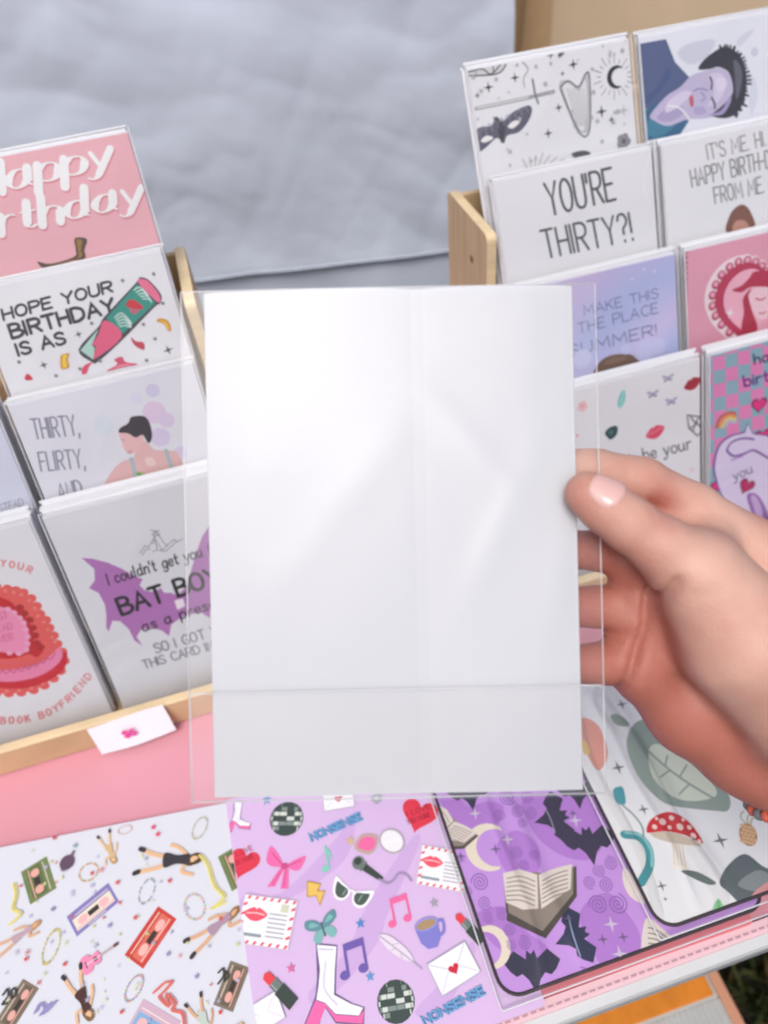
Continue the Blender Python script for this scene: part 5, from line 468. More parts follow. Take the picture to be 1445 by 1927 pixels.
'white_pad': [('m','cassette',-308.7,-108.5,26.6,-66,('#6E7F52','#5C6B45','#D9A49A'),0.72), ('m','cassette',-266.5,-136.0,32.4,32,('#8078B4','#DCD6C6','#E0B0B4'),0.52), ('m','cassette',-224.6,-161.3,33.9,51,('#C04038','#CE6A5C','#E6B0AC'),0.5), ('m','cassette',-164.6,-126.9,27.1,-69,('#6E7F52','#5C6B45','#D9A49A'),0.72), ('m','cassette',-310.1,-185.3,25.4,57,('#7A6F60','#665B4E','#D9A49A'),0.55), ('m','cassette',-170.2,-200.2,25.5,63,('#7A6F60','#665B4E','#D9A49A'),0.55), ('m','cassette',-220.9,-214.1,29.9,-34,('#C4A8BC','#7FA8D0','#E0B0B4'),0.7), ('m','beads',-272.3,-110.2,15.6,3,('#C77F6A','#D8B98A','#8FA86E'),0.9), ('m','beads',-228.9,-131.4,18.9,70,('#8F9CB4','#C6CBB8','#7F8FA0'),0.62), ('m','beads',-194.9,-148.1,20.3,-63,('#D9A8A2','#B8C4A4','#A6A8BC'),0.75), ('m','beads',-292.6,-154.8,24.1,76,('#C9C07A','#A9A464','#C9C07A'),0.48), ('m','beads',-233.8,-190.0,17.8,56,('#C6889A','#9FB07C','#8F8CB8'),0.6), ('m','beads',-191.8,-94.5,18.6,63,('#B7B6A6','#C4C0A8','#A9A896'),0.6), ('m','beads',-166.7,-227.5,15.4,63,('#B98A78','#B0B48C','#C6A89A'),0.6), ('m','beads',-248.0,-84.8,11.9,3,('#D0A8A0','#B8B090','#D0A8A0'),0.6), ('m','guitar',-259.2,-167.2,26.4,25,('#E088B0','#6A4A3C'),1.0), ('m','figure',-213.0,-113.4,49.5,172,('#D9B28E','#54412F','#39383E'),0.5), ('m','figure',-258.6,-96.4,27.1,115,('#D8BC9A','#B28E62','#C9AE84'),0.5), ('m','figure',-180.6,-164.2,41.9,-151,('#CFA688','#8A6A48','#A48AA0'),0.4), ('m','figure',-268.0,-188.0,36.4,119,('#D9B28E','#7A5E40','#4A302C'),0.5), ('m','figure',-316.8,-144.6,34.5,-153,('#CFA688','#B38A5A','#B49AA8'),0.4), ('m','figure',-188.8,-214.9,27.1,119,('#CDA47E','#A87E50','#B7C4BC'),0.6), ('m','mic',-288.5,-100.3,16.5,63,('#7D6A80','#A9A0B4'),1.0), ('s','#D8CF7A',1.53,[(-191.7,-114.4),(-186.1,-122.6),(-183.3,-132.3),(-180.2,-139.4),(-174.7,-146.0),(-180.2,-150.3),(-182.9,-151.8),(-173.9,-149.9)],1), ('s','#D8CF7A',0.77,[(-189.9,-114.0),(-184.2,-122.2),(-181.4,-131.9),(-178.4,-139.0),(-172.9,-145.6),(-178.4,-149.9),(-181.1,-151.5),(-172.1,-149.5)],1), ('s','#D8CF7A',1.48,[(-326.6,-108.1),(-323.6,-116.2),(-324.1,-125.4),(-317.8,-129.7),(-322.2,-134.0),(-324.5,-135.5)],1), ('s','#D8CF7A',0.74,[(-324.9,-107.7),(-321.9,-115.8),(-322.4,-125.0),(-316.1,-129.3),(-320.6,-133.6),(-322.9,-135.1)],1), ('s','#D06A62',1.29,[(-220.8,-195.2),(-214.2,-191.0),(-209.6,-191.4),(-214.5,-196.1),(-217.0,-198.4),(-210.6,-204.4),(-212.4,-197.7),(-207.1,-203.4),(-208.5,-207.0),(-202.0,-210.0),(-200.4,-217.3),(-199.1,-221.6)],1), ('s','#D06A62',0.65,[(-219.2,-194.8),(-212.5,-190.7),(-207.9,-191.0),(-212.9,-195.7),(-215.4,-198.0),(-209.0,-204.0),(-210.7,-197.4),(-205.5,-203.1),(-206.9,-206.7),(-200.3,-209.7),(-198.8,-217.0),(-197.5,-221.3)],1), ('s','#9088BC',1.26,[(-297.5,-192.5),(-294.9,-187.9),(-291.5,-190.9),(-293.6,-194.2),(-288.2,-188.9),(-291.4,-193.9),(-284.9,-188.4)],1), ('s','#9088BC',0.63,[(-296.0,-192.2),(-293.4,-187.5),(-289.9,-190.6),(-292.0,-193.9),(-286.6,-188.6),(-289.8,-193.6),(-283.3,-188.1)],1), ('s','#3E3A36',1.39,[(-320.3,-178.2),(-318.1,-175.4),(-316.7,-179.3),(-319.7,-183.4),(-316.4,-183.4)],1), ('s','#3E3A36',1.29,[(-315.1,-176.8),(-313.0,-175.9),(-311.6,-179.9),(-314.3,-181.0),(-315.1,-176.8)],1), ('s','#3E3A36',1.32,[(-178.5,-191.4),(-175.3,-189.7),(-175.3,-194.0),(-178.7,-197.7)],1), ('s','#3E3A36',1.32,[(-173.2,-191.9),(-171.8,-194.5),(-174.5,-196.8),(-173.8,-191.7)],1), ('c','#5E4A5E',-288.9,-100.5,5.3), ('m','star5',-269.4,-111.8,4.6,-13,('#C9564F',),1.0), ('m','star4',-233.6,-147.4,3.0,20,('#C6CC92',),1.0), ('m','sparkle',-317.6,-128.8,3.0,-12,('#B4B2D0',),1.0), ('m','star5',-253.2,-189.0,2.8,-3,('#D9D7B4',),1.0), ('m','star4',-222.1,-209.9,3.7,9,('#A6A4BE',),1.0), ('m','sparkle',-155.9,-135.3,5.1,2,('#C9564F',),1.0), ('m','star5',-301.1,-97.8,3.8,53,('#C6CC92',),1.0), ('m','star4',-292.7,-152.3,4.2,9,('#B4B2D0',),1.0), ('m','sparkle',-230.1,-113.7,3.2,-3,('#D9D7B4',),1.0), ('m','star5',-210.1,-161.5,3.5,25,('#A6A4BE',),1.0), ('m','star4',-247.3,-135.8,4.8,38,('#C9564F',),1.0), ('m','sparkle',-282.3,-154.7,3.9,55,('#C6CC92',),1.0), ('m','star5',-200.7,-149.0,5.2,-10,('#B4B2D0',),1.0), ('m','star4',-254.1,-181.9,2.9,17,('#D9D7B4',),1.0), ('m','sparkle',-315.6,-154.2,4.4,27,('#A6A4BE',),1.0), ('m','star5',-176.7,-159.4,4.5,25,('#C9564F',),1.0), ('m','star4',-226.8,-159.3,4.7,58,('#C6CC92',),1.0), ('m','sparkle',-244.9,-175.4,2.8,36,('#B4B2D0',),1.0), ('m','star5',-219.3,-214.9,4.2,1,('#D9D7B4',),1.0), ('m','star4',-259.1,-171.5,2.7,15,('#A6A4BE',),1.0), ('m','sparkle',-296.9,-99.1,3.2,48,('#C9564F',),1.0), ('m','star5',-303.0,-112.5,3.9,58,('#C6CC92',),1.0), ('m','star4',-310.2,-132.8,4.1,59,('#B4B2D0',),1.0), ('m','sparkle',-192.0,-211.1,3.1,10,('#D9D7B4',),1.0), ('m','star5',-263.6,-191.3,4.6,-8,('#A6A4BE',),1.0), ('m','star4',-294.9,-113.2,3.5,20,('#C9564F',),1.0), ('m','sparkle',-224.1,-138.9,2.9,12,('#C6CC92',),1.0), ('m','star5',-261.7,-160.2,4.9,36,('#B4B2D0',),1.0), ('m','star4',-238.1,-172.8,4.2,-14,('#D9D7B4',),1.0), ('m','sparkle',-178.7,-207.1,4.4,41,('#A6A4BE',),1.0), ('m','star5',-257.8,-143.6,3.1,32,('#C9564F',),1.0), ('m','star4',-316.1,-87.0,3.6,-7,('#C6CC92',),1.0), ('m','sparkle',-266.6,-100.9,3.1,-7,('#B4B2D0',),1.0), ('m','star5',-307.1,-124.3,2.9,58,('#D9D7B4',),1.0), ('m','star4',-219.1,-127.3,3.6,7,('#A6A4BE',),1.0), ('m','sparkle',-262.4,-110.7,5.1,67,('#C9564F',),1.0), ('m','star5',-245.7,-156.5,3.0,-11,('#C6CC92',),1.0), ('m','star4',-266.1,-126.0,4.9,-7,('#B4B2D0',),1.0), ('m','sparkle',-316.2,-181.8,3.7,-8,('#D9D7B4',),1.0), ('m','star5',-230.7,-109.2,4.4,63,('#A6A4BE',),1.0), ('m','star4',-183.3,-197.4,3.2,7,('#C9564F',),1.0), ('m','sparkle',-294.2,-171.1,3.8,46,('#C6CC92',),1.0), ('m','star5',-268.4,-120.5,4.9,66,('#B4B2D0',),1.0), ('m','star4',-186.2,-207.3,4.3,36,('#D9D7B4',),1.0), ('m','sparkle',-285.3,-147.8,3.6,-15,('#A6A4BE',),1.0), ('m','star5',-320.4,-110.7,3.6,41,('#C9564F',),1.0), ('m','star4',-165.3,-177.4,4.9,58,('#C6CC92',),1.0), ('m','sparkle',-164.4,-168.8,3.3,-3,('#B4B2D0',),1.0), ('m','star5',-291.5,-111.1,4.5,60,('#D9D7B4',),1.0), ('m','star4',-184.5,-174.9,4.2,42,('#A6A4BE',),1.0), ('m','sparkle',-308.2,-155.7,4.8,47,('#C9564F',),1.0), ('m','star5',-199.1,-170.2,3.1,42,('#C6CC92',),1.0), ('m','star4',-267.7,-182.0,4.7,10,('#B4B2D0',),1.0), ('m','sparkle',-257.0,-199.3,4.0,-7,('#D9D7B4',),1.0), ('m','star5',-304.0,-100.9,5.3,52,('#A6A4BE',),1.0), ('m','star4',-297.4,-175.6,4.7,33,('#C9564F',),1.0), ('m','sparkle',-264.8,-157.4,3.0,-16,('#C6CC92',),1.0), ('m','star5',-165.9,-198.1,3.8,52,('#B4B2D0',),1.0), ('m','star4',-251.8,-193.7,4.3,-4,('#D9D7B4',),1.0), ('m','sparkle',-281.7,-124.3,3.5,28,('#A6A4BE',),1.0), ('m','star5',-280.1,-138.8,3.1,59,('#C9564F',),1.0), ('m','star4',-264.3,-148.0,4.2,57,('#C6CC92',),1.0), ('m','sparkle',-253.9,-197.4,3.6,20,('#B4B2D0',),1.0), ('m','star5',-234.1,-107.1,4.2,-5,('#D9D7B4',),1.0), ('m','star4',-320.4,-165.9,3.0,17,('#A6A4BE',),1.0), ('m','sparkle',-203.9,-177.0,3.4,19,('#C9564F',),1.0), ('m','star5',-232.4,-191.1,2.8,22,('#C6CC92',),1.0), ('m','star4',-282.3,-122.3,4.8,21,('#B4B2D0',),1.0), ('m','sparkle',-231.3,-189.1,4.6,13,('#D9D7B4',),1.0), ('m','star5',-221.8,-166.1,3.9,35,('#A6A4BE',),1.0), ('m','star5',-300.7,-80.4,5.2,-3,('#B83A3A',),1.0), ('m','star5',-284.3,-89.5,5.2,-3,('#7FA6AC',),1.0), ('m','star5',-222.8,-93.3,5.3,-3,('#D5486A',),1.0), ('m','star5',-226.4,-87.4,5.3,-3,('#D5486A',),1.0), ('m','star5',-212.7,-128.0,4.9,-3,('#CC5A52',),1.0), ('m','star5',-235.5,-147.7,4.7,-3,('#CC5A52',),1.0), ('m','star5',-281.4,-167.6,4.4,-3,('#CC4A42',),1.0), ('m','star5',-308.3,-159.7,4.5,-3,('#CC4A42',),1.0), ('m','star5',-240.5,-202.1,4.2,-4,('#CC4A42',),1.0), ('m','star5',-177.3,-213.6,4.2,-4,('#CC4A42',),1.0), ('m','star5',-253.1,-149.4,4.7,-3,('#8A8AB8',),1.0), ('m','star5',-211.8,-174.5,4.5,-3,('#8A8AB8',),1.0), ('m','star5',-192.6,-191.1,4.4,-4,('#8A8AB8',),1.0), ('m','star5',-294.5,-131.1,4.8,-3,('#7A80A0',),1.0), ('m','star5',-250.1,-122.0,4.9,-3,('#CC5A52',),1.0)],
'lilac_pad': [('p','#C3A6D8',[(-167.7,-178.0),(-156.1,-157.5),(-132.5,-164.9),(-94.2,-145.5),(-79.3,-135.1),(-67.7,-126.3),(-81.0,-154.1),(-104.6,-165.3),(-133.7,-171.3),(-153.0,-174.7)],1), ('p','#C3A6D8',[(-125.3,-227.9),(-97.0,-212.5),(-75.0,-188.3),(-36.1,-158.0),(-29.1,-160.3),(-48.0,-181.7),(-65.0,-199.4),(-76.3,-213.9),(-102.7,-230.0),(-120.4,-236.3)],1), ('p','#C3A6D8',[(-64.6,-257.6),(-45.0,-247.6),(-18.4,-231.7),(-18.8,-240.2),(-36.6,-254.8),(-50.7,-264.0)],1), ('m','disco',-118.8,-115.8,25.2,-18,('#3C4A48','#C9D2CE','#7F8C88'),1.0), ('m','disco',-73.9,-248.6,23.7,-8,('#3C4A48','#C9D2CE','#7F8C88'),1.0), ('m','boot',-152.8,-103.6,23.1,-25,('#EDEAF4','#E468A8'),1.0), ('m','boot',-111.0,-230.5,48.6,-24,('#F1EEF8','#E468A8'),1.0), ('m','bow',-126.6,-149.1,28.5,-25,('#E06CA8','#C04C88'),1.0), ('m','heart',-154.7,-138.0,23.8,-31,('#D23A4E',),1.0), ('m','heart',-25.5,-144.3,28.4,-33,('#D23A4E',),1.0), ('t', 'I LOVE', (-161.3, -131.6), (-146.0, -130.5), (-161.9, -127.6), '#A32438', 0.12, 'n'), ('t', 'YOU MORE', (-162.1, -137.9), (-146.2, -136.3), (-162.8, -134.0), '#A32438', 0.12, 'n'), ('t', 'I LOVE', (-33.5, -142.1), (-15.2, -141.7), (-33.4, -138.2), '#8A2030', 0.12, 'n'), ('t', 'YOU MORE', (-35.2, -147.7), (-17.0, -147.4), (-35.2, -143.9), '#8A2030', 0.12, 'n'), ('t', 'NONSENSE', (-104.8, -138.4), (-64.3, -134.5), (-106.1, -131.4), '#3E6FA0', 0.3, 'n'), ('t', 'NONSENSE', (-104.8, -138.4), (-64.3, -134.5), (-106.1, -131.4), '#6C9FCE', 0.17, 'n'), ('t', 'NONSENSE', (-60.8, -266.4), (-18.6, -261.4), (-62.2, -260.5), '#3E6FA0', 0.3, 'n'), ('t', 'NONSENSE', (-60.8, -266.4), (-18.6, -261.4), (-62.2, -260.5), '#6C9FCE', 0.17, 'n'), ('m','compact',-55.2,-150.5,33.6,-51,('#E2E3EA','#B9A9A4','#E06AA0'),1.0), ('m','note1',-96.6,-152.8,18.6,-3,('#7FC4B8',),1.0), ('m','note2',-57.2,-199.9,19.2,-4,('#E0689E',),1.0), ('m','note2',-93.6,-218.4,22.0,-4,('#6A5AA8',),1.0), ('m','bolt',-109.1,-172.2,17.8,-8,('#DDBB62','#B8944A'),1.0), ('m','glasses',-85.9,-180.8,29.2,-37,('#EDEAF2','#4A5A54'),1.0), ('m','butterfly',-108.8,-195.2,22.3,6,('#5F8C98','#7AB0B0'),0.8), ('m','star5',-84.1,-199.7,7.6,-8,('#4E86C4',),1.0), ('m','star5',-85.9,-231.0,7.1,-8,('#5C92CC',),1.0), ('m','star5',-133.8,-211.6,7.3,-8,('#CC6A9E',),1.0), ('m','star5',-77.4,-146.0,8.5,-8,('#C9AE88',),1.0), ('m','star5',-130.5,-97.6,9.1,-8,('#5C8CC0',),1.0), ('m','star5',-33.2,-202.4,7.7,-8,('#9C98A8',),1.0), ('m','mic',-71.2,-167.6,26.7,-50,('#39443F','#6A7672'),1.0), ('s','#9C8CB0',1.66,[(-64.6,-177.2),(-59.7,-181.1),(-55.0,-180.2),(-50.4,-177.4),(-45.9,-179.6),(-43.6,-184.5)],1), ('m','postcard',-144.9,-179.6,38.0,-24,('#EDEBF2','#D9546A','#E8556A'),0.8), ('m','postcard',-20.7,-183.3,33.3,-27,('#EDEBF2','#D9546A','#E8556A'),0.8), ('m','mug',-41.5,-218.6,21.1,1,('#7C7AC8','#A58A6A'),1.0), ('m','feather',-63.6,-223.4,33.9,-49,('#DAD3E2','#B5A8C2'),0.3), ('m','envelope',-33.5,-242.3,28.7,11,('#EFF0F8','#C9CAD8','#C42A40'),0.7), ('m','envelope',-155.3,-231.4,23.8,12,('#EDEDF4','#CFCEDC','#EDEDF4'),0.7), ('m','envelope',-78.5,-113.5,23.3,-8,('#F0EFF6','#CFCEDC','#C42A40'),0.7), ('m','lipstick',-143.4,-220.6,26.9,124,('#D8434E','#6C7876','#39443F'),1.0), ('m','lipstick',-16.1,-223.6,23.0,117,('#D8434E','#6C7876','#39443F'),1.0), ('m','gem',-51.5,-122.3,9.3,-18,('#9AA0A8','#C4C8CC'),1.0)],
'bat_pad': [('p','#AE7CD2',[(-6.8,-136.5),(6.5,-140.8),(10.7,-149.5),(25.1,-150.5),(35.2,-157.4),(25.3,-168.4),(4.8,-165.3),(-5.2,-147.9)],1), ('p','#AE7CD2',[(52.6,-155.8),(97.9,-170.5),(96.6,-194.7),(78.5,-209.0),(58.4,-199.3),(47.9,-179.1)],1), ('p','#AE7CD2',[(-11.5,-218.1),(10.1,-218.8),(17.9,-236.0),(27.9,-250.5),(17.1,-252.8),(0.0,-243.3),(-8.1,-230.9)],1), ('p','#AE7CD2',[(56.3,-236.2),(77.8,-230.9),(84.1,-244.9),(86.0,-259.9),(76.5,-270.9),(57.3,-270.5),(53.4,-255.5)],1), ('p','#AE7CD2',[(19.1,-196.7),(20.4,-180.6),(36.8,-175.6),(47.1,-189.1),(42.2,-204.0),(27.5,-205.7)],1), ('p','#AE7CD2',[(12.6,-270.2),(27.0,-266.6),(46.5,-272.6),(64.1,-269.9),(55.8,-279.4),(27.6,-278.6)],1), ('m','bat',15.1,-142.6,33.3,-8,('#37324A',),1.0), ('m','bat',80.9,-200.7,38.5,-13,('#37324A',),1.0), ('m','bat',64.0,-175.6,37.6,-94,('#37324A',),1.0), ('m','bat',13.5,-259.1,35.9,-13,('#2E3048',),1.0), ('m','bat',44.5,-248.5,34.4,-87,('#2C3350',),1.0), ('m','bat',89.1,-165.8,31.0,-18,('#37324A',),1.0), ('s','#8A8AA0',0.85,[(62.8,-168.1),(63.2,-175.4),(62.2,-185.4)],1), ('s','#8FA0C0',0.88,[(47.8,-236.5),(45.8,-247.5),(44.8,-259.8)],1), ('m','moon',14.3,-180.3,35.0,157,('#E3DACB',),1.0), ('m','moon',-6.9,-238.4,27.2,0,('#E3DACB',),1.0), ('m','book',34.4,-219.5,50.0,-25,('#DAD2CE','#4A443E','#8A8078'),1.0), ('m','book',-11.3,-160.1,36.9,-68,('#DAD2CE','#4A443E','#8A8078'),1.0), ('p','#E2DAD6',[(95.4,-220.7),(98.4,-224.9),(98.5,-234.3),(97.8,-244.7),(91.2,-238.1),(91.0,-228.8)],1), ('p','#D9D3CF',[(94.3,-252.4),(101.6,-261.9),(105.1,-272.8),(92.6,-277.2),(83.6,-275.8),(81.0,-270.3)],1), ('s','#8F8884',0.86,[(93.0,-257.8),(97.3,-260.6),(100.9,-265.9)],1), ('s','#8F8884',0.85,[(91.5,-260.5),(95.9,-263.0),(99.8,-267.8)],1), ('s','#8F8884',0.85,[(90.0,-263.1),(94.5,-265.4),(98.7,-269.7)],1), ('s','#8F8884',0.84,[(88.5,-265.8),(93.2,-267.8),(97.5,-271.6)],1), ('s','#8F8884',0.84,[(87.0,-268.4),(91.8,-270.1),(96.5,-273.5)],1), ('s','#8F8884',0.83,[(85.6,-271.0),(90.5,-272.5),(95.4,-275.3)],1), ('m','spiral',40.3,-151.8,13.0,63,('#8C62B4',),1.0), ('m','spiral',53.4,-156.0,10.4,178,('#8C62B4',),1.0), ('m','spiral',29.7,-161.9,9.3,113,('#8C62B4',),1.0), ('m','spiral',42.8,-163.5,10.2,-162,('#8C62B4',),1.0), ('m','spiral',51.0,-167.9,10.1,-155,('#8C62B4',),1.0), ('m','spiral',43.5,-172.5,7.5,5,('#8C62B4',),1.0), ('m','spiral',98.0,-181.3,6.7,-13,('#8C62B4',),1.0), ('m','spiral',0.4,-200.3,13.2,-77,('#8C62B4',),1.0), ('m','spiral',-1.2,-213.0,9.9,72,('#8C62B4',),1.0), ('m','spiral',-2.1,-221.8,8.2,62,('#8C62B4',),1.0), ('m','spiral',31.6,-190.0,9.6,-19,('#8C62B4',),1.0), ('m','spiral',42.0,-194.5,8.0,152,('#8C62B4',),1.0), ('m','spiral',32.9,-199.4,7.9,-80,('#8C62B4',),1.0), ('m','spiral',78.8,-217.1,9.3,154,('#8C62B4',),1.0), ('m','spiral',88.5,-215.4,10.1,-154,('#8C62B4',),1.0), ('m','spiral',70.1,-222.2,9.2,30,('#8C62B4',),1.0), ('m','spiral',79.2,-226.6,10.6,-155,('#8C62B4',),1.0), ('m','spiral',69.0,-236.4,13.4,-68,('#8C62B4',),1.0), ('m','spiral',81.1,-239.4,14.1,170,('#8C62B4',),1.0), ('m','spiral',6.7,-223.0,8.9,-116,('#8C62B4',),1.0), ('m','spiral',14.2,-242.7,9.3,-143,('#8C62B4',),1.0), ('m','spiral',8.4,-233.1,8.8,3,('#8C62B4',),1.0), ('m','spiral',5.7,-241.5,7.2,-109,('#8C62B4',),1.0), ('m','spiral',40.4,-272.0,14.9,-170,('#8C62B4',),1.0), ('m','spiral',54.8,-273.7,12.9,84,('#8C62B4',),1.0), ('m','spiral',-10.2,-203.3,9.2,-7,('#8C62B4',),1.0), ('m','spiral',-6.7,-182.0,6.4,-66,('#8C62B4',),1.0), ('m','star4',13.8,-155.9,10.2,-13,('#C9BEDC',),1.0), ('m','star4',18.4,-183.3,8.1,-13,('#6F5A8C',),1.0), ('m','star4',28.7,-179.8,9.8,-13,('#C9BEDC',),1.0), ('m','star4',79.2,-182.2,10.0,-13,('#C9BEDC',),1.0), ('m','star4',79.8,-177.2,6.7,-13,('#6F5A8C',),1.0), ('m','star4',71.7,-249.1,10.1,-13,('#C9BEDC',),1.0), ('m','star4',62.5,-255.5,7.1,-13,('#6F5A8C',),1.0), ('m','star4',75.3,-258.0,7.1,-13,('#6F5A8C',),1.0), ('m','star4',68.7,-265.8,10.5,-13,('#C9BEDC',),1.0), ('m','star4',-10.7,-257.8,5.5,-13,('#6F5A8C',),1.0), ('m','star4',-6.1,-180.5,7.3,-13,('#6F5A8C',),1.0), ('m','star4',15.2,-274.9,8.0,-13,('#C9BEDC',),1.0), ('m','star4',47.1,-237.8,5.9,-13,('#6F5A8C',),1.0), ('p','#DDD6D4',[(-9.6,-266.7),(-3.3,-270.5),(2.4,-275.5),(-2.5,-275.9),(-8.7,-272.1)],1)],
'white_right_pad': [('p','#8FA09A',[(137.8,-145.5),(146.8,-134.4),(158.2,-130.0),(166.4,-136.8),(174.1,-157.6),(180.8,-175.3),(186.7,-190.3),(186.2,-202.7),(179.9,-209.5),(170.7,-206.5),(156.1,-200.0),(142.3,-192.0),(135.7,-177.3),(134.6,-162.0)],1), ('p','#CDD8CC',[(149.9,-155.5),(158.6,-150.5),(168.9,-159.8),(176.6,-175.8),(181.0,-190.2),(177.8,-198.2),(161.9,-196.6),(149.6,-189.1),(144.0,-172.6)],1), ('s','#8FA09A',1.62,[(150.8,-153.8),(158.0,-171.6),(167.4,-187.6),(179.6,-204.1)],1), ('s','#8FA09A',1.23,[(156.2,-168.1),(162.0,-161.4)],1), ('s','#8FA09A',1.21,[(161.6,-178.4),(171.2,-172.1)],1), ('s','#8FA09A',1.22,[(158.0,-171.6),(148.8,-174.2)],1), ('s','#8FA09A',1.19,[(165.2,-185.1),(155.2,-189.1)],1), ('p','#93A39C',[(137.9,-120.0),(143.6,-119.8),(148.0,-126.5),(147.3,-131.5),(139.2,-128.1)],1), ('p','#DB8A76',[(117.3,-114.1),(125.7,-123.2),(124.5,-139.1),(120.1,-149.5),(110.9,-156.1),(107.6,-151.2),(107.7,-135.6),(111.2,-124.6)],1), ('p','#E0B45C',[(108.6,-129.8),(111.9,-135.0),(110.2,-142.3),(105.2,-140.7)],1), ('m','mushroom',135.7,-215.7,38.1,-28,('#C2262E','#E8E2DA','#C4B8AA'),1.0), ('m','pinecone',185.8,-224.2,23.9,-34,('#D2AE8A','#A98464','#B8B8A4'),1.0), ('s','#3E8F9A',5.48,[(105.1,-202.6),(113.6,-206.9),(115.8,-215.9),(111.1,-225.7),(100.7,-233.4)],1), ('s','#7FBCC0',1.94,[(106.5,-201.7),(115.5,-206.7),(116.8,-217.9),(112.5,-226.2)],1), ('p','#4C96A4',[(113.2,-171.8),(119.7,-172.1),(119.1,-177.4),(116.3,-183.6),(111.9,-183.1),(110.7,-178.3)],1), ('s','#8C9A9C',1.34,[(113.5,-183.6),(117.7,-192.9),(119.1,-202.0),(115.9,-209.3)],1), ('p','#59646A',[(148.4,-248.4),(159.4,-241.0),(173.9,-237.9),(179.9,-247.5),(185.0,-255.3),(174.6,-270.1),(156.3,-266.6),(150.2,-255.0)],1), ('p','#7F8A8E',[(158.4,-253.1),(175.2,-249.1),(181.3,-255.7),(170.3,-261.3)],1), ('p','#C98F92',[(156.7,-266.0),(166.0,-260.0),(180.4,-256.9),(183.8,-259.5),(176.0,-270.5),(163.4,-268.8)],1), ('p','#5E6E6C',[(128.8,-234.8),(138.1,-238.2),(146.2,-247.7),(141.0,-247.6),(133.2,-240.5)],1), ('p','#7FC08C',[(131.8,-266.2),(135.7,-260.9),(142.2,-256.7),(142.4,-263.0),(140.7,-267.5)],1), ('s','#5E9E6C',0.86,[(136.2,-266.6),(141.4,-258.2)],1), ('m','star4',124.0,-158.5,10.6,-8,('#6E7478',),1.0), ('m','star4',126.0,-191.2,8.3,-8,('#6E7478',),1.0), ('m','star4',164.0,-225.5,11.0,-8,('#6E7478',),1.0), ('m','star4',112.1,-239.3,7.5,-8,('#6E7478',),1.0), ('m','star4',150.9,-113.7,8.7,-8,('#6E7478',),1.0), ('m','star4',147.8,-219.5,4.7,-8,('#6E7478',),1.0), ('m','star4',110.2,-247.0,3.5,-8,('#6E7478',),1.0), ('m','star4',144.4,-266.5,4.0,-8,('#6E7478',),1.0)]}


# ------------------------------------------------------------------ setting: ground, table, cloth, backdrop
def grid_sheet(nx, ny, fn, thick=None):
    bm = bmesh.new()
    V = [[bm.verts.new(fn(i / nx, j / ny)) for i in range(nx + 1)] for j in range(ny + 1)]
    for j in range(ny):
        for i in range(nx): bm.faces.new((V[j][i], V[j][i + 1], V[j + 1][i + 1], V[j + 1][i]))
    return bm
GZ = -.74
g = bmobj('ground', grid_sheet(2, 2, lambda u, v: (-60 + 120 * u, -60 + 120 * v, GZ)), mat('dark_soil', (.022, .02, .012), .9, mottle=(14, .7), bump=(40, .6, .02)))
tag(g, kind='structure')
bm = bmesh.new(); rn = random.Random(11)
for i in range(5200):
    x, y = rn.uniform(.05, .95), rn.uniform(-.5, .25)
    h = rn.uniform(.02, .07); a = rn.uniform(0, 6.28); wv = rn.uniform(.002, .006); lx, ly = rn.uniform(-.05, .05), rn.uniform(-.05, .05)
    dx, dy = math.cos(a) * wv, math.sin(a) * wv
    vs = [bm.verts.new(p) for p in ((x - dx, y - dy, GZ), (x + dx, y + dy, GZ), (x + lx * .5 + dx * .7, y + ly * .5 + dy * .7, GZ + h * .7), (x + lx, y + ly, GZ + h))]
    f = bm.faces.new(vs); f.material_index = rn.choice((0, 0, 0, 1, 2))
o = bmobj('grass', bm, [mat('grass_green', (.03, .045, .012), .7), mat('dry_leaf', (.12, .07, .025), .8), mat('olive_grass', (.05, .055, .015), .7)])
tag(o, 'dark short grass with dry leaves under the table', 'grass', kind='stuff')

TX0, TX1, TY0, TY1 = -.75, .85, -.2795, .33
t = empty('folding_table', 'white folding table with rounded rim carrying the pink cloth', 'table', Matrix.Translation((0, 0, GZ)))
PLAST = mat('white_table_plastic', (.62, .63, .62), .45, bump=(220, .12, .001), mottle=(12, .06))
bm = bmesh.new(); prism(bm, round_rect(TX1 - TX0, TY1 - TY0 + .011, .05, 8, (TX0 + TX1) / 2, (TY0 + TY1) / 2 - .0015), 'z', -GZ - .036, -GZ - .0045)
bmesh.ops.bevel(bm, geom=[e for e in bm.edges if abs(e.verts[0].co.z - e.verts[1].co.z) < 1e-5], offset=.009, segments=4, affect='EDGES')
bmobj('table_top', bm, PLAST, t, True)
STEEL = mat('grey_steel', (.3, .3, .31), .4)
for x in (TX0 + .12, TX1 - .12):
    for y in (TY0 + .07, TY1 - .07):
        bm = bmesh.new(); tube(bm, [(x, y, 0), (x, y, -GZ - .043)], .014, 12); bmobj('leg', bm, STEEL, t, True)

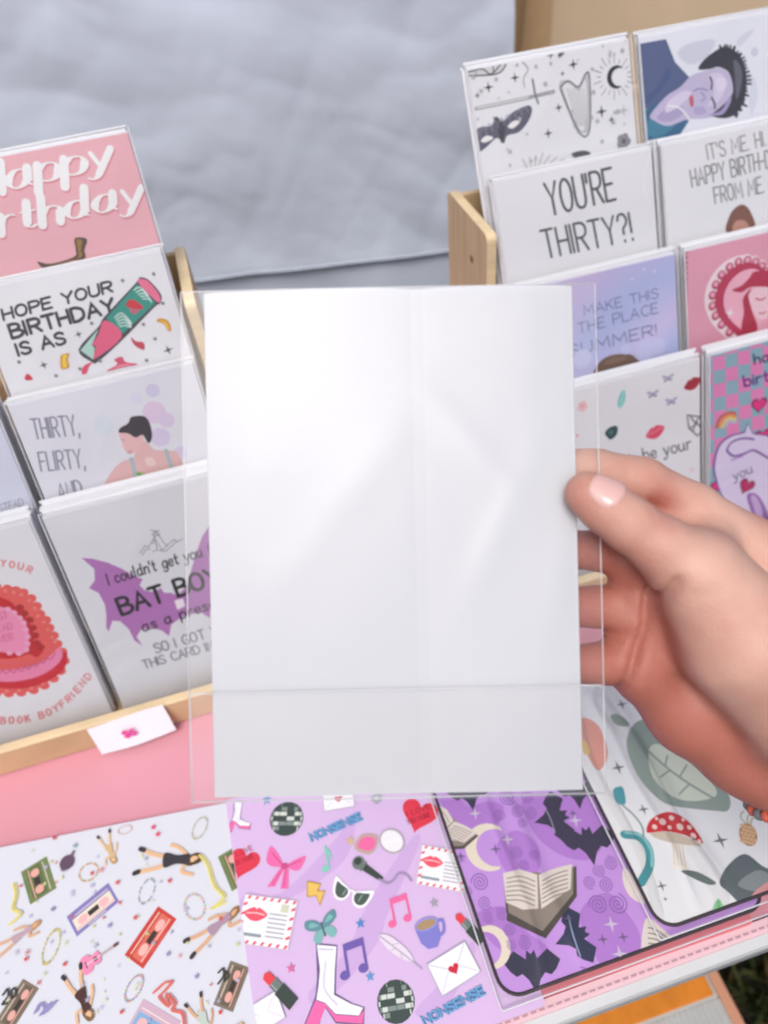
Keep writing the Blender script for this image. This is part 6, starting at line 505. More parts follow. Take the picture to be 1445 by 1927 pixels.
PINK = mat('pink_cotton', (.70, .31, .365), .85, bump=(900, .15, .0006), mottle=(5, .05))
def cloth_z(x, y):
    p = Vector((x * 5, y * 9, 1.7))
    return -.0006 + .0022 * (noise.noise(p) + .5 * noise.noise(p * 2.3 + Vector((5, 1, 0)))) + .0012 * math.sin(48 * (y + .25 * x) + 3 * noise.noise(p * .6))
cl = bmobj('tablecloth', grid_sheet(170, 80, lambda u, v: (TX0 + .01 + u * (TX1 - TX0 - .02), TY0 + .001 + v * (TY1 - TY0 + .006), min(0.0007, -.0004 + cloth_z(u * 1.6, v * .62)))), PINK, None, True)
tag(cl, 'pale pink cotton tablecloth spread over the stall table', 'tablecloth')
bm = bmesh.new()
prism(bm, [(TY0 - .0012, -.0042), (TY0 - .0012, .0008), (TY0 - .0004, .0016), (TY0 + .006, .0016), (TY0 + .006, -.0008)], 'x', TX0 + .012, TX1 - .012)
PINKH = mat('pale_pink_hem', (.78, .52, .55), .8)
bmobj('hem', bm, PINKH, cl)
bm = bmesh.new(); x = TX0 + .02
while x < TX1 - .02:
    add_box(bm, x, x + .0036, TY0 + .0008, TY0 + .0018, .0015, .0021); x += .0056
bmobj('stitching', bm, mat('mauve_thread', (.5, .3, .34), .8), cl)

FAB = mat('grey_sheet_cotton', (.585, .64, .725), .9, bump=(600, .12, .0008), mottle=(2.2, .05))
def drape(u, v, x0, x1, z0, z1, yb, seed):
    x = x0 + (x1 - x0) * u; z = z0 + (z1 - z0) * v
    p = Vector((x * 3.0 + seed, z * 3.4, seed))
    big =   .016 * noise.noise(p) + .008 * noise.noise(Vector((x * 6 + z * 5, z * 4 - x * 3, seed + 3)))
    fine = 0.0
    for k, (s1, amp) in enumerate(((6, .0030), (15, .0010), (42, .0003))):
        q = Vector(((x * .92 - z * .38) * s1 * .45, (x * .38 + z * .92) * s1 * 1.35, seed + k * 7)) + .8 * noise.noise_vector(Vector((x * 3, z * 3, seed)))
        n_ = noise.noise(q); fine += amp * (1 - 2.4 * abs(n_))
    for k, (s1, amp) in enumerate(((7, .0014), (22, .0003))):
        q = Vector(((x * .5 + z * .86) * s1 * .4, (x * .86 - z * .5) * s1 * 1.3, seed + 30 + k)) + .6 * noise.noise_vector(Vector((x * 4, z * 4, seed)))
        fine += amp * (1 - 2.6 * abs(noise.noise(q)))
    return Vector((x, yb + big + fine, z))
SH_Z = lambda x: -.035 - .11 * (x + .1) + .004 * noise.noise(Vector((x * 9, 2, 4)))
def upper(u, v):
    x = -1.1 + u * 1.535
    zb = SH_Z(x)
    p = drape(u, v, -1.1, .435, zb, .95, .80, 1.0)
    p.y -= .002 * math.exp(-((p.z - zb) / .02) ** 2)
    return p
def lower(u, v):
    p = drape(u, v, -1.1, .435, -.72, .10, .8075, 1.0)
    return p
b = bmobj('upper_backdrop_sheet', grid_sheet(260, 170, upper), FAB, None, True)
tag(b, 'pale grey cotton sheet hanging behind the stall, wrinkled, with a curved bottom edge', 'backdrop')
bm = bmesh.new(); tube(bm, [(*upper(i / 120, 0)[:2], upper(i / 120, 0).z) for i in range(121)], .0016, 6)
bmobj('hem', bm, FAB, b, True)
b = bmobj('lower_backdrop_sheet', grid_sheet(120, 60, lower), FAB, None, True)
tag(b, 'second grey sheet showing below the curved edge of the upper one', 'backdrop')

# cardboard box behind the right card rack
KR = mat('kraft_cardboard', (.66, .51, .335), .8, bump=(160, .1, .001), mottle=(6, .08))
KRD = mat('kraft_inside', (.54, .36, .19), .8, mottle=(6, .1))
t = empty('cardboard_box', 'open tan cardboard shipping box standing behind the right card rack', 'box', Matrix.Translation((.58, .98, GZ)) @ Matrix.Rotation(R(-4), 4, 'Z'))
H_ = -GZ + .42
bm = bmesh.new(); add_box(bm, 0, .62, 0, .006, 0, H_, .002); bmobj('front_panel', bm, KR, t)
bm = bmesh.new(); add_box(bm, -.006, 0, .001, .4, 0, H_, .002); bmobj('side_panel', bm, KRD, t)
bm = bmesh.new(); add_box(bm, .62, .626, .001, .4, 0, H_, .002); bmobj('side_panel', bm, KRD, t)
bm = bmesh.new(); add_box(bm, 0, .62, .4, .406, 0, H_, .002); bmobj('back_panel', bm, KR, t)
bm = bmesh.new(); prism(bm, [(-.155, H_ - .34), (-.09, H_ - .40), (-.004, H_ - .40), (-.004, H_ + .0), (-.15, H_ + .0)], 'z', 0, .006)
fl = bmobj('side_flap', bm, KRD, t)
fl.data.transform(Matrix(((1, 0, 0, 0), (0, 0, 1, -.012), (0, 1, 0, 0), (0, 0, 0, 1))))
bm = bmesh.new(); add_box(bm, .12, .62, -.0012, 0, H_ - .21, H_ - .165); bmobj('packing_tape', bm, mat('brown_tape', (.46, .32, .17), .25), t)
bm = bmesh.new(); add_box(bm, 0, .62, -.1, -.094, 0, .006)
ff = bmobj('front_flap', bm, KR, t); ff.location = (0, 0, H_ - .33)
t = empty('paper_bag', 'brown kraft paper bag squeezed between grey sheet and cardboard box', 'bag', Matrix.Translation((.435, .90, GZ)))
def bagf(u, v):
    a = 2 * math.pi * u; z = v * (-GZ + .5)
    return (.05 * (math.cos(a) * (1 + .12 * noise.noise(Vector((z * 6, u * 4, 1))))) + .012 * math.sin(z * 7), .05 * math.sin(a), z)
bmobj('bag_body', grid_sheet(28, 24, bagf), mat('brown_kraft_bag', (.40, .25, .11), .75), t, True)

# storage box under the table front
t = empty('storage_box', 'white lidded storage box with an orange band below the table front', 'box', Matrix.Translation((-.15, -.245, GZ)))
LID = mat('white_box_lid', (.45, .46, .45), .55, bump=(500, .25, .001), mottle=(20, .08))
LZ = .39
bm = bmesh.new(); add_box(bm, -.20, .385, -.14, .30, 0, LZ - .022, .012, 3); bmobj('box_body', bm, mat('clear_grey_plastic', (.40, .40, .38), .3), t)
bm = bmesh.new(); add_box(bm, -.21, .392, -.15, .31, LZ - .022, LZ, .006, 3)
bmobj('lid', bm, LID, t)
bm = bmesh.new(); add_box(bm, -.212, .375, -.026, .012, LZ + .0005, LZ + .003, .001)
bmobj('orange_band', bm, mat('orange_webbing', (.62, .20, .015), .7, bump=(300, .3, .001), mottle=(60, .12)), t)
bm = bmesh.new(); add_box(bm, .378, .389, -.13, .29, LZ + .0006, LZ + .006, .002); bmobj('lid_rim', bm, mat('peach_plastic', (.55, .27, .17), .3), t)
bm = bmesh.new(); x = -.2
while x < .38:
    add_box(bm, x, x + .0022, -.145, -.030, LZ + .0004, LZ + .0018); x += .006
bmobj('lid_rib', bm, LID, t)

# ------------------------------------------------------------------ card racks
H_CARD, W_CARD = .186, .137
LEAN = [.4776, .458, .4275, .3817]
RACK = {'r': dict(x=.2963, dy=.0524, dz=.0648, y0=0.0), 'l': dict(x=-.2362, dy=.0461, dz=.0666, y0=.0096)}
GAP = .0028
def make_rack(k, label):
    q = RACK[k]; xa = q['x'] - .1398 - .0042; xb = q['x'] + .1398 + .0042
    t = empty('card_rack', label, 'display rack', Matrix.Translation((q['x'], 0, 0)), 'wooden card racks on the table')
    xa -= q['x']; xb -= q['x']
    yb = .2565 if k == 'r' else .250
    zt = q['dz'] * 3 + .0072 + .07
    # stair profile of the side panel
    prof = [(yb, .001), (yb, zt)]
    for i in range(3, -1, -1):
        y = q['y0'] + i * q['dy'] - (.0 if i else .008); z = .0072 + i * q['dz'] + (.07 if i else .026)
        prof.append((y + .006, z))
        if i: prof.append((y + .006, z - q['dz'] + (.0 if i > 1 else .044)))
    prof.append((q['y0'] - .008 + .001, .001))
    P2 = []
    for i, p in enumerate(prof):                       # rounded outer corners
        a, b, c = Vector(prof[i - 1]), Vector(p), Vector(prof[(i + 1) % len(prof)])
        d0, d1 = (a - b), (c - b)
        if d0.length < 1e-5 or d1.length < 1e-5: continue
        rr = min(.007, d0.length * .4, d1.length * .4); s_, e_ = b + d0.normalized() * rr, b + d1.normalized() * rr
        for n_ in range(5):
            u = n_ / 4; P2.append(tuple((1 - u) ** 2 * s_ + 2 * u * (1 - u) * b + u * u * e_))
    for s, (u0, u1) in enumerate(((xa - .008, xa), (xb, xb + .008))):
        bm = bmesh.new(); side = prism(bm, P2, 'x', u0, u1)
        for f in side: f.material_index = 1
        sp = bmobj('side_panel', bm, [WOOD, WOOD_EDGE], t)
        for yy, zz in ((yb - .06, zt - .035), (yb - .06, .05), (.06, .03)):
            bm = bmesh.new()
            bmesh.ops.create_circle(bm, cap_ends=True, radius=.0032, segments=14, matrix=Matrix.Translation(((u0 - .0004) if s == 0 else (u1 + .0004), yy, zz)) @ Matrix.Rotation(R(90), 4, 'Y'))
            bmobj('peg_hole', bm, mat('dark_peg_hole', (.2, .11, .06), .7), sp)
    bm = bmesh.new(); add_box(bm, xa + .0003, xb - .0003, yb - .007, yb - .001, .002, zt - .004, .0008); bmobj('back_panel', bm, WOOD, t)
    for i in range(4):
        y = q['y0'] + i * q['dy']; z = .0072 + i * q['dz']
        y1 = min(y + q['dy'] - .004, yb - .0075) if i < 3 else yb - .0075
        bm = bmesh.new(); add_box(bm, xa + .0004, xb - .0004, y + .0005, y1, z - .006, z - .0012, .0006); bmobj('shelf', bm, WOOD, t)
        if i < 3:
            bm = bmesh.new(); add_box(bm, xa + .0004, xb - .0004, y + q['dy'] - .0035, y + q['dy'] - .0004, z - .0055, z + q['dz'] * .25, .0005); bmobj('riser', bm, WOOD, t)
    bm = bmesh.new(); add_box(bm, xa - .0076, xb + .0076, q['y0'] * 0 - .009, -.0012, .0012, .0325, .0012, 2)
    bm.normal_update()
    for f in bm.faces: f.material_index = 1 if f.calc_center_median().z > .031 else 0
    bmobj('front_rail', bm, [WOOD, WOOD_EDGE], t)
    return t
make_rack('l', 'left birch plywood card rack with the white price tag on its rail')
make_rack('r', 'right birch plywood card rack behind the hand and envelope')

# ------------------------------------------------------------------ greeting cards
def grad_mat(name, stops):
    m = bpy.data.materials.new(name); m.use_nodes = True; t = m.node_tree; p = t.nodes['Principled BSDF']; p.inputs['Roughness'].default_value = .5
    tc = t.nodes.new('ShaderNodeTexCoord'); mp = t.nodes.new('ShaderNodeMapping'); mp.inputs['Rotation'].default_value = (0, 0, R(62))
    nz = t.nodes.new('ShaderNodeTexNoise'); nz.inputs['Scale'].default_value = 14
    mx = t.nodes.new('ShaderNodeVectorMath'); mx.operation = 'MULTIPLY_ADD'; mx.inputs[1].default_value = (.05, .05, .05)
    gr = t.nodes.new('ShaderNodeMapRange'); r = t.nodes.new('ShaderNodeValToRGB'); sx = t.nodes.new('ShaderNodeSeparateXYZ')
    t.links.new(tc.outputs['Object'], mp.inputs[0]); t.links.new(tc.outputs['Object'], nz.inputs['Vector']); t.links.new(nz.outputs['Color'], mx.inputs[0]); t.links.new(mp.outputs[0], mx.inputs[2]); t.links.new(mx.outputs[0], sx.inputs[0])
    t.links.new(sx.outputs[0], gr.inputs[0]); gr.inputs[1].default_value = -.165; gr.inputs[2].default_value = .0
    t.links.new(gr.outputs[0], r.inputs[0]); t.links.new(r.outputs[0], p.inputs['Base Color'])
    cr = r.color_ramp; cr.elements[0].position = stops[0][0]; cr.elements[1].position = stops[-1][0]
    for i, (a, h) in enumerate(stops):
        e = cr.elements[0] if i == 0 else cr.elements[-1] if i == len(stops) - 1 else cr.elements.new(a)
        c = [min(.86, x / y * .8) for x, y in zip(lin(h), PAPER)]; e.color = (*c, 1)
    MATS[name] = m
    return m
FACE = {'happy': ink('#DDA6B4'), 'thirty': ink('#D6D9E8'), 'instead': ink('#CBD1E8'), 'bat': ink('#D4D8E4'), 'man': ink('#DADFF0'), 'cowgirl': ink('#D596B0'), 'checker': ink('#84A9BE'),
        'summer': grad_mat('lilac_blue_print', [(0, '#CDB4DC'), (.35, '#BBB0DE'), (.6, '#A8B4E6'), (.8, '#C6BEEA'), (1, '#A6B8E8')])}
INFO = {
'happy': 'pink card with white HAPPY BIRTHDAY lettering on the top tier', 'hope': 'white HOPE YOUR BIRTHDAY IS AS card with pink spilled bottle', 'thirty': 'lilac THIRTY, FLIRTY, AND card with woman in green top',
'instead': 'pale blue card ending in the word INSTEAD, beside the thirty flirty card', 'bat': 'pale card with purple bat reading BAT BOY', 'cake': 'cream card with red and pink heart cake and curved red lettering',
'harp': 'white card with black stars, harp, mask and crescent sun', 'man': 'pale blue card with dark haired sleeping figure in navy', 'thirty2': "white card with grey lettering YOU'RE THIRTY?!", 'itsme': "white card reading IT'S ME. HI. HAPPY BIRTH-DAY FROM ME.",
'summer': 'lilac and blue card reading MAKE THIS THE PLACE SUMMER!', 'cowgirl': 'pink card with scalloped crimson heart frame and spiral edge', 'beyour': 'white card with small lips, moths, feather and be your script', 'checker': 'pink and teal checkered happy birthday card with lilac creature'}
SLOT = {'happy': ('l', 1, 1), 'hope': ('l', 2, 1), 'thirty': ('l', 3, 1), 'bat': ('l', 4, 1), 'instead': ('l', 3, 0), 'cake': ('l', 4, 0), 'harp': ('r', 1, 0), 'man': ('r', 1, 1), 'thirty2': ('r', 2, 0), 'itsme': ('r', 2, 1), 'summer': ('r', 3, 0), 'cowgirl': ('r', 3, 1), 'beyour': ('r', 4, 0), 'checker': ('r', 4, 1)}
def slot_matrix(side, row, col):
    q = RACK[side]; a = LEAN[row - 1]
    y = q['y0'] + (4 - row) * q['dy']; z = .0072 + (4 - row) * q['dz']; x = q['x'] + (GAP if col else -GAP - W_CARD)
    # local axes: x right, y up the card, z out of its face
    M = Matrix(((1, 0, 0), (0, math.sin(a), -math.cos(a)), (0, math.cos(a), math.sin(a)))).to_4x4()
    M.translation = (x, y, z)
    return M
def sheet(name, x0, x1, y0, y1, z0, z1, m, parent, bev=.0004):
    bm = bmesh.new(); add_box(bm, x0, x1, y0, y1, z0, z1, bev, 1); return bmobj(name, bm, m, parent)
def film(name, x0, x1, y0, y1, z, parent, bow=.0008, m=FILM, seed=0, ridges=None):
    nx, ny = (70, 40) if ridges else (14, 18)
    def fn(u, v):
        e = min(u, 1 - u, v, 1 - v) * 8
        if ridges: return (x0 + (x1 - x0) * u, y0 + (y1 - y0) * v, z + min(1, e) * (bow * (.6 + .8 * noise.noise(Vector((u * 2.5, v * 3, seed)))) + sum(h_ * math.exp(-((u - c_ - s_ * v - .03 * noise.noise(Vector((v * 5, c_ * 9, 1)))) / w_) ** 2) for c_, s_, w_, h_ in ridges)))
        return (x0 + (x1 - x0) * u, y0 + (y1 - y0) * v, z + bow * min(1, e) * (.6 + .8 * noise.noise(Vector((u * 2.5, v * 3, seed)))))
    return bmobj(name, grid_sheet(nx, ny, fn), m, parent, True)
EDGE_W = mat('sleeve_edge', (.74, .75, .77), .3)
def make_card(key, i):
    side, row, col = SLOT[key]
    t = empty('greeting_card', INFO[key], 'greeting card', slot_matrix(side, row, col), 'greeting cards in clear sleeves')
    w, h = W_CARD, H_CARD
    sheet('envelope', .0014, w - .0014, .001, h - .0006, -.0024, -.0012, WHITE, t)
    sheet('card_face', .0018, w - .0018, .002, h - .0018, -.0010, -.0002, FACE.get(key, BOARD), t)
    I = Ink((2.0, w * 1000 - 2.0, -h * 1000 + 2.2, -2.0)); I.run(ART.get(key, []))
    if I.f:
        o = I.build('printed_design', t, .00002 - .0002 + .0001); o.location = (0, h, -.00012)
    f = film('plastic_sleeve', .0004, w - .0004, .0, h + .0015, .0010, t, .0010, FILM, i * 3.1)
    bm = bmesh.new()
    for p in (((.0004, 0, .0006), (.0004, h + .0015, .0006)), ((w - .0004, 0, .0006), (w - .0004, h + .0015, .0006)), ((.0004, h + .0015, .0006), (w - .0004, h + .0015, .0006))): tube(bm, p, .00045, 6)
    bmobj('sleeve_seam', bm, FILM_EDGE, t, True)
    return t
NB = {'l': [1, 2, 3, 5], 'r': [2, 3, 3, 3]}
rn = random.Random(21)
back_me = {}
def back_card(side, row, col, k, label):
    t = empty('greeting_card', label, 'greeting card', None, 'sleeved cards stacked behind the front cards')
    M = slot_matrix(side, row, col) @ Matrix.Translation((rn.uniform(-.0016, .0016), rn.uniform(-.0005, .0030) + k * .0004, -.0031 * k - .0002)) @ Matrix.Rotation(rn.uniform(-.006, .006), 4, 'Z')
    t.matrix_world = M
    if not back_me:
        a = sheet('card_face', .0015, W_CARD - .0015, .001, H_CARD - .001, -.0022, -.0006, BOARD, t); back_me['a'] = a.data
        b_ = sheet('sleeve_top', .0004, W_CARD - .0004, H_CARD - .0009, H_CARD + .0012, -.0019, -.0007, EDGE_W, t, 0); back_me['b'] = b_.data
    else:
        link('card_face', back_me['a'], None, t); link('sleeve_top', back_me['b'], None, t)
for i, key in enumerate(SLOT):
    make_card(key, i)
    side, row, col = SLOT[key]
    what = {'happy': 'the pink happy birthday card', 'hope': 'the spilled bottle card', 'thirty': 'the thirty flirty card', 'instead': 'the INSTEAD card', 'bat': 'the purple bat card', 'cake': 'the heart cake card', 'harp': 'the harp and stars card', 'man': 'the sleeping figure card', 'thirty2': "the YOU'RE THIRTY card", 'itsme': "the IT'S ME card", 'summer': 'the lilac summer card', 'cowgirl': 'the crimson heart card', 'beyour': 'the be your card', 'checker': 'the checkered creature card'}[key]
    for k in range(1, NB[side][row - 1] + 1):
        back_card(side, row, col, k, 'white sleeved card stacked behind ' + what)
# the sliver of the neighbouring white card at the left frame edge, second tier
SLOT['plain'] = ('l', 2, 0); INFO['plain'] = 'white card with grey specks at the left frame edge, second tier'
ART['plain'] = [('m', 'star4', 128, -120, 5, 0, ('#8A8C94',), 1.0), ('m', 'star4', 124, -140, 4, 0, ('#8A8C94',), 1.0), ('c', '#8A8C94', 130, -105, 1.2), ('s', '#6A6C76', .8, [(126, -90), (131, -84), (129, -78)], 1)]
make_card('plain', 30)

# price tag stuck on the left rail
t = empty('price_tag', 'small white paper price tag with pink $6 on the left rail', 'price tag', Matrix.Translation((-.2235, -.0112, .0205)) @ Matrix.Rotation(R(-5), 4, 'Y') @ Matrix.Rotation(R(78), 4, 'X'))
bmobj('tag_paper', grid_sheet(16, 4, lambda u, v: (-.031 + .062 * u, -.0155 + .028 * v, .0005 + .0035 * (1 - v) + .003 * math.sin(u * 3.1) * (1 - v) + .004 * max(0, u - .7))), WHITE, t, True)
I = Ink(); I.text('$6', (-7, -5), (4, -5), (-7.5, 4.5), '#D94A9C', .2); I.build('lettering', t, .0068)

# ------------------------------------------------------------------ printed pads on the table
def make_pad(name, label, cat, x0, x1, y0, y1, z, art, bgm, rim, rot=0.0, sleeve=True, r=.003, group='printed pads on the pink cloth'):
    cx, cy = (x0 + x1) / 2, (y0 + y1) / 2
    t = empty(name, label, cat, Matrix.Translation((cx, cy, z)) @ Matrix.Rotation(rot, 4, 'Z'), group)
    w, h = x1 - x0, y1 - y0
    bm = bmesh.new(); prism(bm, round_rect(w, h, r, 8), 'z', 0, .0016)
    bmobj('pad_body', bm, bgm, t)
    I = Ink((-w * 500 + .4, w * 500 - .4, -h * 500 + .4, h * 500 - .4)); sub = []
    def sh(p): return (p[0] - cx * 1000, p[1] - cy * 1000)
    for o in ART.get(art, []):
        if o[0] in 'ps': o = (*o[:2], [sh(p) for p in o[2]], o[3]) if o[0] == 'p' else (*o[:3], [sh(p) for p in o[3]], o[4])
        elif o[0] == 'c': o = (o[0], o[1], *sh(o[2:4]), o[4])
        elif o[0] == 't': o = (o[0], o[1], sh(o[2]), sh(o[3]), sh(o[4]), *o[5:])
        else: o = (o[0], o[1], *sh(o[2:4]), *o[4:])
        sub.append(o)
    I.run(sub)
    if I.f: I.build('printed_design', t, .00166)
    if rim:
        bm = bmesh.new(); tube(bm, [(p[0], p[1], .0012) for p in round_rect(w, h, r, 8)], .0012, 8, True); bmobj('piped_edge', bm, rim, t, True)
    if sleeve:
        film('plastic_sleeve', -w / 2 - .004, w / 2 + .004, -h / 2 - .005, h / 2 + .006, .0048 if rim else .0034, t, .0016, FILM_PAD, x0 * 40, [(.16, .02, .022, .0042), (.30, -.04, .03, .003), (.62, .05, .025, .003), (.84, -.02, .03, .0035)])
        bm = bmesh.new(); tube(bm, [(p[0], p[1], .003) for p in round_rect(w + .008, h + .010, .0005, 1)], .0005, 6, True); bmobj('sleeve_seam', bm, FILM_EDGE, t, True)
    return t
DARKP = mat('dark_piping', (.035, .025, .03), .6)
make_pad('printed_pad', 'white printed pad with cassettes, bead bracelets and tiny dancers, leftmost on the table', 'printed pad', -.352, -.150, -.2775, -.079, .0008, 'white_pad', ink('#CED3DF'), None, -.115, False)
make_pad('printed_pad', 'lilac printed pad with disco balls, boots, lipstick and NONSENSE lettering', 'printed pad', -.161, .014, -.2772, -.088, .0030, 'lilac_pad', ink('#CDB4DE'), None, 0, False)
PUR = ink('#C094E2')
make_pad('printed_pad', 'red spotted pad peeking out below the purple bat pad', 'printed pad', .012, .160, -.2735, -.10, .0012, '', ink('#D27A86'), None, -.01, False, group='pads stacked underneath')
make_pad('printed_pad', 'purple printed pad with black bats, open book, cream moons and dark piped edge', 'printed pad', -.0095, .172, -.2680, -.088, .0058, 'bat_pad', PUR, DARKP, 0, True, .013)
make_pad('printed_pad', 'white printed pad with red spotted mushroom, pinecone and teal ribbon under the hand', 'printed pad', .0985, .275, -.2625, -.086, .0110, 'white_right_pad', ink('#DFE3EA'), DARKP, 0, True, .013)

# ------------------------------------------------------------------ held envelope in its clear sleeve
D0 = .27
HELD = CAM_M @ Matrix.Translation((0, 0, -D0))
px = D0 / 1384.1
ex, ey = (740 - 722.5) * px, -(1018 - 963.5) * px
EM = HELD @ Matrix.Translation((ex, ey, 0)) @ Matrix.Rotation(R(1.25), 4, 'Z')
t = empty('sleeved_envelope', 'blank white envelope in a clear sleeve held up by the hand', 'envelope', EM)
EW, EH = .1352, .1858
ENV = mat('smooth_white_envelope', (.635, .65, .69), .55, bump=(30, .04, .002))
bm = bmesh.new(); add_box(bm, -EW / 2, EW / 2, -EH / 2, EH / 2, -.0008, .0, .0003, 1); bmobj('envelope_body', bm, ENV, t)
xs = (800 - 740) * px
bmobj('envelope_flap', grid_sheet(20, 20, lambda u, v: (xs + (EW / 2 - .0006 - xs) * u, -EH / 2 + .0004 + (EH - .0008) * v, -.0001 + .0014 * math.sin(3.14 * u) ** .5 * .6 + .0012 * (1 - u) * u * (1 + .6 * noise.noise(Vector((u * 3, v * 4, 2))))) ), ENV, t, True)
bmobj('envelope_panel', grid_sheet(20, 20, lambda u, v: (-EW / 2 + .0005 + (xs - .0030 + EW / 2 - .0005) * u, -EH / 2 + .0004 + (EH - .0008) * v, -.0001 + .0017 * math.sin(3.14 * u) ** .5 * (.7 + .5 * noise.noise(Vector((u * 2, v * 3, 8)))))), ENV, t, True)
SW, SH = .1515, .1866
CRINKLE = [(.74, .55, .045, .0006, .52, .16), (.86, -.9, .05, .00055, .66, .12), (.30, .9, .07, .0004, .55, .2), (.90, .2, .035, .0006, .40, .12), (.12, .4, .05, .0004, .2, .15), (.55, -.5, .05, .0004, .12, .1)]
def slv(z, s):
    def fn(u, v):
        e = min(u, 1 - u) * 6
        return (-SW / 2 + SW * u, -SH / 2 - .0006 + SH * v, s * (z + .0012 * min(1, e) * (.7 + .6 * noise.noise(Vector((u * 3, v * 3.4, 5 + s)))) + sum(h_ * math.exp(-((u - c_ - k_ * (v - .5)) / w_) ** 2) * math.exp(-((v - m_) / l_) ** 2) for c_, k_, w_, h_, m_, l_ in CRINKLE)))
    return fn
bmobj('clear_sleeve', grid_sheet(90, 100, slv(.0020, 1)), FILM_HELD, t, True)
yf = -EH / 2 + (1500 - 1298) * px
bmobj('sleeve_flap', grid_sheet(20, 8, lambda u, v: (-SW / 2 + .0006 + (SW - .0012) * u, -SH / 2 - .0004 + (yf + SH / 2) * v, .0042 + .0004 * math.sin(u * 9) * math.sin(3.1 * v))), FILM_HELD, t, True)
bm = bmesh.new()
hw = SW / 2; b0 = -SH / 2 - .0006; t0 = b0 + SH
tube(bm, [(-hw, b0, .0006), (-hw, t0, .0006)], .00022, 6); tube(bm, [(hw, b0, .0006), (hw, t0, .0006)], .00022, 6)
tube(bm, [(-hw, b0, .0008), (hw, b0, .0008)], .00025, 6); tube(bm, [(-hw, t0, .0008), (hw, t0, .0008)], .0002, 6)
tube(bm, [(-hw + .0008, yf - .001, .0043), (-hw + .002, yf, .0043), (hw - .002, yf, .0043), (hw - .0008, yf - .001, .0043)], .00022, 6)
tube(bm, [(-hw + .0012, b0 + .001, .0043), (-hw + .0012, yf - .002, .0043)], .00016, 6); tube(bm, [(hw - .0012, b0 + .001, .0043), (hw - .0012, yf - .002, .0043)], .00016, 6)
bmobj('sleeve_seam', bm, FILM_EDGE, t, True)

# ------------------------------------------------------------------ the hand holding the envelope (one continuous skin)
def cap(P, a, b, ra, rb):
    a = np.array(a); b = np.array(b); d = b - a
    t = np.clip(((P - a) @ d) / (d @ d), 0, 1)
    return np.linalg.norm(P - a - t[..., None] * d, axis=-1) - (ra + (rb - ra) * t)
def smin(a, b, k):
    h = np.maximum(k - np.abs(a - b), 0) / k
    return np.minimum(a, b) - h * h * k * .25
def chain(P, js, k=.003):
    D = None
    for (a, ra), (b, rb) in zip(js[:-1], js[1:]):
        c = cap(P, a, b, ra, rb); D = c if D is None else smin(D, c, k)
    return D
THUMB = [((0.0722, 0.0065, 0.0086), .0077), ((0.0785, 0.0018, 0.0096), .0085), ((0.0869, -0.0046, 0.0099), .0089), ((0.0985, -0.0125, 0.0092), .0102), ((0.1112, -0.0221, 0.0080), .0135), ((0.1302, -0.0426, 0.0040), .0185)]
INDEX = [((0.0630, 0.0160, -0.0092), .0074), ((0.0788, 0.0162, -0.0115), .0083), ((0.0994, 0.0114, -0.0150), .0096), ((0.1202, 0.0007, -0.0180), .0106), ((0.1430, -0.0150, -0.0200), .0128)]
MIDDLE = [((0.0480, -0.0138, -0.0095), .0070), ((0.0677, -0.0146, -0.0162), .0078), ((0.0849, -0.0151, -0.0185), .0078), ((0.1007, -0.0193, -0.0190), .0098)]
RING = [((0.0490, -0.0360, -0.0095), .0068), ((0.0678, -0.0370, -0.0166), .0080), ((0.0851, -0.0373, -0.0190), .0082), ((0.1011, -0.0387, -0.0200), .0098)]
LITTLE = [((0.0540, -0.0570, -0.0095), .0060), ((0.0695, -0.0588, -0.0150), .0074), ((0.0838, -0.0594, -0.0180), .0078), ((0.0997, -0.0582, -0.0190), .0100)]
PALM = [(((0.1011, -0.0206, -0.0195), .0106), ((0.1004, -0.0581, -0.0210), .0108)), (((0.0997, -0.0393, -0.0220), .0115), ((0.1540, -0.0458, -0.0230), .0165)),
        (((0.1015, -0.0615, -0.0230), .0120), ((0.1252, -0.0816, -0.0300), .0150)), (((0.1252, -0.0816, -0.0300), .0150), ((0.1497, -0.0959, -0.0340), .0185)), (((0.1497, -0.0959, -0.0340), .0185), ((0.1734, -0.1095, -0.0340), .0215)),
        (((0.1112, -0.0234, 0.0035), .0125), ((0.1302, -0.0468, 0.0020), .0200)), (((0.1302, -0.0468, 0.0020), .0200), ((0.1576, -0.0733, -0.0070), .0240)),
        (((0.1430, -0.0150, -0.0200), .0126), ((0.1776, -0.0391, -0.0200), .0190)), (((0.1776, -0.0391, -0.0200), .0190), ((0.1922, -0.0768, -0.0200), .0250)),
        (((0.1514, -0.0555, -0.0180), .0240), ((0.1788, -0.0858, -0.0220), .0270)), (((0.1788, -0.0858, -0.0220), .0270), ((0.2682, -0.1813, -0.0300), .0350)),
        (((0.1251, -0.0075, -0.0150), .0095), ((0.1194, -0.0190, -0.0020), .0110)), (((0.1069, -0.0055, -0.0160), .0085), ((0.1059, -0.0261, -0.0160), .0100))]
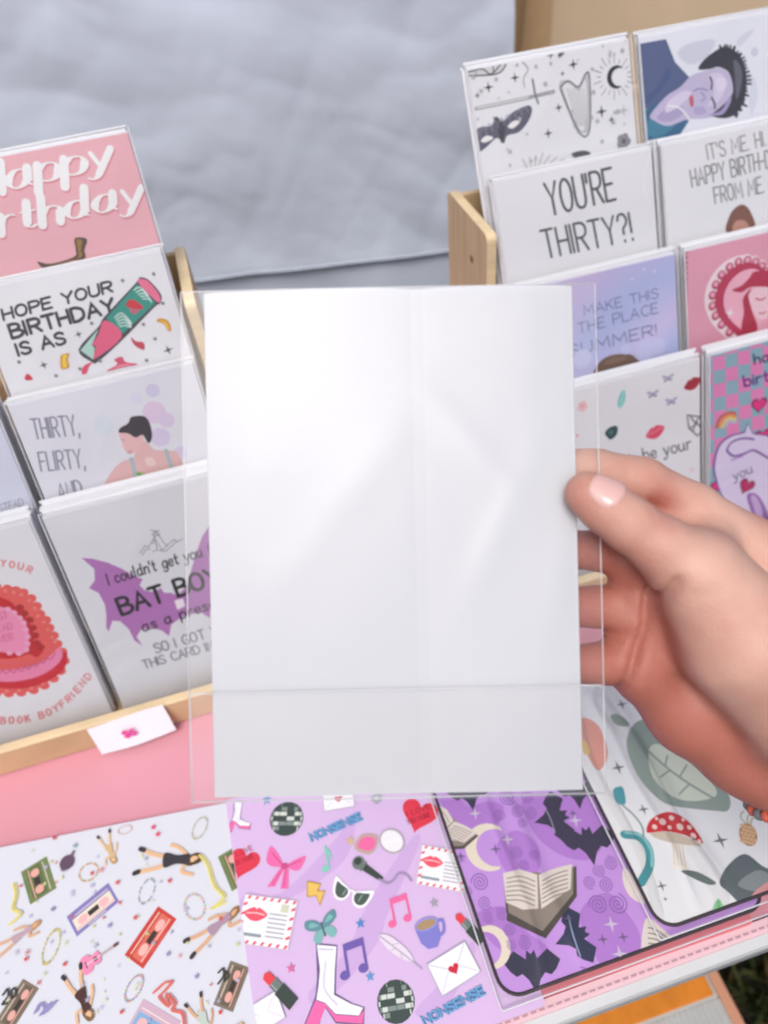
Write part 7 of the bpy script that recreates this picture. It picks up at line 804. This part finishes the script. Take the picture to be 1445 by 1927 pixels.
CREASE = [([(0.0869, 0.0003, 0.0000), (0.0892, -0.0042, 0.0000), (0.0889, -0.0091, 0.0000)], .00035, .0010), ([(0.0908, 0.0011, 0.0000), (0.0930, -0.0042, 0.0000), (0.0924, -0.0095, 0.0000)], .0004, .0009), ([(0.0892, 0.0192, 0.0000), (0.0912, 0.0143, 0.0000), (0.0908, 0.0095, 0.0000)], .00035, .0010), ([(0.1185, -0.0305, 0.0000), (0.1302, -0.0422, 0.0000), (0.1400, -0.0598, 0.0000)], .0003, .0022), ([(0.1068, -0.0422, 0.0000), (0.1146, -0.0578, 0.0000), (0.1283, -0.0715, 0.0000)], .0003, .0024), ([(0.0996, 0.0054, 0.0000), (0.1019, 0.0026, 0.0000), (0.1052, 0.0015, 0.0000)], .0008, .0010), ([(0.1138, 0.0011, 0.0000), (0.1185, -0.0005, 0.0000), (0.1228, 0.0007, 0.0000)], .0006, .0014), ([(0.1004, -0.0237, 0.0000), (0.0986, -0.0325, 0.0000), (0.0982, -0.0442, 0.0000), (0.0955, -0.0539, 0.0000), (0.0924, -0.0656, 0.0000), (0.0912, -0.0734, 0.0000)], .0026, .0017),
          ([(0.0853, -0.0276, 0.0000), (0.0931, -0.0290, 0.0000), (0.0980, -0.0305, 0.0000)], .0007, .0014), ([(0.0844, -0.0461, 0.0000), (0.0931, -0.0471, 0.0000)], .0007, .0014), ([(0.0974, -0.0276, 0.0000), (0.1049, -0.0282, 0.0000), (0.1127, -0.0270, 0.0000)], .0004, .0022), ([(0.1107, -0.0637, 0.0000), (0.1185, -0.0734, 0.0000), (0.1322, -0.0851, 0.0000)], .0005, .003)]
def hand_sdf(P):
    pal = None
    for (a, ra), (b, rb) in PALM:
        c = cap(P, a, b, ra, rb); pal = c if pal is None else smin(pal, c, .011)
    pal = smin(pal, chain(P, THUMB, .004), .009)
    D = smin(pal, chain(P, INDEX), .005)
    for f in (MIDDLE, RING, LITTLE): D = smin(D, smin(pal, chain(P, f), .004), .0008)
    front = P[..., 2] > -.026
    for pl, dep, sg in CREASE:
        q = np.full(P.shape[:-1], 9.0)
        for a, b in zip(pl[:-1], pl[1:]):
            a2, b2 = np.array(a[:2]), np.array(b[:2]); d = b2 - a2
            t = np.clip(((P[..., :2] - a2) @ d) / (d @ d), 0, 1)
            q = np.minimum(q, np.linalg.norm(P[..., :2] - a2 - t[..., None] * d, axis=-1))
        D = D + np.where(front, dep * np.exp(-(q / sg) ** 2), 0)
    return D
def surface_nets(D, org, h):
    s = D < 0
    nx, ny, nz = D.shape
    c = np.zeros((nx - 1, ny - 1, nz - 1), int)
    for i in (0, 1):
        for j in (0, 1):
            for k in (0, 1): c += s[i:nx - 1 + i, j:ny - 1 + j, k:nz - 1 + k]
    act = (c > 0) & (c < 8)
    idx = -np.ones(c.shape, int); I = np.argwhere(act); idx[act] = np.arange(len(I))
    acc = np.zeros((len(I), 3)); cnt = np.zeros(len(I))
    off = [(i, j, k) for i in (0, 1) for j in (0, 1) for k in (0, 1)]
    for a in off:
        for ax in range(3):
            if a[ax]: continue
            b = list(a); b[ax] = 1
            da = D[I[:, 0] + a[0], I[:, 1] + a[1], I[:, 2] + a[2]]; db = D[I[:, 0] + b[0], I[:, 1] + b[1], I[:, 2] + b[2]]
            m = (da < 0) != (db < 0)
            t = np.where(m, da / np.where(m, da - db, 1), 0)
            p = np.tile(np.array(a, float), (len(I), 1)); p[:, ax] += t
            acc[m] += p[m]; cnt[m] += 1
    V = org + h * (I + acc / cnt[:, None])
    F = []
    for ax in range(3):
        a1, a2 = (ax + 1) % 3, (ax + 2) % 3
        sl0 = [slice(None)] * 3; sl1 = [slice(None)] * 3; sl0[ax] = slice(0, -1); sl1[ax] = slice(1, None)
        d = s[tuple(sl0)].astype(int) - s[tuple(sl1)].astype(int)
        E = np.argwhere(d != 0)
        sg = d[tuple(E.T)]
        ok = (E[:, a1] > 0) & (E[:, a2] > 0) & (E[:, a1] < D.shape[a1] - 1) & (E[:, a2] < D.shape[a2] - 1)
        E, sg = E[ok], sg[ok]
        def cell(o1, o2):
            q = E.copy(); q[:, a1] += o1; q[:, a2] += o2; return idx[tuple(q.T)]
        Q = np.stack([cell(-1, -1), cell(0, -1), cell(0, 0), cell(-1, 0)], 1)
        Q[sg < 0] = Q[sg < 0][:, ::-1]
        F.append(Q)
    return V, np.concatenate(F)
hs = .00115
org = np.array([.046, -.185, -.074]); hi = np.array([.26, .025, .042])
n3 = np.ceil((hi - org) / hs).astype(int)
G3 = np.stack(np.meshgrid(*[org[i] + hs * np.arange(n3[i]) for i in range(3)], indexing='ij'), -1)
DD = hand_sdf(G3)
DD[-1] = np.abs(DD[-1]) + 1e-4; DD[:, 0] = np.abs(DD[:, 0]) + 1e-4
V, F = surface_nets(DD, org, hs)
person = empty('person', 'right hand of a person gripping the envelope, thumb in front, bead bracelet at wrist', 'person', HELD)
me = bpy.data.meshes.new('body'); me.from_pydata(V.tolist(), [], F.tolist()); me.update()
bm = bmesh.new(); bm.from_mesh(me)
for _ in range(3): bmesh.ops.smooth_vert(bm, verts=bm.verts, factor=.5, use_axis_x=True, use_axis_y=True, use_axis_z=True)
bm.to_mesh(me); bm.free()
Vv = np.array([v.co[:] for v in me.vertices])
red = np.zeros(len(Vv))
for c, r_, k in (((0.0715, 0.0063, 0.0080), .010, .55), ((0.0994, 0.0114, -0.0150), .010, .35), ((0.1043, 0.0047, -0.0090), .007, .7), ((0.0931, -0.0180, -0.0180), .02, .8), ((0.0952, -0.0388, -0.0180), .024, .8), ((0.0931, -0.0596, -0.0180), .022, .7), ((0.0739, -0.0365, -0.0160), .03, 1.2), ((0.1218, -0.0805, -0.0220), .030, .75), ((0.1006, -0.0377, -0.0100), .012, .4), ((0.1444, -0.1080, -0.0250), .035, .75), ((0.0760, -0.0087, 0.0120), .009, .35)):  # natural skin redness, plus painted shade on fingers behind the envelope and hand underside
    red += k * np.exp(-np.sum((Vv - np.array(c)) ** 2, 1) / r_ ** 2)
at = me.attributes.new('redness_shade', 'FLOAT', 'POINT'); at.data.foreach_set('value', np.clip(red, 0, 1).astype(np.float32))
SK = bpy.data.materials.new('skin'); SK.use_nodes = True; t = SK.node_tree; p = t.nodes['Principled BSDF']
an = t.nodes.new('ShaderNodeAttribute'); an.attribute_name = 'redness_shade'
tc = t.nodes.new('ShaderNodeTexCoord'); nz = t.nodes.new('ShaderNodeTexNoise'); nz.inputs['Scale'].default_value = 85; nz.inputs['Detail'].default_value = 4
nb = t.nodes.new('ShaderNodeTexNoise'); nb.inputs['Scale'].default_value = 34; nb.inputs['Detail'].default_value = 3
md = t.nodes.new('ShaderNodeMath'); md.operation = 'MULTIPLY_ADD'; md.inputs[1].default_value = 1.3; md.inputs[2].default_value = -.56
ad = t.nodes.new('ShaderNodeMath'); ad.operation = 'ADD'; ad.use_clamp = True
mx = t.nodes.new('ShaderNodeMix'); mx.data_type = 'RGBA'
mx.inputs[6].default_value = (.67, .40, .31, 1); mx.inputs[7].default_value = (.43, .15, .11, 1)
vo = t.nodes.new('ShaderNodeTexVoronoi'); vo.inputs['Scale'].default_value = 900
bp = t.nodes.new('ShaderNodeBump'); bp.inputs['Strength'].default_value = .22; bp.inputs['Distance'].default_value = .0006
Lk = t.links.new
Lk(tc.outputs['Object'], nz.inputs['Vector']); Lk(tc.outputs['Object'], nb.inputs['Vector']); Lk(tc.outputs['Object'], vo.inputs['Vector'])
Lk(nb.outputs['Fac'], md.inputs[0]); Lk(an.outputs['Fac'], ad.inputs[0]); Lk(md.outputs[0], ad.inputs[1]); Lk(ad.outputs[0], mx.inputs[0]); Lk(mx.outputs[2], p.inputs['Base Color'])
wr = t.nodes.new('ShaderNodeTexNoise'); wr.inputs['Scale'].default_value = 260; wr.inputs['Detail'].default_value = 6; wr.inputs['Roughness'].default_value = .65
wm = t.nodes.new('ShaderNodeMapping'); wm.inputs['Rotation'].default_value = (0, 0, R(32)); wm.inputs['Scale'].default_value = (1.0, .35, .6)
b2 = t.nodes.new('ShaderNodeBump'); b2.inputs['Strength'].default_value = .2; b2.inputs['Distance'].default_value = .0012
Lk(tc.outputs['Object'], wm.inputs[0]); Lk(wm.outputs[0], wr.inputs['Vector']); Lk(wr.outputs['Fac'], b2.inputs['Height']); Lk(b2.outputs[0], bp.inputs['Normal'])
Lk(vo.outputs['Distance'], bp.inputs['Height']); Lk(bp.outputs[0], p.inputs['Normal'])
p.inputs['Roughness'].default_value = .5; setin(p, 'Specular IOR Level', .35)
p.inputs['Subsurface Weight'].default_value = .22; p.inputs['Subsurface Radius'].default_value = (1.0, .3, .16); p.inputs['Subsurface Scale'].default_value = .006
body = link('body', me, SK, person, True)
# thumb nail
a = np.array(THUMB[0][0]); b = np.array(THUMB[2][0]); ax = (b - a) / np.linalg.norm(b - a)
nn = np.array([.0, .75, 1.0]); nn -= ax * (nn @ ax); nn /= np.linalg.norm(nn); sd_ = np.cross(ax, nn)
def nailf(u, v):
    uu = 2 * u - 1; vv = 2 * v - 1
    w_ = math.sqrt(max(0, 1 - abs(uu) ** 3.2)); ang = vv * R(46) * w_
    o = a + ax * (.0035 + uu * .0062)
    d = nn * math.cos(ang) + sd_ * math.sin(ang)
    p_ = o + d * .02
    for _ in range(14): p_ = p_ - d * float(hand_sdf(p_[None])[0]) * .95
    return p_ + d * (.00055 - .0009 * max(abs(uu), abs(vv)) ** 8)
bmobj('thumb_nail', grid_sheet(18, 14, nailf), mat('nail_pink', (.74, .45, .40), .2, spec=.6), person, True)
# bead bracelet at the wrist
bc = np.array((0.1738, -0.1030, -0.0260)); adir = np.array([.70, -.71, 0.0]); e1 = np.array([-.71, -.70, 0.0]); e2 = np.array([0, 0, 1.0])
bm = bmesh.new(); bm2 = bmesh.new()
pts = []
for i in range(44):
    th = 2 * math.pi * i / 44; d = e1 * math.cos(th) + e2 * math.sin(th)
    p_ = bc + d * .06
    for _ in range(22): p_ = p_ - d * float(hand_sdf(p_[None])[0]) * .8
    pts.append(p_ + d * .0016)
for i, p_ in enumerate(pts): bmesh.ops.create_uvsphere(bm if i % 7 else bm2, u_segments=10, v_segments=7, radius=.0026, matrix=Matrix.Translation(p_.tolist()))
br = bmobj('bead_bracelet', bm, mat('grey_bead', (.16, .17, .18), .3), person, True)
bmobj('coral_bead', bm2, mat('coral_bead', (.55, .12, .07), .35), br, True)
